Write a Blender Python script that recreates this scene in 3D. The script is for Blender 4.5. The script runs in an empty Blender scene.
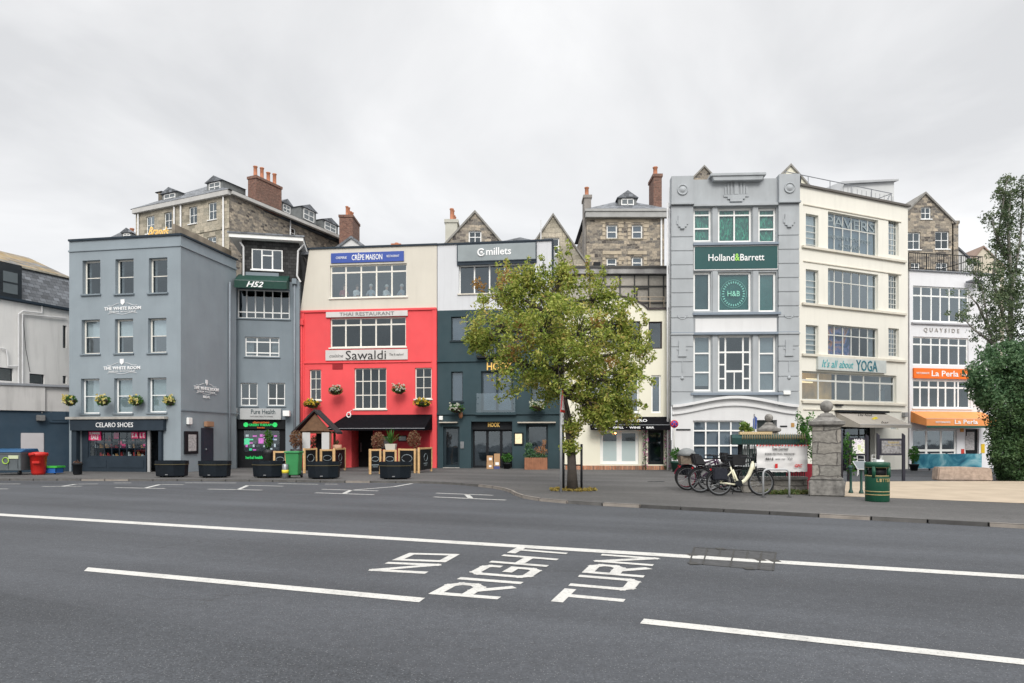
import bpy, bmesh, math, random
from mathutils import Vector, Matrix, noise as mnoise
random.seed(7)
# ---------------------------------------------------------------- camera, sky, sun, exposure
scene = bpy.context.scene
K = 683.0; HOR = 439.0; CH = 1.6            # focal length (px), horizon row, eye height (m)
camd = bpy.data.cameras.new('camera'); cam = bpy.data.objects.new('camera', camd)
scene.collection.objects.link(cam); scene.camera = cam
camd.sensor_width = 36; camd.lens = 36 * K / 1024; camd.shift_y = (HOR - 341.5) / 1024
camd.clip_start = 0.05; camd.clip_end = 3000
cam.location = (0, 0, CH); cam.rotation_euler = (math.radians(90), 0, 0)
SUN_EL, SUN_AZ = math.radians(38), math.radians(176)      # azimuth clockwise from +Y (behind, a little left)
wd = bpy.data.worlds.new('World'); scene.world = wd; wd.use_nodes = True
nt = wd.node_tree; N = nt.nodes; L = nt.links
for n in list(N): N.remove(n)
def WN(t, **kw):
    n = N.new(t)
    for k, v in kw.items(): setattr(n, k, v)
    return n
sky = WN('ShaderNodeTexSky'); sky.sky_type = 'NISHITA'; sky.sun_disc = False
sky.sun_elevation = SUN_EL; sky.sun_rotation = SUN_AZ
skb = WN('ShaderNodeBackground'); L.new(sky.outputs[0], skb.inputs[0]); skb.inputs[1].default_value = 0.09
tc = WN('ShaderNodeTexCoord'); sep = WN('ShaderNodeSeparateXYZ'); L.new(tc.outputs['Generated'], sep.inputs[0])
def M_(op, a, b=None, clamp=False):
    n = WN('ShaderNodeMath', operation=op, use_clamp=clamp)
    for i, v in enumerate((a, b)):
        if v is None: continue
        if isinstance(v, (int, float)): n.inputs[i].default_value = v
        else: L.new(v, n.inputs[i])
    return n.outputs[0]
zz = M_('ADD', M_('MAXIMUM', sep.outputs[2], 0.0), 0.22)
cx = M_('DIVIDE', sep.outputs[0], zz); cy = M_('DIVIDE', sep.outputs[1], zz)
comb = WN('ShaderNodeCombineXYZ'); L.new(cx, comb.inputs[0]); L.new(cy, comb.inputs[1])
n1 = WN('ShaderNodeTexNoise'); n1.inputs['Scale'].default_value = 1.2; n1.inputs['Detail'].default_value = 7
n1.inputs['Roughness'].default_value = 0.52; n1.inputs['Distortion'].default_value = 0.5
L.new(comb.outputs[0], n1.inputs['Vector'])
n2 = WN('ShaderNodeTexNoise'); n2.inputs['Scale'].default_value = 0.33; n2.inputs['Detail'].default_value = 3
L.new(comb.outputs[0], n2.inputs['Vector'])
mixn = M_('ADD', M_('MULTIPLY', n1.outputs[0], 0.55), M_('MULTIPLY', n2.outputs[0], 0.45))
ramp = WN('ShaderNodeValToRGB'); L.new(mixn, ramp.inputs[0])
cr = ramp.color_ramp; cr.elements[0].position = 0.40; cr.elements[0].color = (.53, .533, .54, 1)
cr.elements[1].position = 0.60; cr.elements[1].color = (.84, .84, .836, 1)
e = cr.elements.new(0.5); e.color = (.66, .66, .662, 1)
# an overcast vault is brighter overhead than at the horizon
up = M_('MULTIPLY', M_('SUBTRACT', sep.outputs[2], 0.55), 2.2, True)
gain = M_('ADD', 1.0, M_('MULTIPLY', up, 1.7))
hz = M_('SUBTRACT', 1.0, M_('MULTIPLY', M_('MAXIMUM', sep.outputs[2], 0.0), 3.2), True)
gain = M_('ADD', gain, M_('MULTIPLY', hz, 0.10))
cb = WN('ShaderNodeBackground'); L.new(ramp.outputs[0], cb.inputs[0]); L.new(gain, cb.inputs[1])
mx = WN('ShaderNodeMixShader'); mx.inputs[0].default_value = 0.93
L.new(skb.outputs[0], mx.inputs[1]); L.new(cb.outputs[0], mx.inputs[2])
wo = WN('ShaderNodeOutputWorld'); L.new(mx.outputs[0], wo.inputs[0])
sl = bpy.data.lights.new('sun', 'SUN'); sl.energy = 1.5; sl.angle = math.radians(25); sl.color = (1, .965, .91)
so = bpy.data.objects.new('sun', sl); scene.collection.objects.link(so)
sd = Vector((math.sin(SUN_AZ) * math.cos(SUN_EL), math.cos(SUN_AZ) * math.cos(SUN_EL), math.sin(SUN_EL)))
so.rotation_euler = sd.to_track_quat('Z', 'Y').to_euler()
vs = scene.view_settings; vs.view_transform = 'Standard'; vs.look = 'None'; vs.gamma = 1; vs.exposure = 0.55
vs.use_curve_mapping = False
scene.cycles.max_bounces = 6; scene.cycles.transparent_max_bounces = 12

# ---------------------------------------------------------------- helpers
R = math.radians
def s2l(c): return tuple((v / 255 / 12.92) if v / 255 <= .04045 else ((v / 255 + .055) / 1.055) ** 2.4 for v in c)
MAT = {}
def mat(name, col, rough=.7, var=.12, scale=1.2, bump=.0, bscale=30, metal=0, streak=0.0, spec=.4, emit=0, kind=None, **kw):
    if name in MAT: return MAT[name]
    assert len(col) == 3, name
    m = bpy.data.materials.new(name); m.use_nodes = True; MAT[name] = m
    t = m.node_tree; n = t.nodes; l = t.links; b = n['Principled BSDF']
    b.inputs['Roughness'].default_value = rough; b.inputs['Metallic'].default_value = metal
    b.inputs['Specular IOR Level'].default_value = spec
    col = tuple(col) + (1,)
    def nd(ty, **k):
        x = n.new(ty)
        for a, v in k.items(): setattr(x, a, v)
        return x
    def mth(op, a, b_=None, clamp=False):
        x = nd('ShaderNodeMath', operation=op, use_clamp=clamp)
        for i, v in enumerate((a, b_)):
            if v is None: continue
            if isinstance(v, (int, float)): x.inputs[i].default_value = v
            else: l.new(v, x.inputs[i])
        return x.outputs[0]
    def mixc(f, a, c, bt='MIX'):
        x = nd('ShaderNodeMix', data_type='RGBA', blend_type=bt)
        for s, v in ((x.inputs[0], f), (x.inputs[6], a), (x.inputs[7], c)):
            if isinstance(v, (int, float)): s.default_value = v
            elif isinstance(v, tuple): s.default_value = v
            else: l.new(v, s)
        return x.outputs[2]
    tcn = nd('ShaderNodeTexCoord'); obj = tcn.outputs['Object']
    def noise(sc, det=4, vec=None, rg=.55, out=0, dist=0):
        x = nd('ShaderNodeTexNoise'); x.inputs['Scale'].default_value = sc; x.inputs['Detail'].default_value = det
        x.inputs['Roughness'].default_value = rg; x.inputs['Distortion'].default_value = dist
        l.new(vec or obj, x.inputs['Vector']); return x.outputs[out]
    def mapr(v, a, b_, c, d):
        x = nd('ShaderNodeMapRange'); l.new(v, x.inputs[0])
        for i, q in enumerate((a, b_, c, d)): x.inputs[i + 1].default_value = q
        return x.outputs[0]
    def bumpn(h, st, dist=.02):
        x = nd('ShaderNodeBump'); x.inputs['Strength'].default_value = st; x.inputs['Distance'].default_value = dist
        l.new(h, x.inputs['Height']); l.new(x.outputs[0], b.inputs['Normal'])
    def wallvec():   # (along the wall, height) coordinates for vertical masonry
        s = nd('ShaderNodeSeparateXYZ'); l.new(obj, s.inputs[0]); c = nd('ShaderNodeCombineXYZ')
        l.new(mth('ADD', s.outputs[0], s.outputs[1]), c.inputs[0]); l.new(s.outputs[2], c.inputs[1]); return c.outputs[0]
    H = dict(nd=nd, mth=mth, mixc=mixc, obj=obj, noise=noise, mapr=mapr, bumpn=bumpn, wallvec=wallvec, l=l, b=b, n=n, t=t, tcn=tcn)
    if kind:
        kind(H, col, **kw)
    else:
        f = mapr(noise(scale, 6), .3, .7, 1 - var, 1 + var * .6)
        mul = nd('ShaderNodeVectorMath', operation='SCALE'); mul.inputs[0].default_value = col[:3]; l.new(f, mul.inputs['Scale'])
        c = mul.outputs[0]
        if streak:
            mp = nd('ShaderNodeMapping'); mp.inputs['Scale'].default_value = (2.6, 2.6, .3); l.new(obj, mp.inputs[0])
            s = mapr(noise(1.3, 5, mp.outputs[0]), .50, .80, 0, streak * .8)
            c = mixc(s, c, tuple(v * .45 + .03 for v in col[:3]) + (1,))
        l.new(c, b.inputs['Base Color'])
        if emit:
            l.new(c, b.inputs['Emission Color']); b.inputs['Emission Strength'].default_value = emit
        l.new(mapr(noise(scale * 3, 3), .3, .7, max(rough - .1, 0.02), min(rough + .1, 1)), b.inputs['Roughness'])
        if bump: bumpn(noise(bscale, 3), bump, .01)
    return m

def k_rubble(H, col, cols=(), bw=.55, bh=.26, mortar=(.3, .27, .22, 1), warp=.12, lines=.5):
    v = H['wallvec'](); w = H['noise'](2.2, 3, v, out=1)
    sc = H['nd']('ShaderNodeVectorMath', operation='SCALE'); H['l'].new(w, sc.inputs[0]); sc.inputs['Scale'].default_value = warp * 2
    ad = H['nd']('ShaderNodeVectorMath', operation='ADD'); H['l'].new(v, ad.inputs[0]); H['l'].new(sc.outputs[0], ad.inputs[1])
    br = H['nd']('ShaderNodeTexBrick'); H['l'].new(ad.outputs[0], br.inputs['Vector'])
    br.inputs['Scale'].default_value = 1; br.inputs['Brick Width'].default_value = bw; br.inputs['Row Height'].default_value = bh
    br.inputs['Mortar Size'].default_value = .016; br.inputs['Mortar Smooth'].default_value = .4; br.inputs['Bias'].default_value = 0
    br.inputs['Color1'].default_value = (0, 0, 0, 1); br.inputs['Color2'].default_value = (1, 1, 1, 1); br.inputs['Mortar'].default_value = (.5, .5, .5, 1)
    br.offset_frequency = 2; br.squash = .7; br.squash_frequency = 3
    rp = H['nd']('ShaderNodeValToRGB'); H['l'].new(br.outputs['Color'], rp.inputs[0])
    el = rp.color_ramp.elements; rp.color_ramp.interpolation = 'LINEAR'
    while len(el) < len(cols): el.new(.5)
    for i, c in enumerate(cols): el[i].position = i / (len(cols) - 1); el[i].color = tuple(c) + (1,)
    big = H['mapr'](H['noise'](9, 5), .3, .7, .72, 1.2)
    c = H['mixc'](br.outputs['Fac'], rp.outputs[0], mortar)
    ml = H['nd']('ShaderNodeVectorMath', operation='SCALE'); H['l'].new(c, ml.inputs[0]); H['l'].new(big, ml.inputs['Scale'])
    dk = H['mapr'](H['noise'](.45, 5), .45, .75, 0, .2)
    c = H['mixc'](dk, ml.outputs[0], (.1, .09, .08, 1))
    H['l'].new(c, H['b'].inputs['Base Color'])
    hgt = H['mth']('ADD', H['mth']('MULTIPLY', br.outputs['Fac'], -1.0), H['mth']('MULTIPLY', H['noise'](14, 4), .8))
    H['bumpn'](hgt, lines, .03)

def k_slate(H, col, bw=.3, bh=.2, lichen=0.0):
    s = H['nd']('ShaderNodeSeparateXYZ'); H['l'].new(H['obj'], s.inputs[0]); c = H['nd']('ShaderNodeCombineXYZ')
    H['l'].new(H['mth']('ADD', s.outputs[0], H['mth']('MULTIPLY', s.outputs[1], .3)), c.inputs[0])
    H['l'].new(H['mth']('ADD', s.outputs[2], H['mth']('MULTIPLY', s.outputs[1], .4)), c.inputs[1])
    br = H['nd']('ShaderNodeTexBrick'); H['l'].new(c.outputs[0], br.inputs['Vector']); br.inputs['Scale'].default_value = 1
    br.inputs['Brick Width'].default_value = bw; br.inputs['Row Height'].default_value = bh
    br.inputs['Mortar Size'].default_value = .008; br.inputs['Mortar'].default_value = tuple(v * .3 for v in col[:3]) + (1,)
    br.inputs['Color1'].default_value = tuple(v * .55 for v in col[:3]) + (1,); br.inputs['Color2'].default_value = tuple(v * 1.55 for v in col[:3]) + (1,)
    o = br.outputs['Color']
    if lichen:
        f = H['mapr'](H['noise'](.7, 6), .44, .56, 0, lichen)
        o = H['mixc'](f, o, (.42, .26, .05, 1))
        f = H['mapr'](H['noise'](2.1, 6), .5, .6, 0, lichen * .7); o = H['mixc'](f, o, (.22, .2, .15, 1))
    H['l'].new(o, H['b'].inputs['Base Color'])
    H['bumpn'](H['mth']('MULTIPLY', br.outputs['Fac'], -1.0), .6, .02)

def k_asphalt(H, col, speck=.5, cracks=True):
    g = H['noise'](42, 3, rg=.85); g2 = H['noise'](9, 5, rg=.7); big = H['noise'](.22, 5)
    mp = H['nd']('ShaderNodeMapping'); mp.inputs['Rotation'].default_value = (0, 0, R(21.7)); H['l'].new(H['obj'], mp.inputs[0])
    mp2 = H['nd']('ShaderNodeMapping'); mp2.inputs['Scale'].default_value = (.035, .7, 1); H['l'].new(mp.outputs[0], mp2.inputs[0])
    st = H['noise'](1.0, 4, mp2.outputs[0])
    f = H['mth']('MULTIPLY', H['mapr'](g, .25, .75, 1 - speck, 1 + speck * 1.2), H['mapr'](big, .3, .7, .78, 1.2))
    f = H['mth']('MULTIPLY', f, H['mapr'](st, .3, .7, .76, 1.2))
    f = H['mth']('MULTIPLY', f, H['mapr'](g2, .3, .7, .82, 1.16))
    ml = H['nd']('ShaderNodeVectorMath', operation='SCALE'); ml.inputs[0].default_value = col[:3]; H['l'].new(f, ml.inputs['Scale'])
    c = ml.outputs[0]
    # pale chippings
    vo = H['nd']('ShaderNodeTexVoronoi'); vo.inputs['Scale'].default_value = 40; H['l'].new(H['obj'], vo.inputs['Vector'])
    sp = H['mth']('LESS_THAN', vo.outputs['Distance'], .16)
    c = H['mixc'](H['mth']('MULTIPLY', sp, .45), c, (.33, .33, .33, 1))
    if cracks:
        v3 = H['nd']('ShaderNodeTexVoronoi'); v3.feature = 'DISTANCE_TO_EDGE'; v3.inputs['Scale'].default_value = .33
        wn = H['noise'](1.7, 5, out=1); ws_ = H['nd']('ShaderNodeVectorMath', operation='SCALE'); H['l'].new(wn, ws_.inputs[0]); ws_.inputs['Scale'].default_value = .9
        wa = H['nd']('ShaderNodeVectorMath', operation='ADD'); H['l'].new(H['obj'], wa.inputs[0]); H['l'].new(ws_.outputs[0], wa.inputs[1]); H['l'].new(wa.outputs[0], v3.inputs['Vector'])
        ck = H['mth']('MULTIPLY', H['mth']('LESS_THAN', v3.outputs[0], .0045), H['mapr'](H['noise'](.35, 2), .55, .64, 0, .45)); c = H['mixc'](ck, c, (.028, .028, .028, 1))
        # oil and tar stains
        f2 = H['mapr'](H['noise'](1.6, 7, rg=.65), .66, .74, 0, .45)
        c = H['mixc'](f2, c, (.045, .045, .048, 1))
        wv = H['nd']('ShaderNodeTexWave'); wv.wave_type = 'BANDS'; wv.bands_direction = 'Y'; wv.inputs['Scale'].default_value = .042
        wv.inputs['Distortion'].default_value = 1.1; wv.inputs['Detail'].default_value = 3; wv.inputs['Detail Scale'].default_value = .6
        H['l'].new(mp.outputs[0], wv.inputs['Vector'])
        ln = H['mth']('GREATER_THAN', wv.outputs['Fac'], .99993)
        c = H['mixc'](H['mth']('MULTIPLY', ln, .35), c, (.04, .04, .04, 1))
    H['l'].new(c, H['b'].inputs['Base Color']); H['bumpn'](g, .25, .006)

def k_foliage(H, col, cols=(), bright=1.0):
    g = H['nd']('ShaderNodeNewGeometry'); rp = H['nd']('ShaderNodeValToRGB'); el = rp.color_ramp.elements
    mixv = H['mth']('ADD', H['mth']('MULTIPLY', g.outputs['Random Per Island'], .55), H['mth']('MULTIPLY', H['mapr'](H['noise'](1.3, 3), .3, .7, 0, 1), .45))
    H['l'].new(mixv, rp.inputs[0])
    while len(el) < len(cols): el.new(.5)
    for i, c in enumerate(cols): el[i].position = i / (len(cols) - 1) * .8 + .1; el[i].color = tuple(c) + (1,)
    H['l'].new(rp.outputs[0], H['b'].inputs['Base Color'])
    tr = H['nd']('ShaderNodeBsdfTranslucent'); H['l'].new(rp.outputs[0], tr.inputs[0])
    mxs = H['nd']('ShaderNodeMixShader'); mxs.inputs[0].default_value = .35
    H['l'].new(H['b'].outputs[0], mxs.inputs[1]); H['l'].new(tr.outputs[0], mxs.inputs[2])
    out = [x for x in H['n'] if x.type == 'OUTPUT_MATERIAL'][0]; H['l'].new(mxs.outputs[0], out.inputs[0])

def k_glass(H, col, tint=.75, refl=1.0):
    tr = H['nd']('ShaderNodeBsdfTransparent'); tr.inputs[0].default_value = (tint * .93, tint * .98, tint, 1)
    gl = H['nd']('ShaderNodeBsdfGlossy'); gl.inputs['Roughness'].default_value = .03; gl.inputs[0].default_value = (.80, .92, 1, 1)
    bp = H['nd']('ShaderNodeBump'); bp.inputs['Strength'].default_value = .12; bp.inputs['Distance'].default_value = .03
    H['l'].new(H['noise'](1.1, 2), bp.inputs['Height']); H['l'].new(bp.outputs[0], gl.inputs['Normal'])
    fr = H['nd']('ShaderNodeFresnel'); fr.inputs[0].default_value = 1.55
    oi = H['nd']('ShaderNodeObjectInfo'); gg = H['nd']('ShaderNodeNewGeometry'); f = H['mth']('MULTIPLY', H['mth']('MULTIPLY', fr.outputs[0], H['mapr'](oi.outputs['Random'], 0, 1, 1.8 * refl, 4.0 * refl), True), H['mth']('SUBTRACT', 1.0, gg.outputs['Backfacing']))
    mxs = H['nd']('ShaderNodeMixShader'); H['l'].new(f, mxs.inputs[0]); H['l'].new(tr.outputs[0], mxs.inputs[1]); H['l'].new(gl.outputs[0], mxs.inputs[2])
    out = [x for x in H['n'] if x.type == 'OUTPUT_MATERIAL'][0]; H['l'].new(mxs.outputs[0], out.inputs[0])

def k_mural(H, col):
    n1 = H['noise'](1.1, 6, dist=1.5); rp = H['nd']('ShaderNodeValToRGB'); H['l'].new(n1, rp.inputs[0]); el = rp.color_ramp.elements
    cs = [(.01, .09, .16), (.03, .22, .33), (.12, .42, .52), (.35, .62, .68)]
    while len(el) < 4: el.new(.5)
    for i, c in enumerate(cs): el[i].position = .3 + i * .13; el[i].color = c + (1,)
    H['l'].new(rp.outputs[0], H['b'].inputs['Base Color'])

def k_tinsel(H, col):
    vo = H['nd']('ShaderNodeTexVoronoi'); vo.inputs['Scale'].default_value = 9; mpp = H['nd']('ShaderNodeMapping'); mpp.inputs['Scale'].default_value = (2.2, 1, .8); H['l'].new(H['obj'], mpp.inputs[0]); H['l'].new(mpp.outputs[0], vo.inputs['Vector'])
    rp = H['nd']('ShaderNodeValToRGB'); H['l'].new(vo.outputs['Color'], rp.inputs[0]); el = rp.color_ramp.elements
    el[0].color = (.004, .05, .035, 1); el[1].color = (.06, .38, .22, 1); x = el.new(.55); x.color = (.015, .16, .10, 1)
    H['l'].new(rp.outputs[0], H['b'].inputs['Base Color'])

def MIDX(l_):
    return l_
# ---- mesh builder
class MB:
    def __init__(s, M=None): s.v = []; s.f = []; s.m = []; s.M = M or Matrix.Identity(4); s.sm = []
    def add(s, vs_, fs, m=0, smooth=False):
        o = len(s.v); s.v += [tuple(p) for p in vs_]; s.f += [[i + o for i in f] for f in fs]; s.m += [m] * len(fs); s.sm += [smooth] * len(fs); return s
    def box(s, x0, x1, y0, y1, z0, z1, m=0, T=None):
        vs_ = [Vector((x, y, z)) for z in (z0, z1) for y in (y0, y1) for x in (x0, x1)]
        if T: vs_ = [T @ p for p in vs_]
        return s.add(vs_, [(0, 2, 3, 1), (4, 5, 7, 6), (0, 1, 5, 4), (2, 6, 7, 3), (0, 4, 6, 2), (1, 3, 7, 5)], m)
    def poly(s, pts, m=0): return s.add(pts, [list(range(len(pts)))], m)
    def prism(s, pts, d, m=0):      # polygon extruded by vector d
        n = len(pts); d = Vector(d); a = [Vector(p) for p in pts]; b = [p + d for p in a]
        return s.add(a + b, [list(range(n)), list(range(2 * n - 1, n - 1, -1))] + [(i, i + n, (i + 1) % n + n, (i + 1) % n) for i in range(n)], m)
    def tube(s, pts, r, n=8, m=0, cap=True, closed=False):
        pts = [Vector(p) for p in pts]; rs = r if isinstance(r, (list, tuple)) else [r] * len(pts)
        k = len(pts); vs_ = []; fs = []; ref = None
        for i, p in enumerate(pts):
            if closed: d = (pts[(i + 1) % k] - pts[i - 1])
            else: d = (pts[min(i + 1, k - 1)] - pts[max(i - 1, 0)])
            d = d.normalized() if d.length > 1e-9 else Vector((0, 0, 1))
            if ref is None: ref = d.orthogonal().normalized()
            ref = (ref - d * ref.dot(d)); ref = ref.normalized() if ref.length > 1e-6 else d.orthogonal().normalized()
            b = d.cross(ref)
            for j in range(n):
                a = 2 * math.pi * j / n; vs_.append(p + (ref * math.cos(a) + b * math.sin(a)) * rs[i])
        for i in range(k if closed else k - 1):
            for j in range(n):
                a = i * n; b_ = ((i + 1) % k) * n; fs.append((a + j, a + (j + 1) % n, b_ + (j + 1) % n, b_ + j))
        if cap and not closed: fs.append(list(range(n - 1, -1, -1))); fs.append([(k - 1) * n + j for j in range(n)])
        return s.add(vs_, fs, m, n > 6)
    def lathe(s, prof, c=(0, 0, 0), n=20, m=0, T=None, smooth=True, a0=0):
        c = Vector(c); vs_ = []; fs = []
        for r_, z in prof:
            for j in range(n):
                a = a0 + 2 * math.pi * j / n; vs_.append(c + Vector((r_ * math.cos(a), r_ * math.sin(a), z)))
        for i in range(len(prof) - 1):
            for j in range(n): fs.append((i * n + j, i * n + (j + 1) % n, (i + 1) * n + (j + 1) % n, (i + 1) * n + j))
        fs.append(list(range(n - 1, -1, -1))); fs.append([(len(prof) - 1) * n + j for j in range(n)])
        if T: vs_ = [T @ p for p in vs_]
        return s.add(vs_, fs, m, smooth)
    def sphere(s, c, r, n=12, m=0, sz=1):
        k = n // 2 + 1
        return s.lathe([(max(r * math.sin(math.pi * i / k), 1e-4), -r * sz * math.cos(math.pi * i / k)) for i in range(k + 1)], c, n, m)
    def leaves(s, c, rad, cnt, size, m=0, flat=0.0, rnd=random):
        c = Vector(c); rad = Vector(rad) if not isinstance(rad, (int, float)) else Vector((rad,) * 3)
        for _ in range(cnt):
            while True:
                q = Vector((rnd.uniform(-1, 1), rnd.uniform(-1, 1), rnd.uniform(-1, 1)))
                if q.length < 1: break
            p = c + Vector((q.x * rad.x, q.y * rad.y, q.z * rad.z))
            n_ = Vector((rnd.gauss(0, 1), rnd.gauss(0, 1), rnd.gauss(0, 1) + flat)).normalized()
            a = n_.orthogonal().normalized(); a = Matrix.Rotation(rnd.uniform(0, 6.28), 3, n_) @ a; b = n_.cross(a)
            l_ = size * rnd.uniform(.7, 1.3); w = l_ * .5
            bend = n_ * (l_ * .15)
            s.add([p - a * l_ * .5, p + b * w * .5 + bend * .5, p + a * l_ * .5, p - b * w * .5 + bend * .5], [(0, 1, 2, 3)], m)
        return s
    def text(s, txt, u0, u1, z0, z1, y, m=0, bold=0.0, shear=0.0, ext=.012, keep=False, font_sp=1.0):
        cu = bpy.data.curves.new('tmp', 'FONT'); cu.body = txt; cu.size = 1; cu.extrude = ext / 2 if False else 0.0; cu.offset = bold; cu.shear = shear
        cu.resolution_u = 2; cu.space_character = font_sp
        o = bpy.data.objects.new('tmp', cu); me = bpy.data.meshes.new_from_object(o)
        xs = [v.co.x for v in me.vertices]; ys = [v.co.y for v in me.vertices]
        if not xs: return s
        a, b, c, d = min(xs), max(xs), min(ys), max(ys)
        sx = (u1 - u0) / (b - a); sz = (z1 - z0) / (d - c)
        if keep:
            sx = sz = min(sx, sz)
            u0 = (u0 + u1) / 2 - sx * (b - a) / 2; z0 = (z0 + z1) / 2 - sz * (d - c) / 2
        front = [(u0 + (v.co.x - a) * sx, y, z0 + (v.co.y - c) * sz) for v in me.vertices]
        n = len(front); back = [(p[0], y + ext, p[2]) for p in front]
        fs = [list(p.vertices) for p in me.polygons]
        from collections import Counter
        ec = Counter()
        for f in fs:
            for i in range(len(f)): ec[tuple(sorted((f[i], f[(i + 1) % len(f)])))] += 1
        side = [(e_[0], e_[1], e_[1] + n, e_[0] + n) for e_, k in ec.items() if k == 1]
        s.add(front + back, fs + side, m)
        bpy.data.objects.remove(o); bpy.data.curves.remove(cu); bpy.data.meshes.remove(me); return s
    def build(s, name, mats, parent=None, label=None, bevel=0, kind=None):
        if not s.f: return None
        if not isinstance(mats, (list, tuple)): mats = [mats]
        T = s.M if parent is None else frame(parent).inverted() @ s.M
        me = bpy.data.meshes.new(name); me.from_pydata([T @ Vector(p) for p in s.v], [], s.f)
        for q in mats: me.materials.append(q)
        me.polygons.foreach_set('material_index', s.m); me.polygons.foreach_set('use_smooth', s.sm)
        me.update()
        bm = bmesh.new(); bm.from_mesh(me)
        if len(s.f) < 20000 and any(len(f) != 4 for f in s.f) or len(s.f) < 3000: bmesh.ops.recalc_face_normals(bm, faces=bm.faces)
        if bevel:
            bmesh.ops.bevel(bm, geom=[e_ for e_ in bm.edges if e_.is_manifold and e_.calc_face_angle(0) > .6], offset=bevel, segments=2, affect='EDGES', clamp_overlap=True)
        bm.to_mesh(me); bm.free()
        o = bpy.data.objects.new(name, me); scene.collection.objects.link(o)
        if parent: o.parent = parent
        if label: o['label'] = label
        if kind: o['kind'] = kind
        return o
FR = {}
def frame(o):
    while o.parent: o = o.parent
    return FR.get(o.name, Matrix.Identity(4))
def thing(name, label, cat, loc=(0, 0, 0), rz=0, group=None):
    o = bpy.data.objects.new(name, None); scene.collection.objects.link(o); o.empty_display_size = .2
    o.location = loc; o.rotation_euler = (0, 0, rz)
    FR[o.name] = Matrix.Translation(Vector(loc)) @ Matrix.Rotation(rz, 4, 'Z')
    o['label'] = label; o['category'] = cat
    if group: o['group'] = group
    return o
def tag(o, label=None, cat=None, group=None, kind=None):
    if label: o['label'] = label
    if cat: o['category'] = cat
    if group: o['group'] = group
    if kind: o['kind'] = kind
    return o
def copy_tree(o, loc, rz=0, label=None, group=None):
    kids = [k for k in scene.objects if k.parent == o]
    r = o.copy(); scene.collection.objects.link(r); r.location = loc; r.rotation_euler = (0, 0, rz)
    FR[r.name] = Matrix.Translation(Vector(loc)) @ Matrix.Rotation(rz, 4, 'Z')
    if label: r['label'] = label
    if group: r['group'] = group
    def rec(src, dst):
        for k in [q for q in scene.objects if q.parent == src]:
            if k is dst or k.get('_new'): continue
            c = k.copy(); scene.collection.objects.link(c); c.parent = dst; c['_new'] = 1; rec(k, c)
    for k in kids:
        c = k.copy(); scene.collection.objects.link(c); c.parent = r; c['_new'] = 1; rec(k, c)
    for q in scene.objects:
        if q.get('_new'): del q['_new']
    return r
C0 = Vector((0, 0, CH))
def ray(px, py): return Vector(((px - 512) / K, 1, (HOR - py) / K))
def at(px, py, Y): return C0 + ray(px, py) * Y
def gp(px, py, z=0.0): return at(px, py, (CH - z) * K / (py - HOR)) 
PZ = 0.07      # pavement height

# ---------------------------------------------------------------- materials
white = mat('white_paint_frame', (.84, .84, .82), .45, .06, 3)
offw = mat('cream_paint_frame', (.78, .75, .68), .5, .06, 3)
darkm = mat('black_frame_paint', (.013, .015, .018), .5, .2, 3, spec=.2)
navy = mat('dark_navy_paint', (.026, .038, .052), .55, .15, 2, spec=.2)
glass = mat('window_glass', (1, 1, 1), kind=k_glass, tint=.84)
glassc = mat('clear_glass', (1, 1, 1), kind=k_glass, tint=.95, refl=.7)
cloth = mat('white_blind', (.72, .73, .72), .9, .08, 5)
curt = mat('grey_curtain', (.3, .32, .33), .9, .3, 6)
interior = mat('dark_interior', (.05, .06, .072), .9, .6, 1.2)
steel = mat('grey_steel', (.32, .33, .34), .35, .1, 5, metal=.8)
plumb = mat('downpipe_grey', (.22, .25, .28), .5, .1, 5)
pipew = mat('white_plastic_pipe', (.66, .66, .66), .5, .1, 5)
slate = mat('roof_slate', (.135, .145, .16), .55, kind=k_slate)
slatel = mat('lichen_slate', (.15, .15, .15), .7, kind=k_slate, lichen=.5)
lead = mat('lead_flashing', (.2, .21, .23), .6, .15, 3)
granite = mat('granite_rubble', (.3,) * 3, .85, kind=k_rubble, cols=((.08, .07, .065), (.2, .175, .15), (.42, .36, .28), (.15, .14, .13), (.3, .26, .21), (.50, .42, .32)), bw=.38, bh=.18, mortar=(.30, .27, .22, 1), warp=.16)
ashlar = mat('granite_ashlar', (.3,) * 3, .85, kind=k_rubble, cols=((.24, .22, .17), (.40, .36, .28), (.52, .46, .36), (.33, .31, .25)), bw=.6, bh=.27, warp=.05, lines=.3)
brickm = mat('red_brick', (.3,) * 3, .9, kind=k_rubble, cols=((.12, .05, .04), (.21, .09, .065), (.28, .14, .10), (.15, .075, .06)), bw=.24, bh=.085, warp=.015, mortar=(.2, .15, .12, 1))
brickl = mat('orange_brick', (.3,) * 3, .9, kind=k_rubble, cols=((.3, .12, .06), (.5, .2, .1), (.58, .28, .16), (.2, .1, .07)), bw=.12, bh=.5, warp=.0, mortar=(.25, .2, .16, 1))
pot = mat('orange_clay', (.44, .18, .10), .8, .25, 6)
timber = mat('light_timber', (.62, .40, .19), .6, .2, 8)
timberd = mat('brown_timber', (.16, .085, .045), .7, .3, 6)
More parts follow.
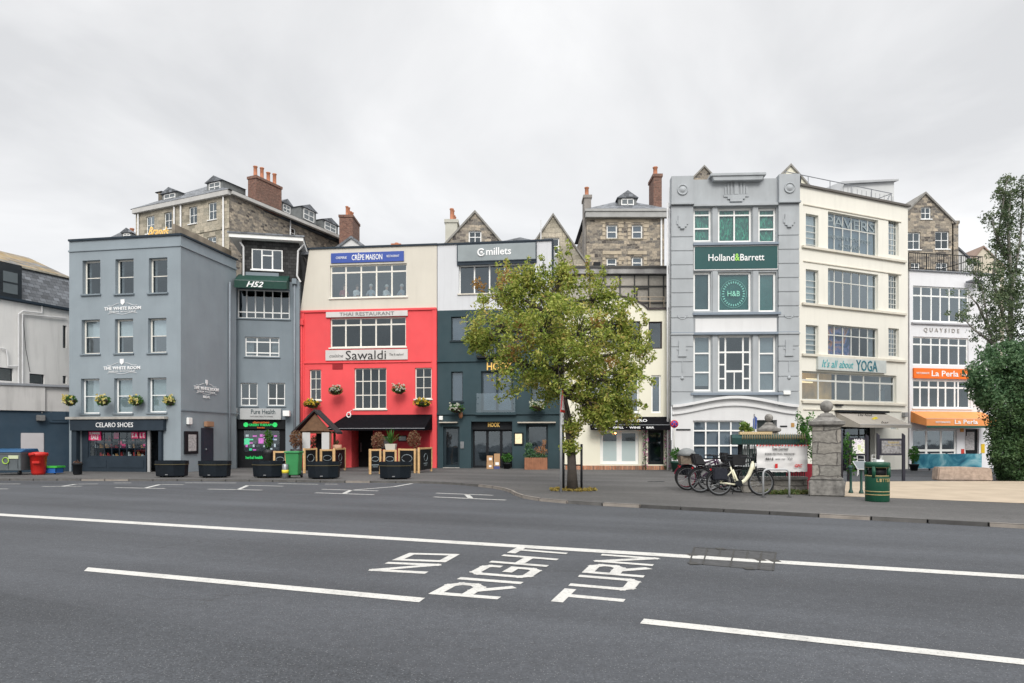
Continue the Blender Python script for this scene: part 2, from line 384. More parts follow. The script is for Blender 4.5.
# ---------------------------------------------------------------- building frame
class B:
    def __init__(s, name, label, p0, p1, cat='building', root=None, D=9, group=None, sl=0):
        s.sl = sl
        (px0, Y0), (px1, Y1) = p0, p1
        a = Vector(((px0 - 512) / K * Y0, Y0, 0)); b = Vector(((px1 - 512) / K * Y1, Y1, 0))
        s.a = math.atan2(b.y - a.y, b.x - a.x); s.W = (b - a).length; s.O = a
        s.M = Matrix.Translation(a) @ Matrix.Rotation(s.a, 4, 'Z'); s.Mi = s.M.inverted(); s.D = D
        s.root = root or thing(name, label, cat, a, s.a, group); s.ops = []
    def L(s, px, py, y=0.0):
        o = s.Mi @ C0; d = s.Mi.to_3x3() @ ray(px, py); t = (y - o.y) / d.y; p = o + d * t; return p.x, p.z
    def u(s, px, y=0.0): return s.L(px, HOR, y)[0]
    def z(s, py, px, y=0.0): return s.L(px, py, y)[1]
    def R(s, x0, y0, x1, y1, y=0.0):
        cx_, cy_ = (x0 + x1) / 2, (y0 + y1) / 2
        return s.L(x0, cy_, y)[0], s.L(x1, cy_, y)[0], s.L(cx_, y1, y)[1], s.L(cx_, y0, y)[1]
    def mb(s): return MB(s.M)
    def hole(s, u0, u1, z0, z1, d): s.ops.append((u0, u1, z0, z1, d))
    def win(s, px, cols=1, rows=1, mats=None, fw=.055, bw=.035, rv=.13, sill=True, blind=None, curtain=0, name='window',
            skip=(), sillm=None, pane=None, rect=None, label=None, lit=None, hole=True, sillw=.07, drop=0):
        u0, u1, z0, z1 = rect or s.R(*px)
        if hole: s.hole(u0, u1, z0, z1, rv + .07)
        fm = mats or white; d = .05
        m = s.mb(); y0, y1 = rv, rv + d
        m.box(u0, u1, y0, y1, z1 - fw, z1); m.box(u0, u1, y0, y1, z0, z0 + fw)
        m.box(u0, u0 + fw, y0, y1, z0 + fw, z1 - fw); m.box(u1 - fw, u1, y0, y1, z0 + fw, z1 - fw)
        cs = [i / cols for i in range(1, cols)] if isinstance(cols, int) else list(cols)
        rs = [i / rows for i in range(1, rows)] if isinstance(rows, int) else list(rows)
        for c in cs:
            x = u0 + (u1 - u0) * c; m.box(x - bw / 2, x + bw / 2, y0 + .004, y1 - .004, z0 + fw, z1 - fw)
        for r in rs:
            z = z1 - (z1 - z0) * r; m.box(u0 + fw, u1 - fw, y0 - .003, y1 - .008, z - bw / 2, z + bw / 2)
        w = m.build(name, fm, s.root, label)
        g = s.mb(); g.box(u0 + fw * .5, u1 - fw * .5, y0 + .018, y0 + .026, z0 + fw * .5, z1 - fw * .5); g.build('pane', pane or glass, w)
        if sill:
            k = s.mb(); k.box(u0 - .06, u1 + .06, -sillw, rv + .002, z0 - .07, z0 + .004); k.build('sill', sillm or fm, w, bevel=.008)
        if blind:      # fraction from the top, material
            k = s.mb(); k.box(u0 + fw, u1 - fw, y1 + .05, y1 + .06, z1 - (z1 - z0) * blind[0], z1 - fw); k.build('blind', blind[1] if len(blind) > 1 else cloth, w)
        if curtain:
            k = s.mb(); n = 10
            for sd_ in (0, 1):
                wd_ = (u1 - u0) * curtain; a = u0 + fw if sd_ == 0 else u1 - fw - wd_
                pts = [(a + wd_ * i / n, y1 + .1 + .03 * (i % 2), 0) for i in range(n + 1)]
                for i in range(n):
                    p, q = pts[i], pts[i + 1]; k.add([(p[0], p[1], z0 + fw), (q[0], q[1], z0 + fw), (q[0], q[1], z1 - fw), (p[0], p[1], z1 - fw)], [(0, 1, 2, 3)])
            k.build('curtain', curt if curtain < .3 else cloth, w)
        return w, (u0, u1, z0, z1)
    def wall(s, mtl, z0, z1, u0=None, u1=None, label=None, name='wall', sides=True, extra=None, sidemat=None, back=True):
        u0 = 0.01 if u0 is None else u0; u1 = s.W - .01 if u1 is None else u1
        ops = [(max(a, u0), min(b, u1), max(c, z0), min(d, z1), e_) for a, b, c, d, e_ in s.ops if a < u1 and b > u0 and c < z1 and d > z0]
        us = sorted({u0, u1, *[o[0] for o in ops], *[o[1] for o in ops]}); zs = sorted({z0, z1, *[o[2] for o in ops], *[o[3] for o in ops]})
        m = s.mb()
        for i in range(len(us) - 1):
            for j in range(len(zs) - 1):
                a, b, c, d = us[i], us[i + 1], zs[j], zs[j + 1]
                if b - a < 1e-5 or d - c < 1e-5: continue
                x, y = (a + b) / 2, (c + d) / 2
                if any(o[0] < x < o[1] and o[2] < y < o[3] for o in ops): continue
                m.add([(a, 0, c), (b, 0, c), (b, 0, d), (a, 0, d)], [(0, 1, 2, 3)])
        for a, b, c, d, e_ in ops:
            m.add([(a, 0, c), (b, 0, c), (b, 0, d), (a, 0, d), (a, e_, c), (b, e_, c), (b, e_, d), (a, e_, d)],
                  [(0, 4, 7, 3), (1, 2, 6, 5), (0, 1, 5, 4), (3, 7, 6, 2)])
        if sides:
            D = s.D; m.add([(u0, 0, z0), (u0 + s.sl, D, z0), (u0 + s.sl, D, z1), (u0, 0, z1), (u1, 0, z0), (u1, D, z0), (u1, D, z1), (u1, 0, z1)],
                  [(0, 3, 2, 1), (4, 5, 6, 7)] + ([(1, 2, 6, 5)] if back else []))
        if extra: extra(m)
        return m.build(name, mtl, s.root, label)
    def roof(s, z, mtl=None, u0=None, u1=None):
        u0 = .02 + s.sl if u0 is None else u0; u1 = s.W - .02 if u1 is None else u1
        m = s.mb(); m.box(u0, u1, .03, s.D, z - .25, z - .1); return m.build('roof', mtl or lead, s.root)
    def floors(s, zs):
        m = s.mb()
        for z in zs: m.box(.06 + s.sl, s.W - .06, .35, s.D - .1, z - .12, z + .12)
        m.box(.06 + s.sl, s.W - .06, 3.4, 3.5, .02, zs[-1] + 2.4)
        return m.build('interior_floor', interior, s.root)
    def band(s, x0, x1, z0, z1, proj, mtl, name='ledge', y1=.02, label=None, bevel=.01):
        m = s.mb(); m.box(x0, x1, -proj, y1, z0, z1); return m.build(name, mtl, s.root, label, bevel=bevel)
    def sign(s, px, mtl, proj=.06, y1=.0, texts=(), label=None, name='sign', border=None, lm=None, bevel=.005):
        u0, u1, z0, z1 = s.R(*px); m = s.mb(); m.box(u0, u1, -proj, y1 - .003, z0, z1); o = m.build(name, mtl, s.root, label, bevel=bevel)
        if border:
            m = s.mb(); w = .05
            m.box(u0 - w, u1 + w, -proj + .01, y1 - .004, z1, z1 + w); m.box(u0 - w, u1 + w, -proj + .01, y1 - .004, z0 - w, z0)
            m.box(u0 - w, u0, -proj + .01, y1 - .004, z0, z1); m.box(u1, u1 + w, -proj + .01, y1 - .004, z0, z1); m.build('sign_border', border, o)
        for t in texts:   # (text, fx0, fx1, fz0, fz1, mat, bold, shear)
            k = s.mb(); W = u1 - u0; H = z1 - z0
            k.text(t[0], u0 + W * t[1], u0 + W * t[2], z0 + H * t[3], z0 + H * t[4], -proj - .018, bold=t[6] if len(t) > 6 else 0, shear=t[7] if len(t) > 7 else 0)
            k.build('lettering', t[5], o)
        return o, (u0, u1, z0, z1)
    def pipe(s, pts, r=.045, mtl=None, name='downpipe'):
        m = s.mb(); m.tube(pts, r, 8); return m.build(name, mtl or plumb, s.root)

def p(c, f=1.0): return tuple(v * f for v in c)
blueg = mat('grey_blue_render', (.262, .305, .335), .8, .12, .5, .15, 25, streak=.18)
blueg2 = mat('blue_grey_render', (.205, .243, .272), .8, .13, .6, .15, 25, streak=.25)
red = mat('coral_red_render', (.80, .088, .095), .8, .10, .5, .12, 25, streak=.08)
creamr = mat('pale_cream_render', (.64, .60, .52), .8, .05, .6, .12, 25, streak=.18)
teal = mat('dark_teal_render', (.027, .055, .066), .7, .16, .5, .1, 25, streak=.1)
offwall = mat('off_white_render', (.62, .63, .65), .8, .05, .6, .1, 25, streak=.3)
cafec = mat('cafe_cream_render', (.76, .73, .60), .8, .05, .5, .1, 25, streak=.14)
hbg = mat('pale_blue_grey_paint', (.385, .408, .425), .7, .11, .8, .12, 20, streak=.35)
hbw = mat('grey_white_paint', (.68, .68, .68), .7, .05, .8, .12, 20, streak=.2)
pav = mat('ivory_render', (.78, .755, .675), .8, .04, .5, .1, 25, streak=.2)
pav2 = mat('ivory_ledge', (.66, .62, .53), .8, .08, 1, .1, 25, streak=.35)
perl = mat('white_render', (.74, .74, .76), .8, .05, .5, .1, 25, streak=.25)
shing = mat('charcoal_shingle', (.035, .035, .035), .9, kind=k_slate, bw=.22, bh=.16)
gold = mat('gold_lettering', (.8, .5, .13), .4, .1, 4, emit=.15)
whl = mat('white_lettering', (.85, .85, .85), .6, .03, 4)
blk = mat('black_lettering', (.03, .03, .03), .6, .1, 4)

# ================================================================ the white gallery-like blue-grey corner building
b = B('corner_building', 'tall blue-grey corner building with a shoe shop and white crest lettering between windows', (69, 32.2), (181, 31.2), D=4.45)
tops = [(82.5, 260.3, 100.3, 294.3), (115.3, 258.9, 133.6, 293.8), (148.8, 257.7, 167.3, 292.9)]
mids = [(81.6, 319.6, 99.8, 354), (114.8, 318.9, 133.1, 353.2), (148, 318, 166.4, 352.8)]
lows = [(80.9, 378.6, 99.4, 413.7), (114.1, 378.2, 132.4, 413.3), (147.6, 377.5, 166.4, 412.5)]
cloth2 = mat('pale_grey_blind', (.5, .54, .53), .9, .06, 5)
for i, r in enumerate(tops): b.win(r, 1, 2, offw, sillm=blueg2, rv=.2, fw=.07, sillw=.09, blind=None, curtain=.12)
for i, r in enumerate(mids): b.win(r, 1, 2, offw, sillm=blueg2, rv=.2, fw=.07, blind=(.5,), curtain=.1)
for i, r in enumerate(lows): b.win(r, 1, 2, white, sillm=blueg2, rv=.2, fw=.07, blind=(.99, cloth2))
# shopfront opening
sh = b.R(78.5, 430.5, 160.5, 472.2); zt = b.z(238.5, 125); b.hole(sh[0], sh[1], .0, sh[3], .4)
zb = b.z(248.5, 125)
b.wall(blueg, 0, zt)
b.roof(zt)
b.floors([b.z(418, 125) + .15, b.z(364, 125), b.z(305, 125)])
b.band(-.02, b.W + .03, zb - .04, zb + .04, .05, blueg, 'string_course')
cp = b.mb(); cp.box(.0, b.W + .06, -.07, .25, zt, zt + .09); cp.box(b.W - .2, b.W + .07, .25, 4.5, zt - .0, zt + .085); cp.build('coping', navy, b.root)
cp = b.mb(); cp.box(b.W + -.01, b.W + .05, -.05, 4.45, zb - .04, zb + .04); cp.build('string_course', blueg, b.root)
cp = b.mb(); cp.box(b.W - .9, b.W - .75, .6, 5.2, zt + .09, zt + .75); cp.build('parapet', mat('weathered_parapet', (.27, .23, .18), .9, .3, 2, .4), b.root, 'brown weathered roof parapet')
# fascia + pilasters
fs, _ = b.sign((73.5, 419.5, 166.5, 430.6), navy, .22, texts=[('CELARO SHOES', .285, .685, .3, .72, whl, .0)], label='dark shop fascia lettered CELARO SHOES', bevel=.01)
k = b.mb(); f0 = b.R(70, 417.3, 168.5, 419.4); k.box(f0[0], f0[1], -.3, 0, f0[2], f0[3] + .02); k.build('cornice', mat('pale_stone_ledge', (.4, .38, .35), .8, .2, 3), b.root, bevel=.01)
pr = b.R(73.5, 430.6, 78.8, 472); k = b.mb(); k.box(pr[0], sh[0] + .01, -.14, .1, 0, pr[3]); k.build('pilaster', navy, b.root, bevel=.015)
pr2 = b.R(160.3, 430.6, 163.5, 472); k = b.mb(); k.box(sh[1] - .02, pr2[1], -.14, .1, 0, pr2[3]); k.build('pilaster', navy, b.root, bevel=.015)
wr = b.R(84.5, 431, 142.8, 457.5)
b.win(None, [.13, .27, .4, .53, .66, .8], [.3, .58], navy, rv=.25, rect=wr, sill=False, fw=.07, bw=.025, hole=False, pane=glassc, name='shop_window')
k = b.mb(); k.box(sh[0], wr[1] + .02, .2, .42, 0, wr[2]); k.box(sh[0], wr[0], .2, .42, wr[2], sh[3]);
k.box(wr[0] + .02, wr[0] + 1.0, .18, .2, .25, wr[2] - .12); k.box(wr[0] + 1.15, wr[1] - .1, .18, .2, .25, wr[2] - .12); k.build('stall_riser', navy, b.root, bevel=.008)
dr = b.R(144, 431, 159, 472)
k = b.mb(); k.box(dr[0] + .0, dr[0] + .13, .22, .3, .05, sh[3]); k.build('door_frame', mat('silver_door_edge', (.4, .4, .4), .4), b.root)
k = b.mb(); k.box(sh[0], sh[1] + .2, .3, 2.5, .0, .06); k.box(sh[0], sh[0] + .1, .45, 2.5, 0, 3); k.box(sh[1], sh[1] + .1, .45, 2.5, 0, 3); k.box(sh[0], sh[1], 2.4, 2.5, 0, 3); k.build('shop_interior', interior, b.root)
# displays
dm = [mat('display_' + n_, c, .6, .3, 8) for n_, c in (('tan', (.45, .22, .08)), ('dark', (.03, .03, .03)), ('pale', (.6, .58, .55)), ('pink', (.75, .03, .16)), ('red', (.4, .03, .03)))]
k = b.mb(); rr = random.Random(3); W_ = wr[1] - wr[0]
for zf in (.02, .36, .62):
    z0 = wr[2] + (wr[3] - wr[2]) * zf; k.box(wr[0] + .05, wr[1] - .05, .5, .85, z0 - .03, z0, 1 if zf else 2)
    x = wr[0] + .12
    while x < wr[1] - .2:
        w_ = rr.uniform(.09, .17); h_ = rr.uniform(.08, .26); mi = rr.choice([0, 0, 1, 2, 4, 2])
        k.prism([(x, .5, z0), (x + w_, .5, z0), (x + w_, .5, z0 + h_ * .5), (x + w_ * .45, .5, z0 + h_ * .55), (x + w_ * .3, .5, z0 + h_), (x, .5, z0 + h_)], (0, .09, 0), mi); x += w_ + rr.uniform(.04, .16)
k.build('shoe_display', dm, b.root, 'shelves of shoes behind the shop window')
def poster(bb, px, mtl, y, txt=None, tm=None, name='poster', **kw):
    u0, u1, z0, z1 = bb.R(*px); k = bb.mb(); k.box(u0, u1, y, y + .01, z0, z1); o = k.build(name, mtl, bb.root)
    for t in (txt or []):
        q = bb.mb(); q.text(t[0], u0 + (u1 - u0) * t[1], u0 + (u1 - u0) * t[2], z0 + (z1 - z0) * t[3], z0 + (z1 - z0) * t[4], y - .012, bold=.02); q.build('lettering', tm or whl, o)
    return o
pink = dm[3]
poster(b, (85, 431.5, 97.5, 440.3), pink, .22, [('SUMMER', .08, .92, .66, .92), ('SALE', .2, .8, .1, .55)])
poster(b, (128, 432, 134.8, 438.4), pink, .22, [('S A', .1, .9, .15, .85)]); poster(b, (136, 432, 142, 438.4), pink, .22, [('L E', .1, .9, .15, .85)])
poster(b, (108.5, 432.5, 113.5, 439), pink, .33); poster(b, (113.5, 441, 116.5, 445), pink, .33); poster(b, (116.5, 444, 120.5, 448), pink, .33); poster(b, (138, 444, 141.5, 447.5), pink, .33)
def crest(bb, cx_, cy_, w, s_=1.0, third=None):
    y = 0; u0, u1, z0, z1 = bb.R(cx_ - w / 2, cy_ - 1.6, cx_ + w / 2, cy_ + 1.7)
    k = bb.mb(); k.text('THE WHITE ROOM', u0, u1, z0, z1, -.03, bold=.02, ext=.025); uc = (u0 + u1) / 2; h = z1 - z0; ww = (u1 - u0)
    k.prism([(uc - .1 * s_, -.03, z1 + .34), (uc + .1 * s_, -.03, z1 + .34), (uc + .1 * s_, -.03, z1 + .17), (uc, -.03, z1 + .07), (uc - .1 * s_, -.03, z1 + .17)], (0, .025, 0))
    for sg in (-1, 1):
        k.tube([(uc + sg * ww * t, -.02, z1 + .1 + .06 * math.sin(t * 14)) for t in [i / 20 for i in range(2, 9)]], .009, 5)
        k.tube([(uc + sg * ww * t, -.02, z0 - .16 - .04 * math.cos(t * 12)) for t in [i / 20 for i in range(0, 9)]], .009, 5)
    k.text('BRIDAL BOUTIQUE', uc - ww * .36, uc + ww * .36, z0 - .11, z0 - .045, -.02, ext=.015)
    if third: k.text('BRIDAL', uc - ww * .14, uc + ww * .14, z0 - .38, z0 - .26, -.02, ext=.015)
    k.build('crest_lettering', whl, bb.root, 'white crest with THE WHITE ROOM')
crest(b, 123, 308.3, 36.5); crest(b, 122.2, 367.9, 36.5)
# side wall facing right: menu case, door, alarm
sd_ = B('x', '', (181, 31.2), (237, 35.6), root=b.root)
crest(sd_, 206, 388.6, 24.5, .8, True)
k = sd_.mb(); r = sd_.R(183.8, 431.2, 197.4, 453.8); k.box(r[0], r[1], -.06, .0, r[2], r[3]); o = k.build('menu_case', darkm, b.root, bevel=.01)
k = sd_.mb(); r = sd_.R(187.3, 434.5, 195, 451); k.box(r[0], r[1], -.07, -.055, r[2], r[3]); k.build('menu_sheet', mat('printed_sheet', (.45, .43, .43), .7, .4, 12), o)
k = sd_.mb(); r = sd_.R(201, 428, 213.2, 471); k.box(r[0], r[1], -.02, 0, 0, r[3]); k.box(r[0] + .12, r[1] - .12, -.035, -.018, .1, r[3] - .12); o = k.build('door', mat('side_door_navy', (.02, .03, .045), .5, .1), b.root, bevel=.006)
k = sd_.mb(); k.sphere((r[0] + .3, -.07, 1.1), .04); k.build('handle', steel, o)
k = sd_.mb(); r = sd_.R(186.2, 417.6, 190.4, 424.5); k.box(r[0], r[1], -.12, 0, r[2], r[3]); k.build('alarm_box', white, b.root, bevel=.02)
k = sd_.mb(); r = sd_.R(203.8, 421.5, 211, 426.8); k.box(r[0], r[1], -.18, 0, r[2], r[3]); k.build('porch_light', mat('lamp_brown', (.35, .2, .12), .6), b.root, bevel=.02)
k = sd_.mb(); z_ = sd_.z(411.5, 206); k.box(0, 4.6, -.03, 0, z_ - .03, z_ + .02); k.build('cable_trim', blueg2, b.root)
sd_.pipe([(sd_.u(228.5), -.07, .1), (sd_.u(228.5), -.07, 9.6)], .05)

# ================================================================ far left: white rendered house with slate mansard, and the low store in front
grw = mat('stained_white_render', (.70, .69, .67), .85, .08, .5, .15, 25, streak=.5)
b = B('mansard_house', 'dirty white house with a slate mansard roof running out of the left edge', (-130, 27.4), (85, 35.73), D=8)
zt = b.z(309.5, 66)
blkw = mat('black_window_frame', (.02, .025, .03), .4)
for r in [(-9, 367.5, 13.3, 380.5), (29.5, 374, 44.6, 383.8), (62.8, 375.8, 66.6, 383.6), (62.8, 325.5, 66.6, 348)]:
    b.win(r, 1, 1, blkw, sill=False, rv=.1, fw=.05)
b.wall(grw, 0, zt)
k = b.mb(); z2 = b.z(277.5, 66, .7); z3 = b.z(266.5, 66, 4.5)
k.add([(0, -.05, zt + .02), (b.W, -.05, zt + .02), (b.W, .75, z2), (0, .75, z2)], [(0, 1, 2, 3)], 0)
k.add([(0, .70, z2), (b.W, .70, z2), (b.W, 4.5, z3), (0, 4.5, z3)], [(0, 1, 2, 3)], 1)
k.add([(0, 8, z2), (b.W, 8, z2), (b.W, 4.5, z3), (0, 4.5, z3), (0, 8, zt), (b.W, 8, zt)], [(0, 1, 2, 3), (0, 1, 5, 4)], 0)
k.poly([(b.W, 0, zt), (b.W, .75, z2), (b.W, 4.5, z3), (b.W, 8, z2), (b.W, 8, zt)], 0)
k.box(0, b.W, .62, .78, z2 - .02, z2 + .07, 2)
k.build('roof', [slate, slatel, mat('stone_verge', (.4, .37, .3), .8, .3, 4)], b.root)
k = b.mb(); k.box(0, b.W, -.16, .02, zt - .06, zt + .08); k.build('gutter', navy, b.root, bevel=.02)
dw = b.R(-30, 269, 20.5, 297, .0)
k = b.mb(); k.box(dw[0], dw[1], -.1, 1.2, zt + .03, z2 - .1); k.build('dormer', blkw, b.root)
for (x0, x1) in ((3, 17.5), (-28, -1)):
    r = b.R(x0, 272, x1, 293.5, -.1); k = b.mb(); k.box(r[0], r[1], -.115, -.105, r[2], r[3]); w = k.build('window', mat('dim_window', (.12, .14, .15), .1, .1, spec=.8), b.root)
    k = b.mb(); zm = (r[2] + r[3]) / 2; k.box(r[0], r[1], -.135, -.112, zm - .03, zm + .03); k.build('glazing_bar', blkw, w)
u_ = b.u; zz_ = b.z
def pipes(bb, lst, r=.035, m_=None):
    k = bb.mb()
    for l_ in lst: k.tube([(bb.L(x, y, -.08)[0], -.08, bb.L(x, y, -.08)[1]) for x, y in l_], r, 6)
    k.build('waste_pipe', m_ or pipew, bb.root)
pipes(b, [[(18.5, 390), (18.5, 314), (23, 311), (42, 313), (42, 305)], [(22.5, 390), (22.5, 314), (66, 318)], [(0, 348), (6, 349), (8, 358), (8, 366), (18, 366)]])
pipes(b, [[(23, 317), (26, 350), (30, 372)]], .012, darkm)
# store
b = B('low_store', 'low dark blue flat-roofed store with stained pale fascia behind the rubbish bins', (-60, 29.6), (71, 32.5), D=1.6)
zt = b.z(386.5, 40); zf = b.z(411, 40)
dblue = mat('dark_blue_render', (.022, .045, .07), .8, .15, .6, .1, 25, streak=.15)
k = b.mb(); uu = b.u(45)
k.box(0, uu, -.12, .1, zf, zt); k.box(uu, b.W - .05, -.0, .12, zf - .06, zt); k.build('fascia', mat('stained_fascia', (.42, .41, .40), .9, .1, .7, .2, streak=.75), b.root, 'rain stained pale concrete fascia')
k = b.mb(); k.box(0, b.W, -.2, 2.2, zt, zt + .1); k.build('roof', lead, b.root)
b.wall(dblue, 0, zf)
r = b.R(52, 412, 66.5, 427); k = b.mb(); k.box(r[0], r[1], -.04, 0, r[2] + .3, r[3]); k.box(r[0] - .1, r[1] + .02, -.08, 0, r[2] + .2, r[2] + .28); k.build('blocked_window', dblue, b.root, bevel=.01)
r = b.R(20.8, 433, 44, 452); k = b.mb(); k.box(r[0], r[1], -.05, 0, .3, r[3]); k.build('panel', mat('pale_board', (.42, .40, .41), .7, .06), b.root, 'pale plain board fixed to the blue wall', bevel=.02)
r = b.R(36, 412, 45, 421); k = b.mb(); k.box(r[0], r[1], -.3, 0, r[2], r[3] - .15); k.tube([(r[0] + .2, -.2, r[3] - .05), (r[1] - .1, -.2, r[3] - .05)], .06); k.build('extractor_unit', mat('extractor_grey', (.14, .14, .14), .6, .3, 8), b.root, bevel=.02)
b.win((-12, 411.5, 2.5, 424), 1, 1, white, rv=.02, sill=False)

# ================================================================ narrow blue-grey building with dark shingled top storey
b = B('narrow_building', 'narrow blue-grey building with a dark shingled top storey and a green canopy', (231, 36.0), (299.6, 36.6), D=9)
b.win((237.6, 289.8, 289.6, 318.6), 6, [.78], white, rv=.1, bw=.06, sillm=blueg2)
b.win((245, 337, 279.3, 356.6), [.34, .72], [.25, .8], white, rv=.1, bw=.06, sillm=blueg2, curtain=.2)
b.win((240.4, 382.8, 257.5, 405.8), 2, [.68], white, rv=.1, sillm=blueg2, bw=.05)
b.win((267.6, 382.8, 285, 405.8), 2, [.68], white, rv=.1, sillm=blueg2, bw=.05)
zt = b.z(279, 265); sh = b.R(236.5, 419.5, 285.5, 468); b.hole(sh[0], sh[1], 0, sh[3], .5)
b.wall(blueg2, 0, zt); b.floors([sh[3] + .3, b.z(371, 265), b.z(328, 265)])
b.roof(zt + .1)
# top storey
tp = b.R(241.5, 241, 299, 279, .35); zt2 = b.z(241.5, 270, .35)
s2 = B('x', '', (241.5, 36.0), (299, 36.6), root=b.root, D=7)
wr = s2.win((251.6, 249.3, 282.6, 270), [.33, .67], 1, white, rv=.02, sill=True, bw=.07)
k = s2.mb(); wq = wr[1]; cxw = [wq[0] + (wq[1] - wq[0]) * .33, wq[0] + (wq[1] - wq[0]) * .67]; k.box(cxw[0], cxw[1], .01, .06, wq[3] - .36, wq[3] - .3); k.build('glazing_bar', white, wr[0])
s2.ops[:] = [(a, b_, c, d, .1) for a, b_, c, d, e_ in s2.ops]
s2.wall(shing, zt - .1, zt2, label='dark shingle-hung top storey wall')
k = s2.mb(); k.box(.1, s2.W - .1, 2.5, 2.6, zt, zt2 - .05); k.build('interior_floor', interior, b.root)
k = s2.mb(); za = s2.z(241.3, 268); k.box(-.55, s2.W + .25, -.45, 7.2, za, za + .22, 0); k.add([(-.6, -.5, za + .23), (s2.W + .3, -.5, za + .23), (s2.W + .3, 7.3, za + .23), (-.6, 7.3, za + .23), (.6, 2.5, za + .75), (s2.W - .8, 2.5, za + .75)], [(0, 1, 5, 4), (1, 2, 5), (0, 4, 3), (2, 3, 4, 5)], 1)
k.box(-.62, s2.W + .32, -.52, -.44, za + .2, za + .28, 1)
k.build('roof', [white, slate], b.root, 'shallow slate roof with white eaves')
pipes(s2, [[(243.5, 276), (243.5, 247), (240, 242)], [(300.5, 282), (297, 276), (298, 251), (304, 244)]], .05)
# green canopy
gr = mat('bottle_green_canvas', (.006, .045, .032), .7, .15, 3, .1)
def canopy(bb, px, back_py, proj, mtl, val=.22, name='canopy', label=None, splay=0, ends=True, splay_r=None):
    u0, u1, z0, z1 = bb.R(*px); zb_ = z1; z0 = bb.z(px[3], (px[0] + px[2]) / 2, -proj); zf_ = z0 + val
    sr = splay if splay_r is None else splay_r
    k = bb.mb(); a = [(u0, -.01, zb_), (u1, -.01, zb_)]; f = [(u0 - splay, -proj, zf_), (u1 + sr, -proj, zf_)]; v = [(u0 - splay, -proj, z0), (u1 + sr, -proj, z0)]
    t = .02
    k.add([a[0], a[1], f[1], f[0]], [(0, 1, 2, 3)]); k.add([f[0], f[1], v[1], v[0]], [(0, 1, 2, 3)])
    if ends:
        k.add([a[0], f[0], v[0], (u0, -.01, z0 + val * .6)], [(0, 1, 2, 3)]); k.add([a[1], f[1], v[1], (u1, -.01, z0 + val * .6)], [(0, 1, 2, 3)])
    k.add([(p_[0], p_[1] + .015, p_[2] - .015) for p_ in (a[0], a[1], f[1], f[0])], [(0, 3, 2, 1)])
    o = k.build(name, mtl, bb.root, label)
    k = bb.mb(); k.tube([(v[0][0], -proj + .02, zf_), (v[1][0], -proj + .02, zf_)], .022, 6)
    for x in (u0 + .1, u1 - .1): k.tube([(x, 0, zf_ - .05), (x, -proj + .03, zf_)], .018, 6)
    k.build('canopy_frame', steel, o)
    return o, (u0 - splay, u1 + sr, z0, zf_, proj, zb_)
cn, c_ = canopy(b, (238.5, 275.2, 289.5, 288.4), 0, 1.0, gr, .38, label='green canvas canopy lettered H52')
k = b.mb(); uc = (c_[0] + c_[1]) / 2 - .28; k.text('H52', uc - .42, uc + .42, c_[2] + .05, c_[2] + .34, -1.02, bold=.02, shear=.35); k.build('lettering', whl, cn)
k = b.mb(); r = b.R(246, 273, 279, 276); k.box(r[0], r[1], -.12, 0.34, r[2] - .1, r[3]); k.build('lead_flashing', blueg2, b.root)
b.pipe([(b.u(229.8) + .05, -.07, 0), (b.u(229.8) + .05, -.07, zt - .6)], .05); b.pipe([(b.u(294.6), -.07, 0), (b.u(294.6), -.07, zt)], .055)
k = b.mb(); k.box(b.u(294.6) - .12, b.u(294.6) + .12, -.2, 0, zt - .25, zt + .05); k.build('rain_hopper', blueg2, b.root, bevel=.02)
b.sign((240.6, 408.6, 281.4, 419.6), mat('pale_grey_sign', (.45, .46, .46), .6), .16, texts=[('Pure Health', .27, .86, .5, .92, mat('dark_teal_letters', (.02, .05, .06), .6), .0), ('NATURAL HEALTH STORE', .25, .8, .22, .34, mat('grey_letters', (.2, .2, .2), .6), 0)], label='pale sign lettered Pure Health')
k = b.mb(); r = b.R(284.5, 411, 291, 416.5); k.box(r[0], r[1], -.6, -.1, r[2], r[3]); k.build('projecting_sign', white, b.root, bevel=.01)
k = b.mb(); r = b.R(230.5, 409, 236.5, 416); k.lathe([(.3, -.04), (.3, .04)], T=Matrix.Translation(((r[0] + r[1]) / 2 + .1, -.45, (r[2] + r[3]) / 2)) @ Matrix.Rotation(R(60), 4, 'Z') @ Matrix.Rotation(R(90), 4, 'X'), n=16); k.tube([((r[0] + r[1]) / 2, 0, r[3] + .1), ((r[0] + r[1]) / 2, -.45, r[3] + .1)], .015, 5); k.build('hanging_sign', mat('hanging_sign_grey', (.4, .42, .43), .6, .3, 5), b.root)
k = b.mb(); k.box(sh[0] + .02, sh[1] - .02, .02, .2, b.z(429, 260), sh[3] - .02); so_ = k.build('shop_sign', mat('near_black', (.010, .011, .013), .5, spec=.15), b.root)
grn = mat('green_glow_lettering', (.02, .55, .12), .5, .2, 6, emit=.35); orl = mat('orange_lettering', (.75, .17, .03), .5, .2, 6, emit=.2)  # green and orange letters carry a faint glow of their own
r = b.R(243, 421.5, 279, 428, .02); w_ = r[1] - r[0]
k = b.mb(); k.text('GREEN THERAPY', r[0] + w_ * .16, r[1] - w_ * .16, r[2] + .1, r[3] - .12, -.01, bold=.02)
for x in (r[0] + .05, r[1] - .3): k.lathe([(.13, 0), (.13, .02)], T=Matrix.Translation((x + .1, -.0, (r[2] + r[3]) / 2)) @ Matrix.Rotation(R(90), 4, 'X'), n=7, smooth=False)
k.build('lettering', grn, so_)
k = b.mb(); k.text('alternatives', r[0] + w_ * .27, r[1] - w_ * .27, r[3] - .1, r[3] + .02, -.012, bold=.01); k.text('herbs', r[0] + w_ * .4, r[1] - w_ * .4, r[2] - .02, r[2] + .07, -.012); k.build('lettering', orl, so_)
wr = b.R(242, 429.5, 280, 452.5)
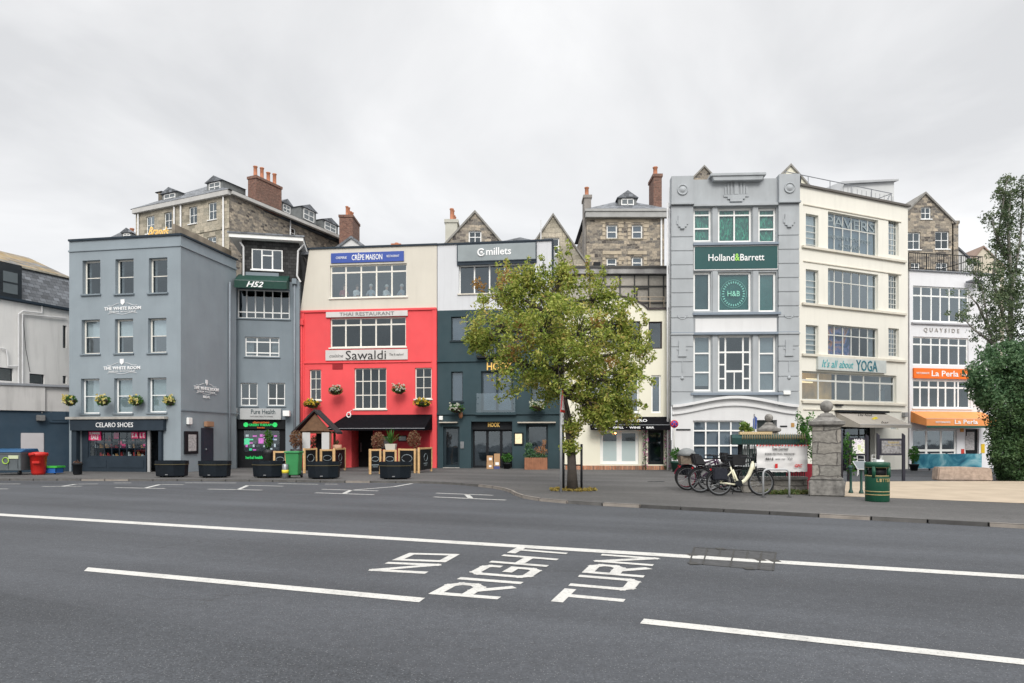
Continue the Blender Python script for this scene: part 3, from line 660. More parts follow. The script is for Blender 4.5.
b.win(None, 1, 1, mat('near_black', ()), rv=.2, rect=wr, sill=False, hole=False, pane=glassc, name='shop_window')
k = b.mb(); k.box(sh[0], sh[1], .18, .3, 0, wr[2]); k.box(sh[0], wr[0], .18, .3, wr[2], sh[3]); k.box(wr[1], sh[1], .18, .3, wr[2], sh[3]); k.build('stall_riser', mat('near_black', ()), b.root)
k = b.mb(); k.box(sh[0], sh[1], 1.5, 1.6, 0, sh[3]); k.build('shop_interior', interior, b.root)
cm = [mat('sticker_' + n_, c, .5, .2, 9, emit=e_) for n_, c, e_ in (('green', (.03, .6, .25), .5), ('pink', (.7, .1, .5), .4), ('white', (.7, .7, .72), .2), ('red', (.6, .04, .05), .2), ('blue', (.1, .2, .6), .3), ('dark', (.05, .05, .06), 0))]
k = b.mb(); rr = random.Random(8)
for i in range(9):
    for j in range(5):
        if rr.random() < .3: continue
        x = wr[0] + .12 + (wr[1] - wr[0] - .3) * i / 9; z = wr[2] + .1 + (wr[3] - wr[2] - .3) * j / 5; w2 = rr.uniform(.08, .22); h2 = rr.uniform(.06, .18)
        k.box(x, x + w2, .32, .36, z, z + h2, rr.choice([0, 1, 2, 2, 3, 4, 5, 5, 5]))
r = b.R(243, 438.5, 249.5, 444.5, .3); k.box(r[0], r[1], .3, .31, r[2], r[3], 0); r = b.R(258.5, 438, 266, 443.5, .3); k.box(r[0], r[1], .3, .31, r[2], r[3], 1)
k.build('window_display', cm, b.root, 'bright stickers and packets behind the health shop glass')
k = b.mb(); r = b.R(245, 456, 262, 459); k.text('herbal health', r[0], r[1], r[2], r[3], .165, bold=.02); k.build('lettering', grn, b.root)

# ================================================================ red building
b = B('red_building', 'four storey coral-red building with a cream top storey and a black awning', (300, 37.0), (437, 36.1), D=9)
redf = mat('red_dark', (.30, .015, .02), .7, .1)
b.win((330, 264.3, 406.8, 297.3), 5, [.22], offw, rv=.12, fw=.07, bw=.08, sillm=offw)
b.win((330, 317.3, 406, 347.2), 5, [.24], offw, rv=.12, fw=.07, bw=.08, sillm=offw)
b.win((309.5, 369.6, 321, 400), 2, [.3, .64], offw, rv=.1, bw=.035)
b.win((354.3, 368, 386.4, 409), 4, [.32, .66], offw, rv=.1, bw=.05, sillm=offw)
b.win((415, 367.7, 431.6, 398.9), 2, [.3, .64], offw, rv=.1, bw=.035)
zr = b.z(310.3, 370); zt = b.z(247.5, 370); u9 = b.u(309.3)
dg = b.R(351.5, 430, 373, 468.5); b.hole(dg[0], dg[1], 0, dg[3] + .1, 1.2)
def ex(m): m.add([(.01, 0, zr), (u9, 0, zr), (u9, 0, zt)], [(0, 1, 2)]); m.add([(.01, 0, zr), (u9, 0, zt), (u9, 9, zt), (.01, 9, zr)], [(0, 1, 2, 3)])
b.wall(red, 0, zr, label='coral red rendered wall'); b.wall(creamr, zr, zt, u0=u9, label='cream rendered top storey', extra=ex)
b.roof(zt); b.floors([b.z(414, 370), b.z(360, 370), b.z(306, 370)])
k = b.mb(); k.box(u9 - .1, b.W + .02, -.07, .3, zt, zt + .09); k.build('coping', navy, b.root)
b.band(.0, b.W - .02, zr - .06, zr + .06, .08, red, 'ledge'); b.band(.0, b.W - .3, b.z(362, 370) - .05, b.z(362, 370) + .04, .06, red)
b.band(b.W - .25, b.W - .02, 0, zr - .06, .05, red, 'pilaster'); b.band(.0, .25, 0, zr - .06, .05, red, 'pilaster')
blus = mat('royal_blue_sign', (.045, .09, .36), .5); yel = mat('yellow_edge', (.75, .6, .15), .5)
b.sign((331.3, 252.4, 404, 262.4), blus, .06, texts=[('CRÊPE MAISON', .29, .71, .22, .92, whl, .01), ('CREPERIE', .07, .22, .4, .64, whl, 0), ('RESTAURANT', .77, .94, .42, .64, whl, 0)], label='royal blue sign lettered CRÊPE MAISON')
b.sign((326.6, 311.5, 408, 316.9), mat('off_white_sign', (.62, .6, .58), .6), .1, texts=[('THAI RESTAURANT', .17, .84, .2, .85, mat('grey_letters', ()), 0)], label='long white sign lettered THAI RESTAURANT')
b.sign((326, 349.8, 408, 360.2), mat('off_white_sign', ()), .08, texts=[('Sawaldi', .25, .74, .06, .92, blk, 0), ('cuisine', .05, .22, .3, .6, mat('grey_letters', ()), 0, .4), ('Thai & seafood', .78, .95, .4, .62, mat('grey_letters', ()), 0)], label='white sign with Sawaldi in large black letters')
b.band(b.u(332.5), b.u(343), b.z(369.5, 338), b.z(364, 338), .02, redf, 'air_vent')
b.pipe([(.12, -.12, .2), (.12, -.12, zr - .4)], .055, red)
k = b.mb(); k.box(.02, .26, -.22, -.05, zr - .75, zr - .45); k.build('rain_hopper', red, b.root, bevel=.02)
blka = mat('black_canvas', (.008, .008, .010), .9, .2, 4, .15, 30, spec=.05)
canopy(b, (347.5, 414.6, 432.5, 430.5), 0, 1.7, blka, .1, name='awning', splay=.55, splay_r=-.0, label='wide black canvas awning')
# badge, ground floor
k = b.mb(); r = b.R(346, 412, 351.5, 417.6, -.4); k.tube([((r[0] + r[1]) / 2 + .11 * math.cos(t / 16 * 6.283), -.4, (r[2] + r[3]) / 2 + .13 * math.sin(t / 16 * 6.283)) for t in range(16)], .03, 6, closed=True); k.tube([((r[0] + r[1]) / 2, -.4, r[3] - .05), ((r[0] + r[1]) / 2, 0, r[3] + .1)], .015, 5); k.build('ring_badge', white, b.root)
k = b.mb(); k.box(dg[0], dg[1], 1.1, 1.15, 0, dg[3]); o = k.build('door', mat('near_black', ()), b.root)
k = b.mb(); k.box(dg[0] + .15, dg[0] + .19, 1.02, 1.1, .9, 1.4); k.build('handle', steel, o)
r = b.R(374, 431, 430, 468); k = b.mb(); k.box(r[0], r[1], -.03, -.004, 0, r[3]); k.build('ground_floor_panel', mat('deep_red_paint', (.42, .02, .03), .6, .1), b.root)
for px in ((379, 436, 390, 449), (398.5, 435.5, 407, 441.5)):
    r = b.R(*px); k = b.mb(); k.box(r[0], r[1], -.06, -.028, r[2], r[3]); w = k.build('window', darkm, b.root); k = b.mb(); k.box(r[0] + .05, r[1] - .05, -.066, -.058, r[2] + .05, r[3] - .05); k.build('pane', mat('dim_window', ()), w)
# seated diners seen through the top window
skin = mat('skin', (.5, .3, .22), .6); 

# ================================================================ teal building
b = B('teal_building', 'dark teal building with an off-white top storey and a long grey sign', (437.3, 36.1), (563.5, 35.2), D=8.5)
zr = b.z(309.3, 490); zt = b.z(243, 495); tk = mat('teal_trim_dark', (.012, .026, .034), .5, .1)
b.win((458.7, 263.9, 535, 292.8), 5, 1, white, rv=.2, fw=.06, bw=.07, sillm=creamr)
wt = dict(mats=tk, sillm=tk, rv=.12, fw=.05)
for r in ((451, 316.6, 467, 340.6), (451, 371.6, 462.8, 401.5), (531, 371.6, 546, 401.5), (531, 316.6, 546, 340.6)): b.win(r, 1, 1, blind=(.999, mat('blue_grey_blind', (.2, .22, .26), .8)) , **wt)
for r in ((481, 329, 513, 357.5), (481, 371, 513, 412)): b.win(r, 2, 1, bw=.12, **{**wt, 'fw': .1}, sill=False, blind=(.999, mat('blue_grey_blind', ())), name='balcony_door')
r1 = b.R(443, 426.5, 459.5, 467.5); r2 = b.R(471, 421.5, 512.2, 468); r3 = b.R(526, 424.5, 548, 468)
b.hole(r1[0], r1[1], 0, r1[3], .25); b.hole(r2[0], r2[1], 0, r2[3], .6); b.hole(r3[0], r3[1], 0, r3[3], .35)
b.wall(teal, 0, zr, label='dark teal rendered wall'); b.wall(offwall, zr, zt, u1=b.u(551.8), label='off-white rendered top storey'); b.roof(zt, u1=b.u(551)); b.floors([b.z(418, 495), b.z(364, 495), b.z(305, 495)])
k = b.mb(); k.box(0, b.u(552.5), -.07, .3, zt, zt + .08); k.box(b.u(551.8), b.u(553.4), -.05, .3, zr, zt + .08); k.build('coping', navy, b.root)
b.band(0, b.W - .05, b.z(360.5, 495) - .05, b.z(360.5, 495) + .05, .08, teal); b.band(0, b.W - .05, b.z(413.5, 495) - .06, b.z(413.5, 495) + .06, .09, teal)
so_, sr_ = b.sign((458.3, 244.6, 535.8, 260.8), mat('slate_grey_sign', (.27, .305, .315), .5), .14, texts=[('millets', .37, .69, .32, .78, whl, .015)], border=navy, label='long grey sign lettered millets with a round leaf emblem')
k = b.mb(); cx_ = sr_[0] + (sr_[1] - sr_[0]) * .305; cz_ = (sr_[2] + sr_[3]) / 2
k.tube([(cx_ + .17 * math.cos(t / 14 * 5.2 + .7), -.16, cz_ + .17 * math.sin(t / 14 * 5.2 + .7)) for t in range(15)], .045, 6); k.sphere((cx_ + .02, -.15, cz_), .08, 8); k.build('emblem', whl, so_)
r = b.R(458.3, 260.8, 535.8, 264.5); k = b.mb(); k.box(r[0] - .05, r[1] + .05, -.1, 0, r[2], r[3]); k.build('shutter_box', navy, b.root, bevel=.01)
k = b.mb(); r = b.R(487, 362.4, 513, 370.2); k.text('HOOK', r[0], r[1], r[2], r[3], -.06, bold=.02, ext=.05); k.build('lettering', gold, b.root, 'gold HOOK letters between the balconies')
# balconies
k = b.mb(); r = b.R(477, 393.5, 515.6, 414); k.box(r[0], r[1], -.16, -.145, r[2] + .08, r[3]); o = k.build('glass_balustrade', mat('balustrade_glass', (1,) * 3, kind=k_glass, tint=.93, refl=1.2), b.root)
k = b.mb(); k.box(r[0] - .05, r[1] + .05, -.2, 0, r[2] - .05, r[2] + .06)
for x in (r[0] + .08, r[1] - .08):
    for t in (.2, .5, .8): k.sphere((x, -.17, r[2] + (r[3] - r[2]) * t), .03, 8)
k.build('balcony_ledge', teal, b.root)
k = b.mb(); r = b.R(477.5, 337, 516, 357.5); k.box(r[0], r[1], -.32, 0, r[2] - .05, r[2] + .07); k.box(r[0], r[1], -.3, -.27, r[3] - .04, r[3])
for i in range(19): x = r[0] + .02 + (r[1] - r[0] - .04) * i / 18; k.box(x - .01, x + .01, -.3, -.28, r[2], r[3])
k.build('balcony_railing', darkm, b.root)
# ground floor
k = b.mb(); 
for rc, y in ((r1, .2), (r2, .55), (r3, .3)): k.box(rc[0], rc[1], y + .5, y + .55, 0, rc[3])
k.build('shop_interior', interior, b.root)
b.win(None, 1, 1, tk, rv=.18, rect=(r1[0], r1[1], .1, r1[3]), sill=False, hole=False, name='door', fw=.13)
k = b.mb(); k.box(r1[0], r1[1], -.03, .2, 0, .1); k.build('door_step', mat('pale_stone_ledge', ()), b.root)
zz1 = r2[3] - .42
b.win(None, [.36, .7], 1, darkm, rv=.5, rect=(r2[0], r2[1], .1, zz1), sill=False, hole=False, name='entrance_door', fw=.09, bw=.14)
k = b.mb(); k.box(r2[0], r2[1], .3, .4, zz1, r2[3]); o = k.build('entrance_fascia', darkm, b.root)
k = b.mb(); q = b.R(488, 422.6, 500, 427, .3); k.text('HOOK', q[0], q[1], q[2], q[3], .28, bold=.03); k.build('lettering', gold, o)
b.win(None, 1, 1, tk, rv=.25, rect=(r3[0], r3[1], 1.1, r3[3]), sill=False, hole=False, name='shop_window', fw=.12)
k = b.mb(); k.box(r3[0], r3[1], .2, .35, 0, 1.1); k.build('stall_riser', teal, b.root)
k = b.mb(); r = b.R(514, 432.5, 523.5, 445); k.box(r[0], r[1], -.07, 0, r[2], r[3]); o = k.build('menu_case', darkm, b.root, bevel=.01); k = b.mb(); k.box(r[0] + .07, r[1] - .07, -.08, -.065, r[2] + .07, r[3] - .07); k.build('menu_sheet', mat('lit_menu', (.75, .66, .42), .6, .15, 9, emit=.25), o)
for px in ((440, 421.9, 458, 423), (518, 421.9, 556, 423.1)):
    r = b.R(*px); k = b.mb(); k.box(r[0], r[1], -.25, 0, r[2], r[3]); k.build('strip_light', mat('strip_light_cover', (.5, .45, .38), .5), b.root)
k = b.mb(); r = b.R(439.5, 416, 443, 420); k.box(r[0], r[1], -.1, 0, r[2], r[3]); k.build('alarm_box', white, b.root, bevel=.01)
k = b.mb(); r = b.R(460, 412, 463.5, 421); k.tube([((r[0] + r[1]) / 2, 0, r[3]), ((r[0] + r[1]) / 2, -.25, r[3])], .015, 5); k.lathe([(.05, -.35), (.11, -.25), (.11, -.05), (.04, 0)], ((r[0] + r[1]) / 2, -.25, r[3]), 8); k.build('wall_lantern', mat('copper_lamp', (.3, .13, .06), .5), b.root)
k = b.mb(); r = b.R(460.5, 441.5, 464, 448.5); k.box(r[0], r[1], -.05, 0, r[2], r[3]); k.build('entry_panel', steel, b.root, bevel=.01)

# ================================================================ cream cafe building with arched parapet
b = B('cafe_building', 'cream cafe building with an arched parapet and black awning behind the street tree', (564, 34.3), (671.2, 34.0), D=8)
br_ = mat('brown_black_frame', (.03, .02, .022), .5)
b.win((590, 321.3, 640.3, 348.8), [.28, .6], 1, br_, rv=.1, sillm=cafec, fw=.06, bw=.07); b.win((648.6, 321.5, 662.2, 348.8), 1, 1, br_, rv=.1, sill=False, fw=.07)
b.win((651.2, 375.2, 661, 413), 1, 1, white, rv=.08, sill=False, blind=(.999, mat('blue_grey_blind', ())), fw=.08)
b.win((584, 372, 639, 412.5), [.25, .5, .75], 1, white, rv=.1, fw=.08, bw=.1, curtain=.1)
za = b.z(309.6, 655); zp = .27
r1 = b.R(600, 430, 639, 466.3); r2 = b.R(648, 430, 664.5, 467.5); r3 = b.R(566, 430, 592, 464)
b.hole(r1[0], r1[1], zp + .05, r1[3], .3); b.hole(r2[0], r2[1], zp + .05, r2[3], .4)
b.wall(cafec, 0, za); b.roof(za); b.floors([b.z(418, 620), b.z(361, 620)])
# arch parapet
ua, ub = b.u(588), b.u(647.5); zt_ = b.z(297.3, 618); n = 16
pts = [(ua + (ub - ua) * i / n, 0, za + (zt_ - za) * math.sin(math.pi * i / n) ** .75) for i in range(n + 1)]
k = b.mb(); k.prism([(ua, .0, za)] + pts[1:-1] + [(ub, .0, za)], (0, .3, 0)); k.build('arched_parapet', cafec, b.root)
k = b.mb(); cpt = [(x, -.05, z) for x, _, z in pts]
for i in range(n): a, c = pts[i], pts[i + 1]; k.prism([(a[0], -.06, a[2]), (c[0], -.06, c[2]), (c[0], -.06, c[2] + .09), (a[0], -.06, a[2] + .09)], (0, .42, 0))
k.box(ub, b.W + .04, -.08, .4, za, za + .09); k.box(-.02, ua, -.08, .4, za, za + .09); k.build('coping', br_, b.root)
b.win(None, [.5], 1, white, rv=.15, rect=(r1[0], r1[1], zp + .06, r1[3]), sill=False, hole=False, name='cafe_door', fw=.16, bw=.26)
k = b.mb(); w_ = (r1[1] - r1[0]); k.box(r1[0] + .16, r1[0] + w_ / 2 - .13, .155, .16, zp + .22, zp + .22 + 1.0); k.box(r1[0] + w_ / 2 + .13, r1[1] - .16, .155, .16, zp + .22, zp + .22 + 1.0); k.build('frosted_film', mat('frosted_film', (.42, .5, .5), .5, .05), b.root)
b.win((566, 430, 592, 464.5), 1, [.52], white, rv=.1, fw=.1, sill=False, hole=False)
b.win(None, 1, 1, darkm, rv=.3, rect=(r2[0], r2[1], zp + .06, r2[3]), sill=False, hole=False, name='door', fw=.14)
k = b.mb(); k.box(0, b.W, .9, 1.0, 0, r1[3] + .1); k.build('shop_interior', interior, b.root)
k = b.mb(); k.box(.05, b.W - .25, -.12, -.004, 0, zp); k.build('brick_plinth', brickl, b.root, 'low orange brick plinth', bevel=.01)
cn, c_ = canopy(b, (590, 416.8, 667.5, 430), 0, .75, blka, .24, name='awning', label='black awning with white lettering')
k = b.mb(); W_ = c_[1] - c_[0]; k.text('PETIT BISTRO', c_[0] + W_ * .27, c_[1] - W_ * .28, c_[3] + .16, c_[3] + .30, -.56, bold=.03)
k.text('STEAK  ·  GRILL  ·  WINE  ·  BAR', c_[0] + W_ * .05, c_[1] - W_ * .2, c_[2] + .07, c_[2] + .17, -.775, bold=.03); k.build('lettering', whl, cn)
k = b.mb()
for x, rr_ in ((b.u(653.5) + .0, 1), (b.u(615), 1)): k.sphere((b.u(614.5), -.5, b.z(433.3, 614)), .04, 8)
k.build('lamp', mat('warm_lamp', (1, .6, .25), .5, 0, emit=3), b.root)
b.pipe([(b.u(669.6), -.07, 0), (b.u(669.6), -.07, za - .3), (b.u(669.6), -.07, b.z(188, 669))], .05, pipew)
# glazed roof terrace room
k_ = B('roof_terrace_room', 'panelled glass and metal roof terrace room behind the arched parapet', (560, 38.5), (667.5, 38.5), D=3)
zt1 = k_.z(274.5, 630); zb1 = k_.z(312, 630)
k = k_.mb(); k.box(0, k_.W, .03, 3, zb1 - 1.5, zt1); k.build('panel_wall', mat('fawn_panel', (.40, .37, .32), .25, .08, 2, spec=.6), k_.root)
k = k_.mb()
for px in (590, 605, 620, 634.5, 648.5, 663.5): x = k_.u(px); k.box(x - .035, x + .035, -.03, .05, zb1 - .5, zt1)
for py in (275, 286.3, 302.8): z = k_.z(py, 630); k.box(0, k_.W, -.035, .045, z - .035, z + .035)
x0_, x1_ = k_.u(636), k_.u(648.5); z1_ = k_.z(288, 640); k.box(x0_, x1_, -.05, .0, z1_ - .06, z1_); k.box(x0_, x0_ + .08, -.05, 0, zb1 - .4, z1_)
k.build('panel_frame', mat('umber_metal', (.05, .048, .045), .5), k_.root)
k = k_.mb(); k.box(-.1, k_.W + .05, -.25, 3.1, zt1, zt1 + .3, 0); k.box(-.15, k_.W + .15, -.32, 3.2, zt1 + .3, zt1 + .42, 1); k.build('roof', [mat('weathered_parapet2', (.36, .35, .34), .9, .35, 2, streak=.6), mat('umber_metal', ())], k_.root)
k = k_.mb(); z = k_.z(301, 640, -1.4); k.tube([(k_.u(636, -1.4), -1.4, z), (k_.u(664.5, -1.4), -1.4, z)], .025, 6); k.tube([(k_.u(636, -1.4), -1.4, z + .22), (k_.u(664.5, -1.4), -1.4, z + .22)], .02, 6)
for px in (640, 650, 664): k.tube([(k_.u(px, -1.4), -1.4, z + .24), (k_.u(px, -1.4), -1.4, z - 1)], .02, 6)
k.build('timber_handrail', mat('pale_timber', (.55, .45, .33), .6), k_.root)
# ================================================================ pale blue-grey art deco building
b = B('art_deco_building', 'tall pale blue-grey building with green-curtained windows and a dark green sign reading Holland&Barrett', (671.5, 33.3), (797.3, 33.0), D=4, sl=1.1)
tins = mat('green_tinsel_curtain', (0, 0, 0), .4, kind=k_tinsel)
zt = b.z(179, 735); wz = dict(rv=.14, fw=.1, bw=.07, sill=False)
for r, c in (((693.4, 207.6, 711.5, 241.5), 1), ((718, 207.6, 752, 242), 2), ((758.4, 207.6, 776.4, 242.5), 1)):
    b.win(r, c, [.2, .6] if c == 1 else [.2], white, blind=(.999, tins), pane=glassc, **wz)
dg_ = mat('deep_green_blind', (.015, .12, .10), .7, .2, 4)
for i, r in enumerate(((693.4, 271.8, 711, 311), (718, 271.8, 751.5, 311.5), (758.6, 272, 776.4, 311.8))):
    b.win(r, 1, 1, white, blind=(.999, dg_ if i else mat('dim_green_blind', (.05, .09, .09), .7)), pane=glassc, **wz)
r = b.R(693.4, 335, 711.5, 391.3); b.win(None, 1, [.32, .66], white, rect=r, blind=(.9, mat('grey_blind', (.3, .33, .34), .8)), **wz)
r = b.R(718, 335, 752, 391.3); zc = r[3] - (r[3] - r[2]) * .3
b.win(None, [.24, .76], [.3], white, rect=r, **{**wz, 'bw': .08}); 
k = b.mb(); w_ = r[1] - r[0]
for t in (.52, .77):
    z = r[3] - (r[3] - r[2]) * t; k.box(r[0] + .1, r[0] + w_ * .22, .135, .175, z - .035, z + .035); k.box(r[1] - w_ * .22, r[1] - .1, .135, .175, z - .035, z + .035)
z = r[3] - (r[3] - r[2]) * .64; k.box(r[0] + w_ * .26, r[1] - w_ * .26, .12, .175, z - .05, z + .05); k.box(r[0] + w_ * .5 - .025, r[0] + w_ * .5 + .025, .13, .175, r[2] + .1, z)
k.build('glazing_bars', white, b.root)
r_ = b.R(758.6, 335, 776.4, 391.8); b.win(None, 1, [.32, .66], white, rect=r_, blind=(.98, mat('grey_blind', ())), **wz)
b.win((693, 420.5, 742.5, 461), [.27, .54, .78], [.25, .62], white, rv=.12, fw=.07, bw=.07, sillm=hbw, blind=(.999, mat('blue_grey_blind', ())))
rd = b.R(757, 420, 777, 471); b.hole(rd[0], rd[1], 0, rd[3], .6)
zm = b.z(407, 735)
b.wall(hbw, 0, zm, label='grey-white painted ground storey'); b.wall(hbg, zm, zt, label='pale blue-grey painted upper wall'); b.roof(zt)
b.floors([b.z(402, 735), b.z(322, 735), b.z(258, 735)])
k = b.mb(); k.box(rd[0], rd[1], .55, .6, 0, rd[3]); k.build('door', mat('door_grey_green', (.12, .15, .15), .5), b.root)
# pilasters with block joints
pl = mat('pale_blue_grey_paint', ())
for (x0, x1) in ((671.2, 692.2), (778, 798)):
    k = b.mb(); u0, u1 = b.u(x0) - .02, b.u(x1) + .02; zts = b.z(176.5, 735); zl = b.z(204.5, 735)
    k.box(u0, u1, -.22, .3, zl + .06, zts); k.box(u0 - .03, u1 + .03, -.3, .3, zl - .04, zl + .06)
    ys = [204.5, 237, 251, 265, 279, 293, 307, 318, 333, 347, 362, 377, 392, 406]
    for i in range(len(ys) - 1):
        za_, zb_ = b.z(ys[i + 1], 735), b.z(ys[i], 735); k.box(u0, u1, -.14, .02, za_ + .02, zb_ - .02 - (.04 if i == 0 else 0)); k.box(u0 + .02, u1 - .02, -.12, .02, za_ - .02, za_ + .02)
    uc = (u0 + u1) / 2
    k.box(u0 - .02, u1 + .02, -.2, .02, b.z(334, 735) - .05, b.z(334, 735) + .04)
    k.build('pilaster', pl, b.root, bevel=.012)
    k = b.mb(); T = Matrix.Translation((uc, -.22, b.z(190.5, 735))) @ Matrix.Rotation(R(90), 4, 'X')
    k.lathe([(.26, -.01), (.26, .05), (.21, .05), (.21, .02), (.15, .03), (.12, .07), (.001, .08)], n=20, T=T)
    zq = b.z(227, 735); k.box(uc - .2, uc + .2, -.2, -.12, zq, zq + .55); k.box(uc - .28, uc + .28, -.18, -.12, zq + .12, zq + .3); k.box(uc - .1, uc + .1, -.24, -.12, zq - .1, zq)
    zq = b.z(355, 735); k.box(uc - .17, uc + .17, -.19, -.12, zq, zq + .7); k.box(uc - .26, uc + .26, -.17, -.12, zq + .25, zq + .33); k.box(uc - .2, uc + .2, -.21, -.12, zq - .08, zq)
    zq = b.z(372, 735); k.box(uc - .02, uc + .02, -.17, -.12, zq, zq + .5); k.lathe([(.09, 0), (.09, .04)], n=10, T=Matrix.Translation((uc, -.13, zq - .3)) @ Matrix.Rotation(R(90), 4, 'X'))
    zq = b.z(316, 735); k.tube([(uc + .22 * math.cos(math.pi * t / 8), -.14, zq + .05 - .2 * math.sin(math.pi * t / 8)) for t in range(9)], .03, 6)
    k.build('moulded_relief', pl, b.root)
# centre parapet cap + relief
k = b.mb(); r = b.R(710, 175.8, 763, 182.5); k.prism([(r[0], -.3, r[3]), (r[1], -.3, r[3]), (r[1] - .12, -.3, r[2]), (r[0] + .12, -.3, r[2])], (0, .6, 0)); k.box(r[0] - .05, r[1] + .05, -.36, .35, r[3] - .12, r[3] + .02); k.build('parapet_cap', pl, b.root, bevel=.02)
uc = b.u(736); k = b.mb(); z0 = b.z(202.5, 736)
k.box(uc - .42, uc + .42, -.07, 0, z0 + .15, z0 + .28); k.box(uc - .6, uc + .6, -.05, 0, z0 + .26, z0 + .38); k.box(uc - .3, uc + .3, -.1, 0, z0 + .02, z0 + .15)
for i, w2 in enumerate((.55, .42, .28)): k.box(uc - w2, uc - w2 + .09, -.05, 0, z0 + .38, z0 + .75 + .2 * i); k.box(uc + w2 - .09, uc + w2, -.05, 0, z0 + .38, z0 + .75 + .2 * i)
k.box(uc - .1, uc + .1, -.06, 0, z0 + .38, z0 + 1.2); k.build('moulded_relief', pl, b.root, bevel=.01)
for px in (693.6, 714.8, 755.2): 
    x = b.u(px); 
for x0, x1 in ((712.2, 717.3), (752.6, 757.8)):
    for y0, y1 in ((206.5, 243), (271, 313), (334, 393)):
        r = b.R(x0, y0, x1, y1); b.band(r[0], r[1], r[2], r[3], .05, pl, 'mullion_pier')
lt = mat('ledge_dark_blue_grey', (.22, .26, .31), .7, .1, 2)
for y, x0, x1 in ((244.5, 692.5, 778), (205.5, 692.5, 778), (314, 692, 780), (333.7, 671, 798), (394, 690, 784)):
    z = b.z(y, 735); b.band(b.u(x0), b.u(x1), z - .06, z + .06, .18, lt if y != 205.5 else pl)
gsn = mat('deep_green_sign', (.005, .065, .065), .4, .05)
b.sign((694.4, 246.8, 777, 269.3), gsn, .08, texts=[('Holland', .165, .48, .36, .66, whl, .008), ('&', .485, .545, .36, .68, mat('lime_lettering', (.35, .7, .12), .5), .012), ('Barrett', .55, .84, .36, .66, whl, .008)], label='dark green sign lettered Holland&Barrett', border=hbw)
b.sign((695, 318.6, 776.4, 332.2), hbw, .05, label='blank grey-white sign panel', name='blank_sign')
k = b.mb(); uc, zc = b.u(734.5), b.z(293, 735)
k.tube([(uc + .62 * math.cos(t / 36 * 6.283), .185, zc + .68 * math.sin(t / 36 * 6.283)) for t in range(36)], .008, 4, closed=True)
for t in range(28):
    a = t / 28 * 6.283; k.box(-.025, .025, -.005, .005, -.05, .05, T=Matrix.Translation((uc + .5 * math.cos(a), .18, zc + .56 * math.sin(a))) @ Matrix.Rotation(-a + 1.57, 4, 'Y'))
k.text('H&B', uc - .3, uc + .3, zc - .13, zc + .13, .13, ext=.01, bold=.0); k.build('window_lettering', mat('mint_lettering', (.3, .7, .55), .6), b.root, 'mint H&B roundel on the middle window')
# arched moulding over the ground floor
def arcpts(bb, xs, ye, ya, n=20):
    ua, ub = bb.u(xs[0]), bb.u(xs[1]); ze, zc = bb.z(ye, 735), bb.z(ya, 735); o = []
    for i in range(n + 1):
        t = i / n; f = .5 - .5 * math.cos(2 * math.pi * min(max((t - .0), 0), 1)); f = f ** .8; o.append((ua + (ub - ua) * t, ze + (zc - ze) * f))
    return o
k = b.mb(); ap = arcpts(b, (672, 797), 407.5, 398.7)
for i in range(len(ap) - 1):
    a, c = ap[i], ap[i + 1]; k.prism([(a[0], -.26, a[1]), (c[0], -.26, c[1]), (c[0], -.26, c[1] + .13), (a[0], -.26, a[1] + .13)], (0, .3, 0))
    k.prism([(a[0], -.06, a[1] - .28), (c[0], -.06, c[1] - .28), (c[0], -.06, c[1]), (a[0], -.06, a[1])], (0, .07, 0)); k.prism([(a[0], -.1, a[1] - .34), (c[0], -.1, c[1] - .34), (c[0], -.1, c[1] - .27), (a[0], -.1, a[1] - .27)], (0, .11, 0))
    # infill so the white paint reaches the arch
    if c[1] - .2 > zm: k.prism([(a[0], -.03, zm), (c[0], -.03, zm), (c[0], -.03, max(c[1] - .2, zm)), (a[0], -.03, max(a[1] - .2, zm))], (0, .034, 0))
k.build('arched_moulding', hbw, b.root, 'white moulding in a shallow arch')
k = b.mb(); r = b.R(782, 391, 789, 395); k.box(r[0], r[1], -.25, -.1, r[2], r[3]); k.build('alarm_box', white, b.root, bevel=.02)
for px, m_ in (((780, 425.6, 787, 427), darkm), ((791, 423, 794.2, 427), mat('brass_plate', (.45, .25, .08), .4)), ((676, 429, 690.5, 430.4), darkm)):
    r = b.R(*px); k = b.mb(); k.box(r[0], r[1], -.03, 0, r[2], r[3]); k.build('wall_plate', m_, b.root)
b.pipe([(b.u(671.2) - .12, .3, 0), (b.u(671.2) - .12, .3, zt - 1)], .045, pipew)

# ================================================================ ivory building with yoga studio
b = B('ivory_building', 'ivory four storey building with a large yoga banner and dark grid windows', (798.2, 33.2), (908, 36.3), D=9)
gb = mat('grey_window_film', (.13, .18, .22), .6, .1, 2); wi = dict(rv=.14, fw=.05, sill=False)
cr = mat('crittall_white', (.62, .62, .58), .5)
ws = []
for ly, (l_, m_, r_) in enumerate((((805.8, 214.4, 818.5, 249.6), (828, 215.8, 878.2, 253), (888.3, 220.2, 898.8, 255)),
                                 ((805.8, 269.7, 818.5, 304.8), (828, 271.3, 878.2, 308), (888.3, 274.4, 898.8, 308.9)),
                                 ((805.8, 325.2, 818.5, 354.5), (828, 326.4, 878.2, 356.2), (888.3, 328.3, 899, 356.4)))):
    b.win(l_, 1, [.3, .48, .66, .84], cr, bw=.03, blind=(.999, mat('frosted_grey', (.55, .57, .56), .7)), **wi)
    ws.append(b.win(m_, 6, [.33] if ly else [.36], cr, bw=.05, blind=(.999, gb) if ly == 0 else None, curtain=0 if ly == 0 else .12, **wi))
    b.win(r_, 4, [.18, .36, .54, .7, .85], cr, bw=.03, blind=(.999, mat('grey_beige_curtain', (.2, .19, .18), .9, .3, 6)) if ly else None, curtain=.3, **wi)
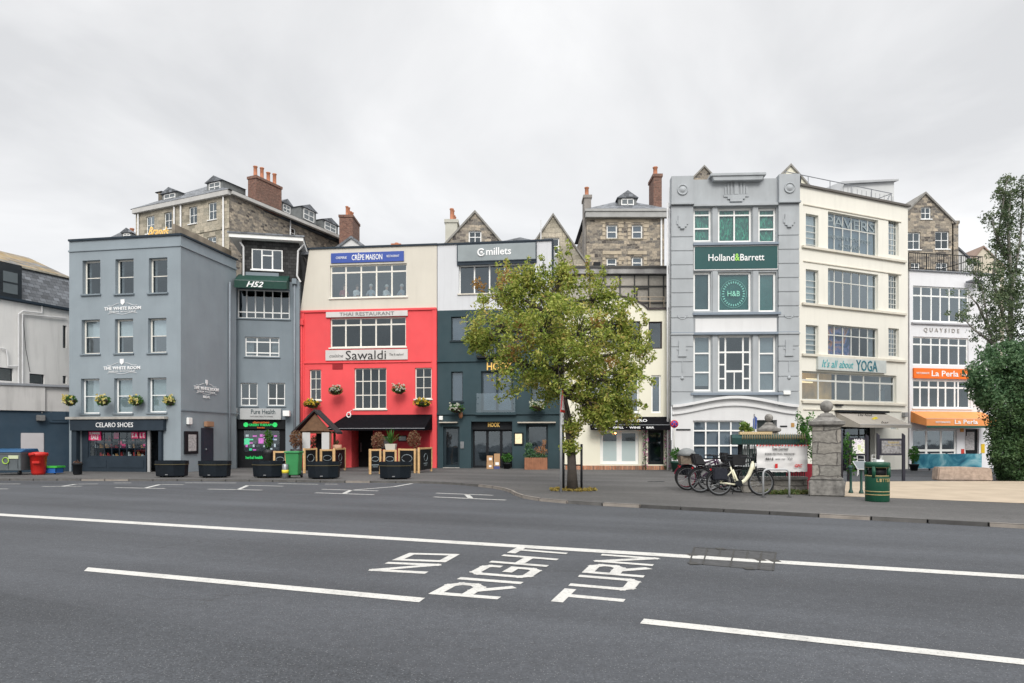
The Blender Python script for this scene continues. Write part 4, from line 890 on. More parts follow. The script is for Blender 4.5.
w4 = b.win((802, 373.2, 896.5, 401.5), [.185, .365, .52, .66, .84], [.3], cr, rv=.14, fw=.08, bw=.09, sillm=pav2)
zt = b.z(186, 800); 
r1 = b.R(838, 427, 875, 470); b.hole(r1[0], r1[1], 0, r1[3], .4); r2 = b.R(801.5, 422.5, 808, 468); b.hole(r2[0], r2[1], 0, r2[3], .3)
b.win((890.6, 422, 898.4, 429.6), 1, 1, cr, rv=.1, sill=False)
b.wall(pav, 0, zt, sides=True); b.roof(zt); b.floors([b.z(411, 853), b.z(362, 853), b.z(314, 853), b.z(260, 853)])
k = b.mb(); k.box(-.05, b.W + .08, -.12, .35, zt, zt + .1); k.build('coping', mat('dark_ledge', (.12, .11, .1), .7), b.root)
for y in (253.8, 308.6, 357.5, 402.9):
    z = b.z(y + .4, 853); b.band(b.u(801.5), b.u(905), z - .07, z + .05, .12, pav2)
for y in (213.5, 268, 410.5):
    z = b.z(y, 853); b.band(b.u(803), b.u(901), z - .03, z + .03, .05, pav2)
# lettering on first window, colourful poster in the third, lit room in the fourth
u0, u1, z0, z1 = ws[0][1]; H_ = z1 - z0; W_ = u1 - u0
k = b.mb(); k.text('PAVERS', u0 + W_ * .02, u1 - W_ * .03, z1 - H_ * .35, z1 - H_ * .08, .13, ext=.008); k.text('WOMENS & MENS SHOES', u0 + W_ * .04, u1 - W_ * .1, z0 + H_ * .32, z0 + H_ * .43, .13, ext=.008); k.text('FOOTWEAR', u0 + W_ * .27, u1 - W_ * .32, z0 + H_ * .12, z0 + H_ * .23, .13, ext=.008)
k.build('window_lettering', mat('pale_lettering', (.26, .31, .33), .6), b.root, 'pale PAVERS lettering on the top window')
def k_post(H, col):
    n_ = H['noise'](1.3, 3, dist=2); rp = H['nd']('ShaderNodeValToRGB'); H['l'].new(n_, rp.inputs[0]); el = rp.color_ramp.elements
    cs = [(.01, .02, .07), (.03, .1, .3), (.25, .22, .4), (.6, .22, .08), (.03, .02, .05)]
    while len(el) < 5: el.new(.5)
    for i, c in enumerate(cs): el[i].position = .32 + i * .09; el[i].color = c + (1,)
    H['l'].new(rp.outputs[0], H['b'].inputs['Base Color'])
u0, u1, z0, z1 = ws[2][1]; k = b.mb(); k.box(u0 + .03, u0 + (u1 - u0) * .5, .24, .25, z0 + .03, z1 - .03); k.build('picture_poster', mat('picture_poster_print', (0,) * 3, kind=k_post), b.root, 'large colourful poster inside the window')
u0, u1, z0, z1 = w4[1]; k = b.mb(); k.box(u0 + .02, u0 + (u1 - u0) * .5, 1.2, 1.25, z0, z1 + .3); k.build('studio_wall', mat('lit_ochre_wall', (.5, .3, .1), .8, .5, 1.2, emit=.4), b.root, 'warm ochre lit room behind the window')
k = b.mb()
for i, (x, z) in enumerate(((.1, .72), (.22, .66), (.3, .78))): k.box(u0 + x * 4, u0 + x * 4 + .7, .8, .9, z0 + z * (z1 - z0), z0 + z * (z1 - z0) + .06)
k.build('ceiling_lamp', mat('warm_tube', (1, .75, .4), .5, 0, emit=1.2), b.root)
k = b.mb(); k.box(u0 + (u1 - u0) * .54, u1 - .05, 1.2, 1.25, z0, z1); k.build('studio_wall', mat('dim_fawn', (.22, .19, .15), .9), b.root)
k = b.mb(); k.tube([(u0 + (u1 - u0) * .68, 1.0, z0 + .3), (u0 + (u1 - u0) * .8, 1.0, z0 + .75)], .03, 5); k.prism([(u0 + (u1 - u0) * .88, .6, z0 + .08), (u1 - .1, .6, z0 + .08), (u1 - .1, .6, z1 - .5)], (0, .05, 0)); k.build('stair_balustrade', mat('door_grey_green', ()), b.root)
tl = mat('turquoise_lettering', (.03, .33, .36), .6)
b.sign((816, 358.9, 884, 371.6), mat('pale_banner', (.52, .55, .53), .7, .1, 3), .14, texts=[('YOGA', .54, .86, .06, .92, mat('teal_blue_lettering', (.015, .15, .2), .6), .01), ('about', .295, .5, .22, .78, tl, 0, .3), ("It's all", .05, .27, .2, .8, tl, 0, .3)], label="pale banner lettered It's all about YOGA")
gy = mat('taupe_canvas', (.36, .33, .29), .8, .1, 3, .1)
cn, c_ = canopy(b, (836, 412.6, 884, 427.5), 0, 1.5, gy, .14, name='awning', splay=.1, splay_r=.1, label='taupe shop awning')
k = b.mb(); k.box(c_[0] + .0, c_[1], -.25, 0, c_[5], c_[5] + .1); k.build('awning_case', darkm, b.root)
k = b.mb(); sc_ = c_
def aw(t): return -.02 - 1.5 * t
for tx, t0, h_, xa, xb in (('Dix Neuf', .12, .17, .3, .58), ('bar', .7, .12, .45, .6)):
    z_ = sc_[5] + (sc_[3] - sc_[5]) * (t0 + .1); k.text(tx, sc_[0] + (sc_[1] - sc_[0]) * xa, sc_[0] + (sc_[1] - sc_[0]) * xb, z_ - h_ / 2, z_ + h_ / 2, aw(t0 + .1) - .12, shear=.2, ext=.01)
k.build('lettering', blk, cn)
k = b.mb(); z_ = sc_[5] + (sc_[3] - sc_[5]) * .5; x_ = sc_[0] + (sc_[1] - sc_[0]) * .42; k.prism([(x_, aw(.5) - .1, z_), (x_ + .3, aw(.5) - .1, z_ + .1), (x_ + .5, aw(.5) - .1, z_ + .02), (x_ + .2, aw(.5) - .1, z_ - .06)], (0, .01, 0)); k.build('emblem', mat('lemon_yellow', (.75, .62, .05), .6), cn)
b.win(None, [.3, .7], [.2], darkm, rv=.3, rect=(r1[0], r1[1], .1, r1[3]), sill=False, hole=False, name='shop_door', fw=.09, bw=.07, pane=glassc)
k = b.mb(); k.box(.1, b.W - .1, 2.2, 2.3, 0, r1[3]); k.build('shop_interior', interior, b.root)
k = b.mb(); k.box(r2[0], r2[1], .2, .3, 0, r2[3]); k.build('door', mat('door_grey_green', ()), b.root)
k = b.mb(); r = b.R(901.5, 412.5, 905, 417); k.box(r[0], r[1], -.2, 0, r[2], r[3]); k.build('junction_box', mat('box_grey', (.3, .3, .3), .6), b.root, bevel=.02)
k = b.mb(); r = b.R(835, 404.6, 841.5, 406); k.box(r[0], r[1], -.12, 0, r[2], r[3]); k.build('wall_lamp', darkm, b.root)
# roof railing and rooftop shed
k = b.mb(); zr0 = b.z(200, 853, .6) ; h_ = b.z(185.5, 800, .5)
h1, h2 = zt + .1, zt + 1.02
for i in range(6): x = .1 + (b.W - .2) * i / 5; k.tube([(x, .9, h1), (x, .9, h2)], .022, 6)
for f in (.5, 1): k.tube([(.05, .9, h1 + (h2 - h1) * f), (b.W - .05, .9, h1 + (h2 - h1) * f), (b.W - .05, 4, h1 + (h2 - h1) * f)], .022, 6)
k.tube([(b.W - .1, .9, h2), (b.W - .9, .9, h1)], .02, 6); k.build('roof_railing', mat('railing_grey', (.22, .23, .25), .5), b.root)
k = b.mb(); x0, x1 = b.u(838, 2.5), b.u(894, 2.5); za, zb_ = b.z(184.5, 838, 2.5), b.z(181, 890, 2.5)
k.prism([(x0, 2.5, zt - .1), (x1, 2.5, zt - .1), (x1, 2.5, zb_), (x0 + .2, 2.5, za)], (0, 3, 0), 0); k.prism([(x0 - .5, 2.3, za - 1.3), (x0 - .4, 2.3, za - 1.3), (x0 + .25, 2.3, za + .03), (x1 + .15, 2.3, zb_ + .03), (x1 + .15, 2.3, zb_ + .13), (x0 + .1, 2.3, za + .13)], (0, 3.4, 0), 1)
for i in range(12): x = x0 + .4 + (x1 - x0 - .5) * i / 11; k.box(x - .015, x + .015, 2.48, 2.5, zt, za - .05, 1)
k.build('rooftop_shed', [mat('cladding_white', (.6, .61, .61), .6, .05, 2), mat('cladding_grey', (.42, .43, .44), .6)], b.root, 'white clad lean-to on the flat roof')
k = b.mb(); r = b.R(796, 190, 801, 195); k.box(-.0, .3, .1, .5, zt + .1, zt + .55); k.build('vent_box', darkm, b.root)

# ================================================================ white restaurant building at right
b = B('restaurant_building', 'white three storey building with orange La Perla sign and orange awning', (909.3, 36.8), (1000, 37.9), D=5)
zt = b.z(272.5, 945)
w1 = b.win((913, 286.8, 969.3, 322), [.16, .34, .5, .66, .84], [.27], white, rv=.08, fw=.07, bw=.08, sill=False, curtain=.05)
w2 = b.win((913, 337.3, 968.5, 365.4), [.16, .34, .5, .66, .84], [.27], white, rv=.08, fw=.07, bw=.08, sill=False)
w3 = b.win((913, 380, 970.8, 408.2), [.14, .29, .45, .58, .74, .8], [.27], white, rv=.08, fw=.08, bw=.09, sillm=white)
w4 = b.win((913, 429.5, 957, 455), 3, [.82], white, rv=.1, fw=.08, bw=.12, sillm=white)
rd = b.R(965.5, 429, 979, 469); b.hole(rd[0], rd[1], 0, rd[3], .2)
b.wall(perl, 0, zt, label='white rendered wall'); b.roof(zt); b.floors([b.z(418, 945), b.z(372, 945), b.z(329, 945)])
k = b.mb(); k.box(-.02, b.W, -.1, .3, zt, zt + .06); k.build('coping', lead, b.root)
for y in (324.2,): z = b.z(y, 945); b.band(b.u(911), b.u(972), z - .05, z + .04, .12, mat('ledge_grey', (.42, .42, .44), .7), 'ledge')
b.sign((912.6, 368.7, 972, 378.9), mat('vivid_orange', (.85, .17, .015), .5, .04), .1, texts=[('La Perla', .29, .74, .22, .78, whl, .012), ('RISTORANTE', .04, .25, .42, .6, whl, .005), ('bar', .8, .93, .3, .6, whl, 0)], label='orange sign lettered La Perla', lm=None)
oc = mat('orange_canvas', (.80, .31, .10), .75, .08, 3, .1)
cn, c_ = canopy(b, (910.5, 411.6, 981, 425.8), 0, 1.1, oc, .36, name='awning', label='orange awning lettered La Perla')
k = b.mb(); W_ = c_[1] - c_[0]; k.text('La Perla', c_[0] + W_ * .38, c_[0] + W_ * .70, c_[2] + .1, c_[2] + .33, -1.13, bold=.012); k.text('RISTORANTE', c_[0] + W_ * .12, c_[0] + W_ * .32, c_[2] + .14, c_[2] + .24, -1.13, bold=.01); k.build('lettering', whl, cn)
k = b.mb(); k.box(c_[0], c_[1], -1.12, -1.1, c_[2] - .1, c_[2] + .005); k.build('awning_trim', mat('green_trim', (.01, .08, .06), .6), cn)
k = b.mb(); r = b.R(923.5, 328.3, 959, 333); k.text('QUAYSIDE', r[0], r[1], r[2], r[3], -.04, ext=.035, font_sp=1.7); k.build('lettering', mat('stone_letters', (.42, .40, .38), .7), b.root, 'spaced grey QUAYSIDE letters')
k = b.mb(); k.box(rd[0], rd[1], .12, .2, 0, rd[3]); o = k.build('door', darkm, b.root)
for px in ((968.5, 432, 976, 450), (965, 436, 968, 450)):
    r = b.R(*px); k = b.mb(); k.box(r[0], r[1], -.02 if px[0] < 966 else .105, -.01 if px[0] < 966 else .118, r[2], r[3]); k.build('notice_sheet', mat('printed_sheet', ()), o)
for px, m_ in (((960, 428.5, 963.6, 432), mat('amber_plate', (.6, .25, .02), .5)), ((961, 449, 964, 454), mat('red_sheet', (.6, .05, .03), .5)), ((981, 444, 984.5, 453), mat('yellow_sheet', (.75, .5, .02), .5))):
    r = b.R(*px); k = b.mb(); k.box(r[0], r[1], -.02, -.004, r[2], r[3]); k.build('wall_plate', m_, b.root)
k = b.mb(); x0, x1 = .05, b.u(984); z0 = zt + .06; h_ = .95
k.tube([(x0, .1, z0 + h_), (x1, .1, z0 + h_), (x1, 4, z0 + h_)], .025, 6); k.tube([(x0, .1, z0 + .1), (x1, .1, z0 + .1)], .02, 6)
n = 34
for i in range(n + 1): x = x0 + (x1 - x0) * i / n; k.tube([(x, .1, z0), (x, .1, z0 + h_)], .012 if i % 8 else .03, 5, cap=False)
k.build('roof_railing', darkm, b.root)
k = b.mb(); z_ = b.z(283, 970); k.box(b.u(964), b.u(975), -.55, -.1, z_ - .05, z_ + .05); k.tube([(b.u(975), 0, z_ + .35), (b.u(970), -.4, z_ + .1)], .03, 5); k.box(b.u(977), b.u(980), -.2, 0, b.z(287, 978), b.z(283, 978)); k.build('flood_lamp', lead, b.root)
k = b.mb(); k.box(.15, b.W - .1, 3.2, 3.3, 0, zt - .3); k.build('interior_partition', mat('dim_plum', (.10, .05, .06), .9), b.root)

# ================================================================ granite buildings on the higher street behind
def ret_pots(k, xs, z, r=.11, h=.55, mi=0, y=0):
    for x in xs: k.lathe([(r, z), (r * 1.15, z + .06), (r * .85, z + .1), (r * .8, z + h - .1), (r * 1.05, z + h - .06), (r, z + h)], (x, y, 0), 10, mi)
def chimney(parent, M, x0, x1, y0, y1, z0, z1, mtl, npots=3, along='y', ph=.7, name='chimney', r=.13):
    k = MB(M); k.box(x0, x1, y0, y1, z0, z1); k.box(x0 - .06, x1 + .06, y0 - .06, y1 + .06, z1 - .22, z1 - .02); o = k.build(name, mtl, parent)
    k = MB(M)
    for i in range(npots):
        t = (i + .5) / npots
        if along == 'y': ret_pots(k, [(x0 + x1) / 2], z1, r, ph * (1 + .15 * (i % 2)), 0, y0 + (y1 - y0) * t)
        else: ret_pots(k, [x0 + (x1 - x0) * t], z1, r, ph * (1 + .15 * (i % 2)), 0, (y0 + y1) / 2)
    k.build('chimney_pot', pot, o)
    return o
# --- long granite terrace: left face and right face
g = B('granite_terrace', 'long granite building with dormers and red chimney stacks above the corner building', (135.8, 54.2), (229.3, 50.0), D=14.5)
gs = B('x', '', (229.3, 50.0), (352, 64.0), root=g.root)
wf = dict(rv=.1, fw=.07, bw=.04, sillm=white)
for r in ((146, 216, 154.3, 233.5), (164, 212.2, 171.8, 228.6), (188.6, 206.6, 197, 223.6), (208, 202.2, 216.5, 219.6), (207, 236.6, 216, 246.5)): g.win(r, 2, [.5], white, **wf)
zt = g.z(191, 229); g.wall(ashlar, 5, zt, sides=False, label='coursed granite front wall')
gs.win((290.5, 228, 296, 238), 1, 2, white, **wf)
gs.wall(granite, 5, zt, sides=False, label='rubble granite flank wall')
k = MB(g.M); k.box(.05, g.W - .05, .4, 14, 5, 5.1); k.add([(0, 0, 5), (0, 14.5, 5), (0, 14.5, zt), (0, 0, zt)], [(0, 1, 2, 3)]); k.build('wall', granite, g.root)
k = MB(g.M); k.box(.1, g.W - .15, .5, 14, zt - .4, zt - .2); k.build('interior_floor', interior, g.root)
k = MB(g.M); k.box(-.1, g.W + .15, -.28, -.0, zt - .35, zt + .02, 0); k.box(g.W + .0, g.W + .3, .0, gs.W, zt - .25, zt + .02, 0); k.build('cornice', mat('pale_cornice', (.5, .49, .47), .7, .1, 2), g.root, bevel=.02)
def hip(k, x0, x1, y0, y1, z, h, m=0, ins=3.0):
    yc = (y0 + y1) / 2; xc = (x0 + x1) / 2
    if (y1 - y0) > (x1 - x0): a, b_ = (xc, y0 + ins, z + h), (xc, y1 - ins, z + h); f = [(0, 1, 4), (1, 2, 5, 4), (2, 3, 5), (3, 0, 4, 5)]
    else: a, b_ = (x0 + ins, yc, z + h), (x1 - ins, yc, z + h); f = [(0, 1, 5, 4), (1, 2, 5), (2, 3, 4, 5), (3, 0, 4)]
    k.add([(x0, y0, z), (x1, y0, z), (x1, y1, z), (x0, y1, z), a, b_], f, m)
k = MB(g.M); hip(k, -.3, g.W + .3, -.3, gs.W + .2, zt + .02, 2.3, 0, 3.4); k.build('roof', slate, g.root)
def dormer(bb, px0, px1, pyt, pyb, y=.8, cols=2, dep=2.2, roof_h=.45):
    u0, u1, z0, z1 = bb.R(px0, pyt, px1, pyb, y)
    k = bb.mb(); k.box(u0, u1, y, y + dep, z0, z1 - roof_h, 0); uc = (u0 + u1) / 2
    k.prism([(u0 - .12, y - .15, z1 - roof_h), (u1 + .12, y - .15, z1 - roof_h), (uc, y - .15, z1)], (0, dep + .15, 0), 1)
    o = k.build('dormer', [mat('lead_cheek', (.17, .18, .18), .7, .2, 4), slate], bb.root)
    k = bb.mb(); a, c, e, f = u0 + (u1 - u0) * .15, u1 - (u1 - u0) * .15, z0 + .15, z1 - roof_h - .05
    k.box(a, c, y - .05, y - .003, f - .06, f); k.box(a, c, y - .05, y - .003, e, e + .06); k.box(a, a + .06, y - .05, y - .003, e, f); k.box(c - .06, c, y - .05, y - .003, e, f); k.box(a, c, y - .045, y - .003, (e + f) / 2 - .03, (e + f) / 2 + .03); k.box((a + c) / 2 - .025, (a + c) / 2 + .025, y - .045, y - .003, e, f)
    w = k.build('window', white, o); k = bb.mb(); k.box(a + .05, c - .05, y - .025, y - .01, e + .05, f - .05); k.build('pane', mat('dim_window', ()), w)
dormer(g, 162, 178, 187.5, 204, .8); dormer(g, 207, 223, 176, 193.5, .8)
dormer(gs, 281, 291.5, 199, 214.5, .5); dormer(gs, 301, 316, 204.5, 222.5, .8); dormer(gs, 322, 338, 218, 233, .8)
M_g = g.M; Mi = g.Mi
def local(bb, px, py, Y): return bb.Mi @ at(px, py, Y)
q0, q1 = local(g, 256, 199, 53.5), local(g, 279.5, 207, 57.2); zc_ = at(256, 176.5, 53.5).z
chimney(g.root, g.M, g.W - .95, g.W - .1, 2.7, 5.4, zt - .3, 21.9, brickm, 4, 'y', .85, r=.17)
for px in (134 + 5.5, 175.5, 182, 224.5): g.pipe([(g.u(px), -.12, 5), (g.u(px), -.12, zt - .3)], .06, pipew)
gs.pipe([(gs.u(289.3), -.1, 8), (gs.u(289.3), -.1, zt - .2)], .06, pipew)
g.band(0, g.W, g.z(232, 200) - .1, g.z(232, 200) + .1, .06, ashlar, 'string_course')
q = local(g, 160, 195, 54.5); k = MB(g.M); k.lathe([(.22, 0), (.22, .8), (.3, .85)], (q.x - .1, q.y + .2, q.z - .7), 8, 0); k.box(q.x - .45, q.x + .3, q.y - .1, q.y + .5, q.z + .2, q.z + .26, 1); k.build('flue', [mat('flue_fawn', (.4, .35, .28), .8), darkm], g.root)
# gold sign on the roof behind the coping
def goldsign():
    o = thing('roof_sign', 'ornate golden script sign standing on the flat roof of the corner building', 'sign', at(158, 237, 35.0))
    k = MB(); P = at(148, 235.2, 35.0); Q = at(168.5, 226.8, 35.0)
    k.text('Brands', P.x, Q.x, P.z, Q.z, 35.0, bold=.0, shear=.5, ext=.06); k.build('lettering', mat('gold_leaf_glow', (.8, .52, .16), .35, .1, 4, emit=.2), o)  # unlit gold letters given a faint glow to read brighter
    k = MB(); k.box(P.x, Q.x, 35.0, 35.04, P.z - .25, P.z - .2)
    for t in (.1, .5, .9): x = P.x + (Q.x - P.x) * t; k.box(x - .02, x + .02, 35.0, 35.04, P.z - 1.0, P.z + .1)
    k.build('sign_frame', steel, o)
goldsign()
# --- separate brick chimney on a house further along
def chimney_house(name, label, px, pyt, pyb, Y, w, dep, mtl, n, wallm=granite, ph=.8):
    a = at(px, pyt, Y); o = thing(name, label, 'chimney', (a.x, Y, at(px, pyb, Y).z))
    chimney(o, Matrix.Translation((a.x, Y, 0)), -w / 2, w / 2, 0, dep, 4, a.z, mtl, n, 'y', ph, 'stack'); return o
chimney_house('chimney_stack', 'red brick chimney stack with orange pots standing alone right of the granite terrace', 346, 214.5, 244, 58, 1.15, 2.6, brickm, 4)
# white gable roof
def gable(name, label, pxl, pxr, pya, pye, Y, wallm, roofm, dep=6, zb=4, win=None, cat='house', chim=None, apex=None):
    bb = B(name, label, (pxl, Y), (pxr, Y), D=dep, cat=cat); zE = bb.z(pye, (pxl + pxr) / 2); zA = bb.z(pya, (pxl + pxr) / 2); W = bb.W
    xa = W / 2 if apex is None else bb.u(apex)
    for r in (win or []): bb.win(r, 2, 2, white, rv=.1, fw=.07, bw=.04, sillm=white)
    g0 = [o for o in bb.ops if o[3] > zE]
    ops = bb.ops; bb.wall(wallm, zb, zE, u0=0, u1=W) if zE > zb else None
    # gable triangle in slices with the window left out
    k = bb.mb(); gw = [o for o in ops if o[3] > zE]
    zs = sorted({zE, zA, *[max(o[2], zE) for o in gw], *[o[3] for o in gw]})
    def xl(z): return xa * (z - zE) / (zA - zE)
    def xr(z): return W - (W - xa) * (z - zE) / (zA - zE)
    for i in range(len(zs) - 1):
        z0, z1 = zs[i], zs[i + 1]; mids_ = [o for o in gw if o[2] < (z0 + z1) / 2 < o[3]]
        cuts = [(xl(z0), xl(z1))] + [c for o in sorted(mids_) for c in ((o[0], o[0]), (o[1], o[1]))] + [(xr(z0), xr(z1))]
        for j in range(0, len(cuts), 2): k.add([(cuts[j][0], 0, z0), (cuts[j + 1][0], 0, z0), (cuts[j + 1][1], 0, z1), (cuts[j][1], 0, z1)], [(0, 1, 2, 3)])
    for o in gw:
        z0_ = max(o[2], zE); k.add([(o[0], 0, z0_), (o[1], 0, z0_), (o[1], 0, o[3]), (o[0], 0, o[3]), (o[0], .17, z0_), (o[1], .17, z0_), (o[1], .17, o[3]), (o[0], .17, o[3])], [(0, 4, 7, 3), (1, 2, 6, 5), (3, 7, 6, 2)])
    k.build('gable_wall', wallm, bb.root)
    k = bb.mb(); t = .16; e = .15
    for s0, s1 in (((-e, zE - e * (zA - zE) / xa), (xa, zA)), ((W + e, zE - e * (zA - zE) / (W - xa)), (xa, zA))):
        k.prism([(s0[0], -.12, s0[1]), (s1[0], -.12, s1[1]), (s1[0], -.12, s1[1] + t), (s0[0], -.12, s0[1] + t)], (0, dep + .2, 0))
    k.build('roof', roofm, bb.root)
    k = bb.mb(); k.box(.1, W - .1, .6, dep - .1, zE - .3, zE - .2); k.box(.3, W - .3, 1.5, 1.55, zb, zE); k.build('interior_floor', interior, bb.root)
    return bb
vg = mat('stone_verge_grey', (.25, .24, .22), .8, .3, 3)
gable('white_gable_house', 'small white gabled roof just behind the cream top storey', 337, 366, 238.5, 249, 44, mat('chalk_white_render', (.62, .62, .61), .8), slate, 5, 6)
g1 = gable('granite_gable_house', 'rubble granite gable with a small white window and a cream chimney with orange pots', 443.5, 504.5, 213, 247, 42, granite, vg, 9, 5, [(468.6, 230.8, 481.4, 242.8)], apex=475)
chimney(g1.root, g1.M, g1.u(444.3), g1.u(444.3) + .75, .6, 3.2, 8, at(446, 219, 42.6).z, mat('cream_chimney_render', (.48, .47, .41), .8, .1, 2, streak=.3), 4, 'y', .75)
g2 = gable('granite_gable_house', 'paler granite gable behind the off-white top storey, half hidden by the street tree', 521, 585.5, 216, 263, 41, ashlar, vg, 9, 5, [(543.8, 237.7, 559.4, 254)], apex=553)
k = g2.mb(); x = g2.u(540.6); k.tube([(x, -.4, 9), (x, -.4, g2.z(222, 540))], .035, 6); k.build('flag_pole', pipew, g2.root)
def slabroof(name, label, pts, Y, dep, h, m_, wallm, cat='house'):
    (x0, y0), (x1, y1) = pts; bb = B(name, label, (x0, Y), (x1, Y), D=dep, cat=cat); z0 = bb.z(y1, (x0 + x1) / 2); z1 = bb.z(y0, (x0 + x1) / 2)
    bb.wall(wallm, 4, z0); k = bb.mb(); hip(k, -.2, bb.W + .2, -.2, dep, z0, z1 - z0, 0, .3); k.build('roof', m_, bb.root); return bb
lr_ = slabroof('slate_roof_house', 'low grey slate roof between the two granite gables', ((500, 236.8), (540, 243)), 48, 6, 1, slate, granite)
chimney(lr_.root, lr_.M, lr_.u(533), lr_.u(537), 2, 3, 8, lr_.z(236, 535), pot, 2, 'x', .4)
q = chimney_house('chimney_pot', 'lone orange chimney pot just above the cream top storey', 396, 243.4, 250, 46, .55, .5, pot, 1, ph=.1)
lh = slabroof('slate_roof_house', 'small dark roofed house with two orange chimney pots at the far left skyline', ((109, 229.5), (141, 240)), 62, 6, 1, slate, granite)
chimney(lh.root, lh.M, lh.u(113), lh.u(120), 1.5, 3, 8, lh.z(231, 116), brickm, 2, 'x', .8, r=.2)
dormer(lh, 122, 132, 228, 239, -.1, dep=2)

# --- stone house with hipped roof
b = B('stone_house', 'granite house with a hipped slate roof, one dormer and a tall chimney at each side', (586.5, 46), (664.5, 46), D=8)
for r in ((606.6, 224.6, 617.4, 238.6), (632, 224.6, 642.6, 238.6), (606.6, 257.6, 616.8, 270), (632, 256.6, 642.6, 268.5)): b.win(r, 1, 2, white, rv=.12, fw=.09, bw=.06, sillm=ashlar, blind=(.999, mat('navy_blind', (.03, .05, .09), .6)))
zt = b.z(218, 625); b.wall(granite, 5, zt); k = b.mb()
for px in ((602, 221, 622, 241.8), (628, 221, 648, 241.8), (602, 251, 622, 256), (628, 251, 648, 255.5)):
    pass
st = mat('dressed_stone', (.48, .41, .31), .85, .2, 3, .3)
rr = random.Random(5)
for cx_ in (612, 637.3):
    for yb in (222, 226, 230, 234, 238):
        for sg in (-1, 1):
            w0 = rr.choice([3, 5]); x0 = cx_ + sg * 6.6; x1 = x0 + sg * w0; u0, u1 = sorted((b.u(x0), b.u(x1))); k.box(u0, u1, -.03, .0, b.z(yb + 1.6, cx_), b.z(yb - 1.6, cx_))
    for yb in (259, 263, 267):
        for sg in (-1, 1):
            w0 = rr.choice([3, 5.5]); x0 = cx_ + sg * 6.6; x1 = x0 + sg * w0; u0, u1 = sorted((b.u(x0), b.u(x1))); k.box(u0, u1, -.03, .0, b.z(yb + 1.6, cx_), b.z(yb - 1.6, cx_))
    r = b.R(cx_ - 9.5, 251, cx_ + 9.5, 254.6); k.box(r[0], r[1], -.04, 0, r[2], r[3]); r = b.R(cx_ - 8, 219.6, cx_ + 8, 222); k.box(r[0], r[1], -.04, 0, r[2], r[3])
k.build('window_surround', st, b.root, bevel=.01)
k = b.mb(); k.box(-.1, b.W + .25, -.35, 0, zt - .05, zt + .32, 0); k.box(-.15, b.W + .3, -.42, .1, zt + .32, zt + .5, 0); k.build('cornice', mat('grey_cornice', (.36, .36, .35), .7, .15, 2), b.root, bevel=.02)
k = b.mb(); hip(k, -.1, b.W + .3, -.35, 8, zt + .5, 1.25, 0, 1.9); k.build('roof', slate, b.root)
dormer(b, 618.5, 636.5, 190.8, 212.5, .5, roof_h=.5)
chimney(b.root, b.M, b.u(584.6), b.u(591.5), .2, 1.4, 5, b.z(193.5, 588), mat('cement_render_chimney', (.27, .25, .23), .9, .2, 2, streak=.3), 1, 'y', .7, r=.16)
chimney(b.root, b.M, b.u(653.6, 1), b.u(661.8, 1), 1, 2.6, zt - 1, b.z(173.5, 658, 1), brickm, 1, 'y', .75, r=.18)
b.pipe([(b.u(661), -.1, 6), (b.u(661), -.1, zt)], .06, pipew)
k = b.mb(); r = b.R(593.3, 263, 600, 270.5); k.box(r[0], r[1], -.3, 0, r[2], r[3]); k.build('vent_box', darkm, b.root)
# --- tiny gables behind the deco and ivory buildings
gable('stone_gable_house', 'tiny weathered stone gable tip peeking above the blue-grey parapet', 690, 718, 167.5, 182, 50, granite, vg, 5, 8)
gable('cream_gable_house', 'cream gable tip between the deco parapet and the rooftop railing', 769, 812, 166, 190, 50, cafec, vg, 5, 8)
# --- granite gable at right
g3 = gable('granite_gable_house', 'tall brown granite gable with white sash windows behind the white restaurant building', 897, 953.5, 194.2, 222.5, 48, granite, vg, 8, 4, [(921, 206.8, 931.2, 219), (907.6, 232.2, 920.6, 249.6), (935.2, 231.2, 949.2, 249), (910.8, 262.4, 920, 271.6), (936, 262.4, 948, 272)], apex=925)
chimney(g3.root, g3.M, g3.W - .1, g3.W + .35, .0, 2.5, 4, g3.z(220.5, 955), granite, 0)
gable('white_lean_house', 'small white gable between the granite gable and the tall thin tree', 946, 974, 249.5, 264, 52, mat('chalk_white_render', ()), slate, 5, 6, apex=958)
gable('cream_gable_house', 'small cream gable with an orange tiled edge seen left of the tall thin tree', 966, 1004, 247.5, 268, 60, mat('cream_far_render', (.58, .52, .42), .8), mat('tile_edge', (.28, .2, .16), .8), 5, 6, apex=983)
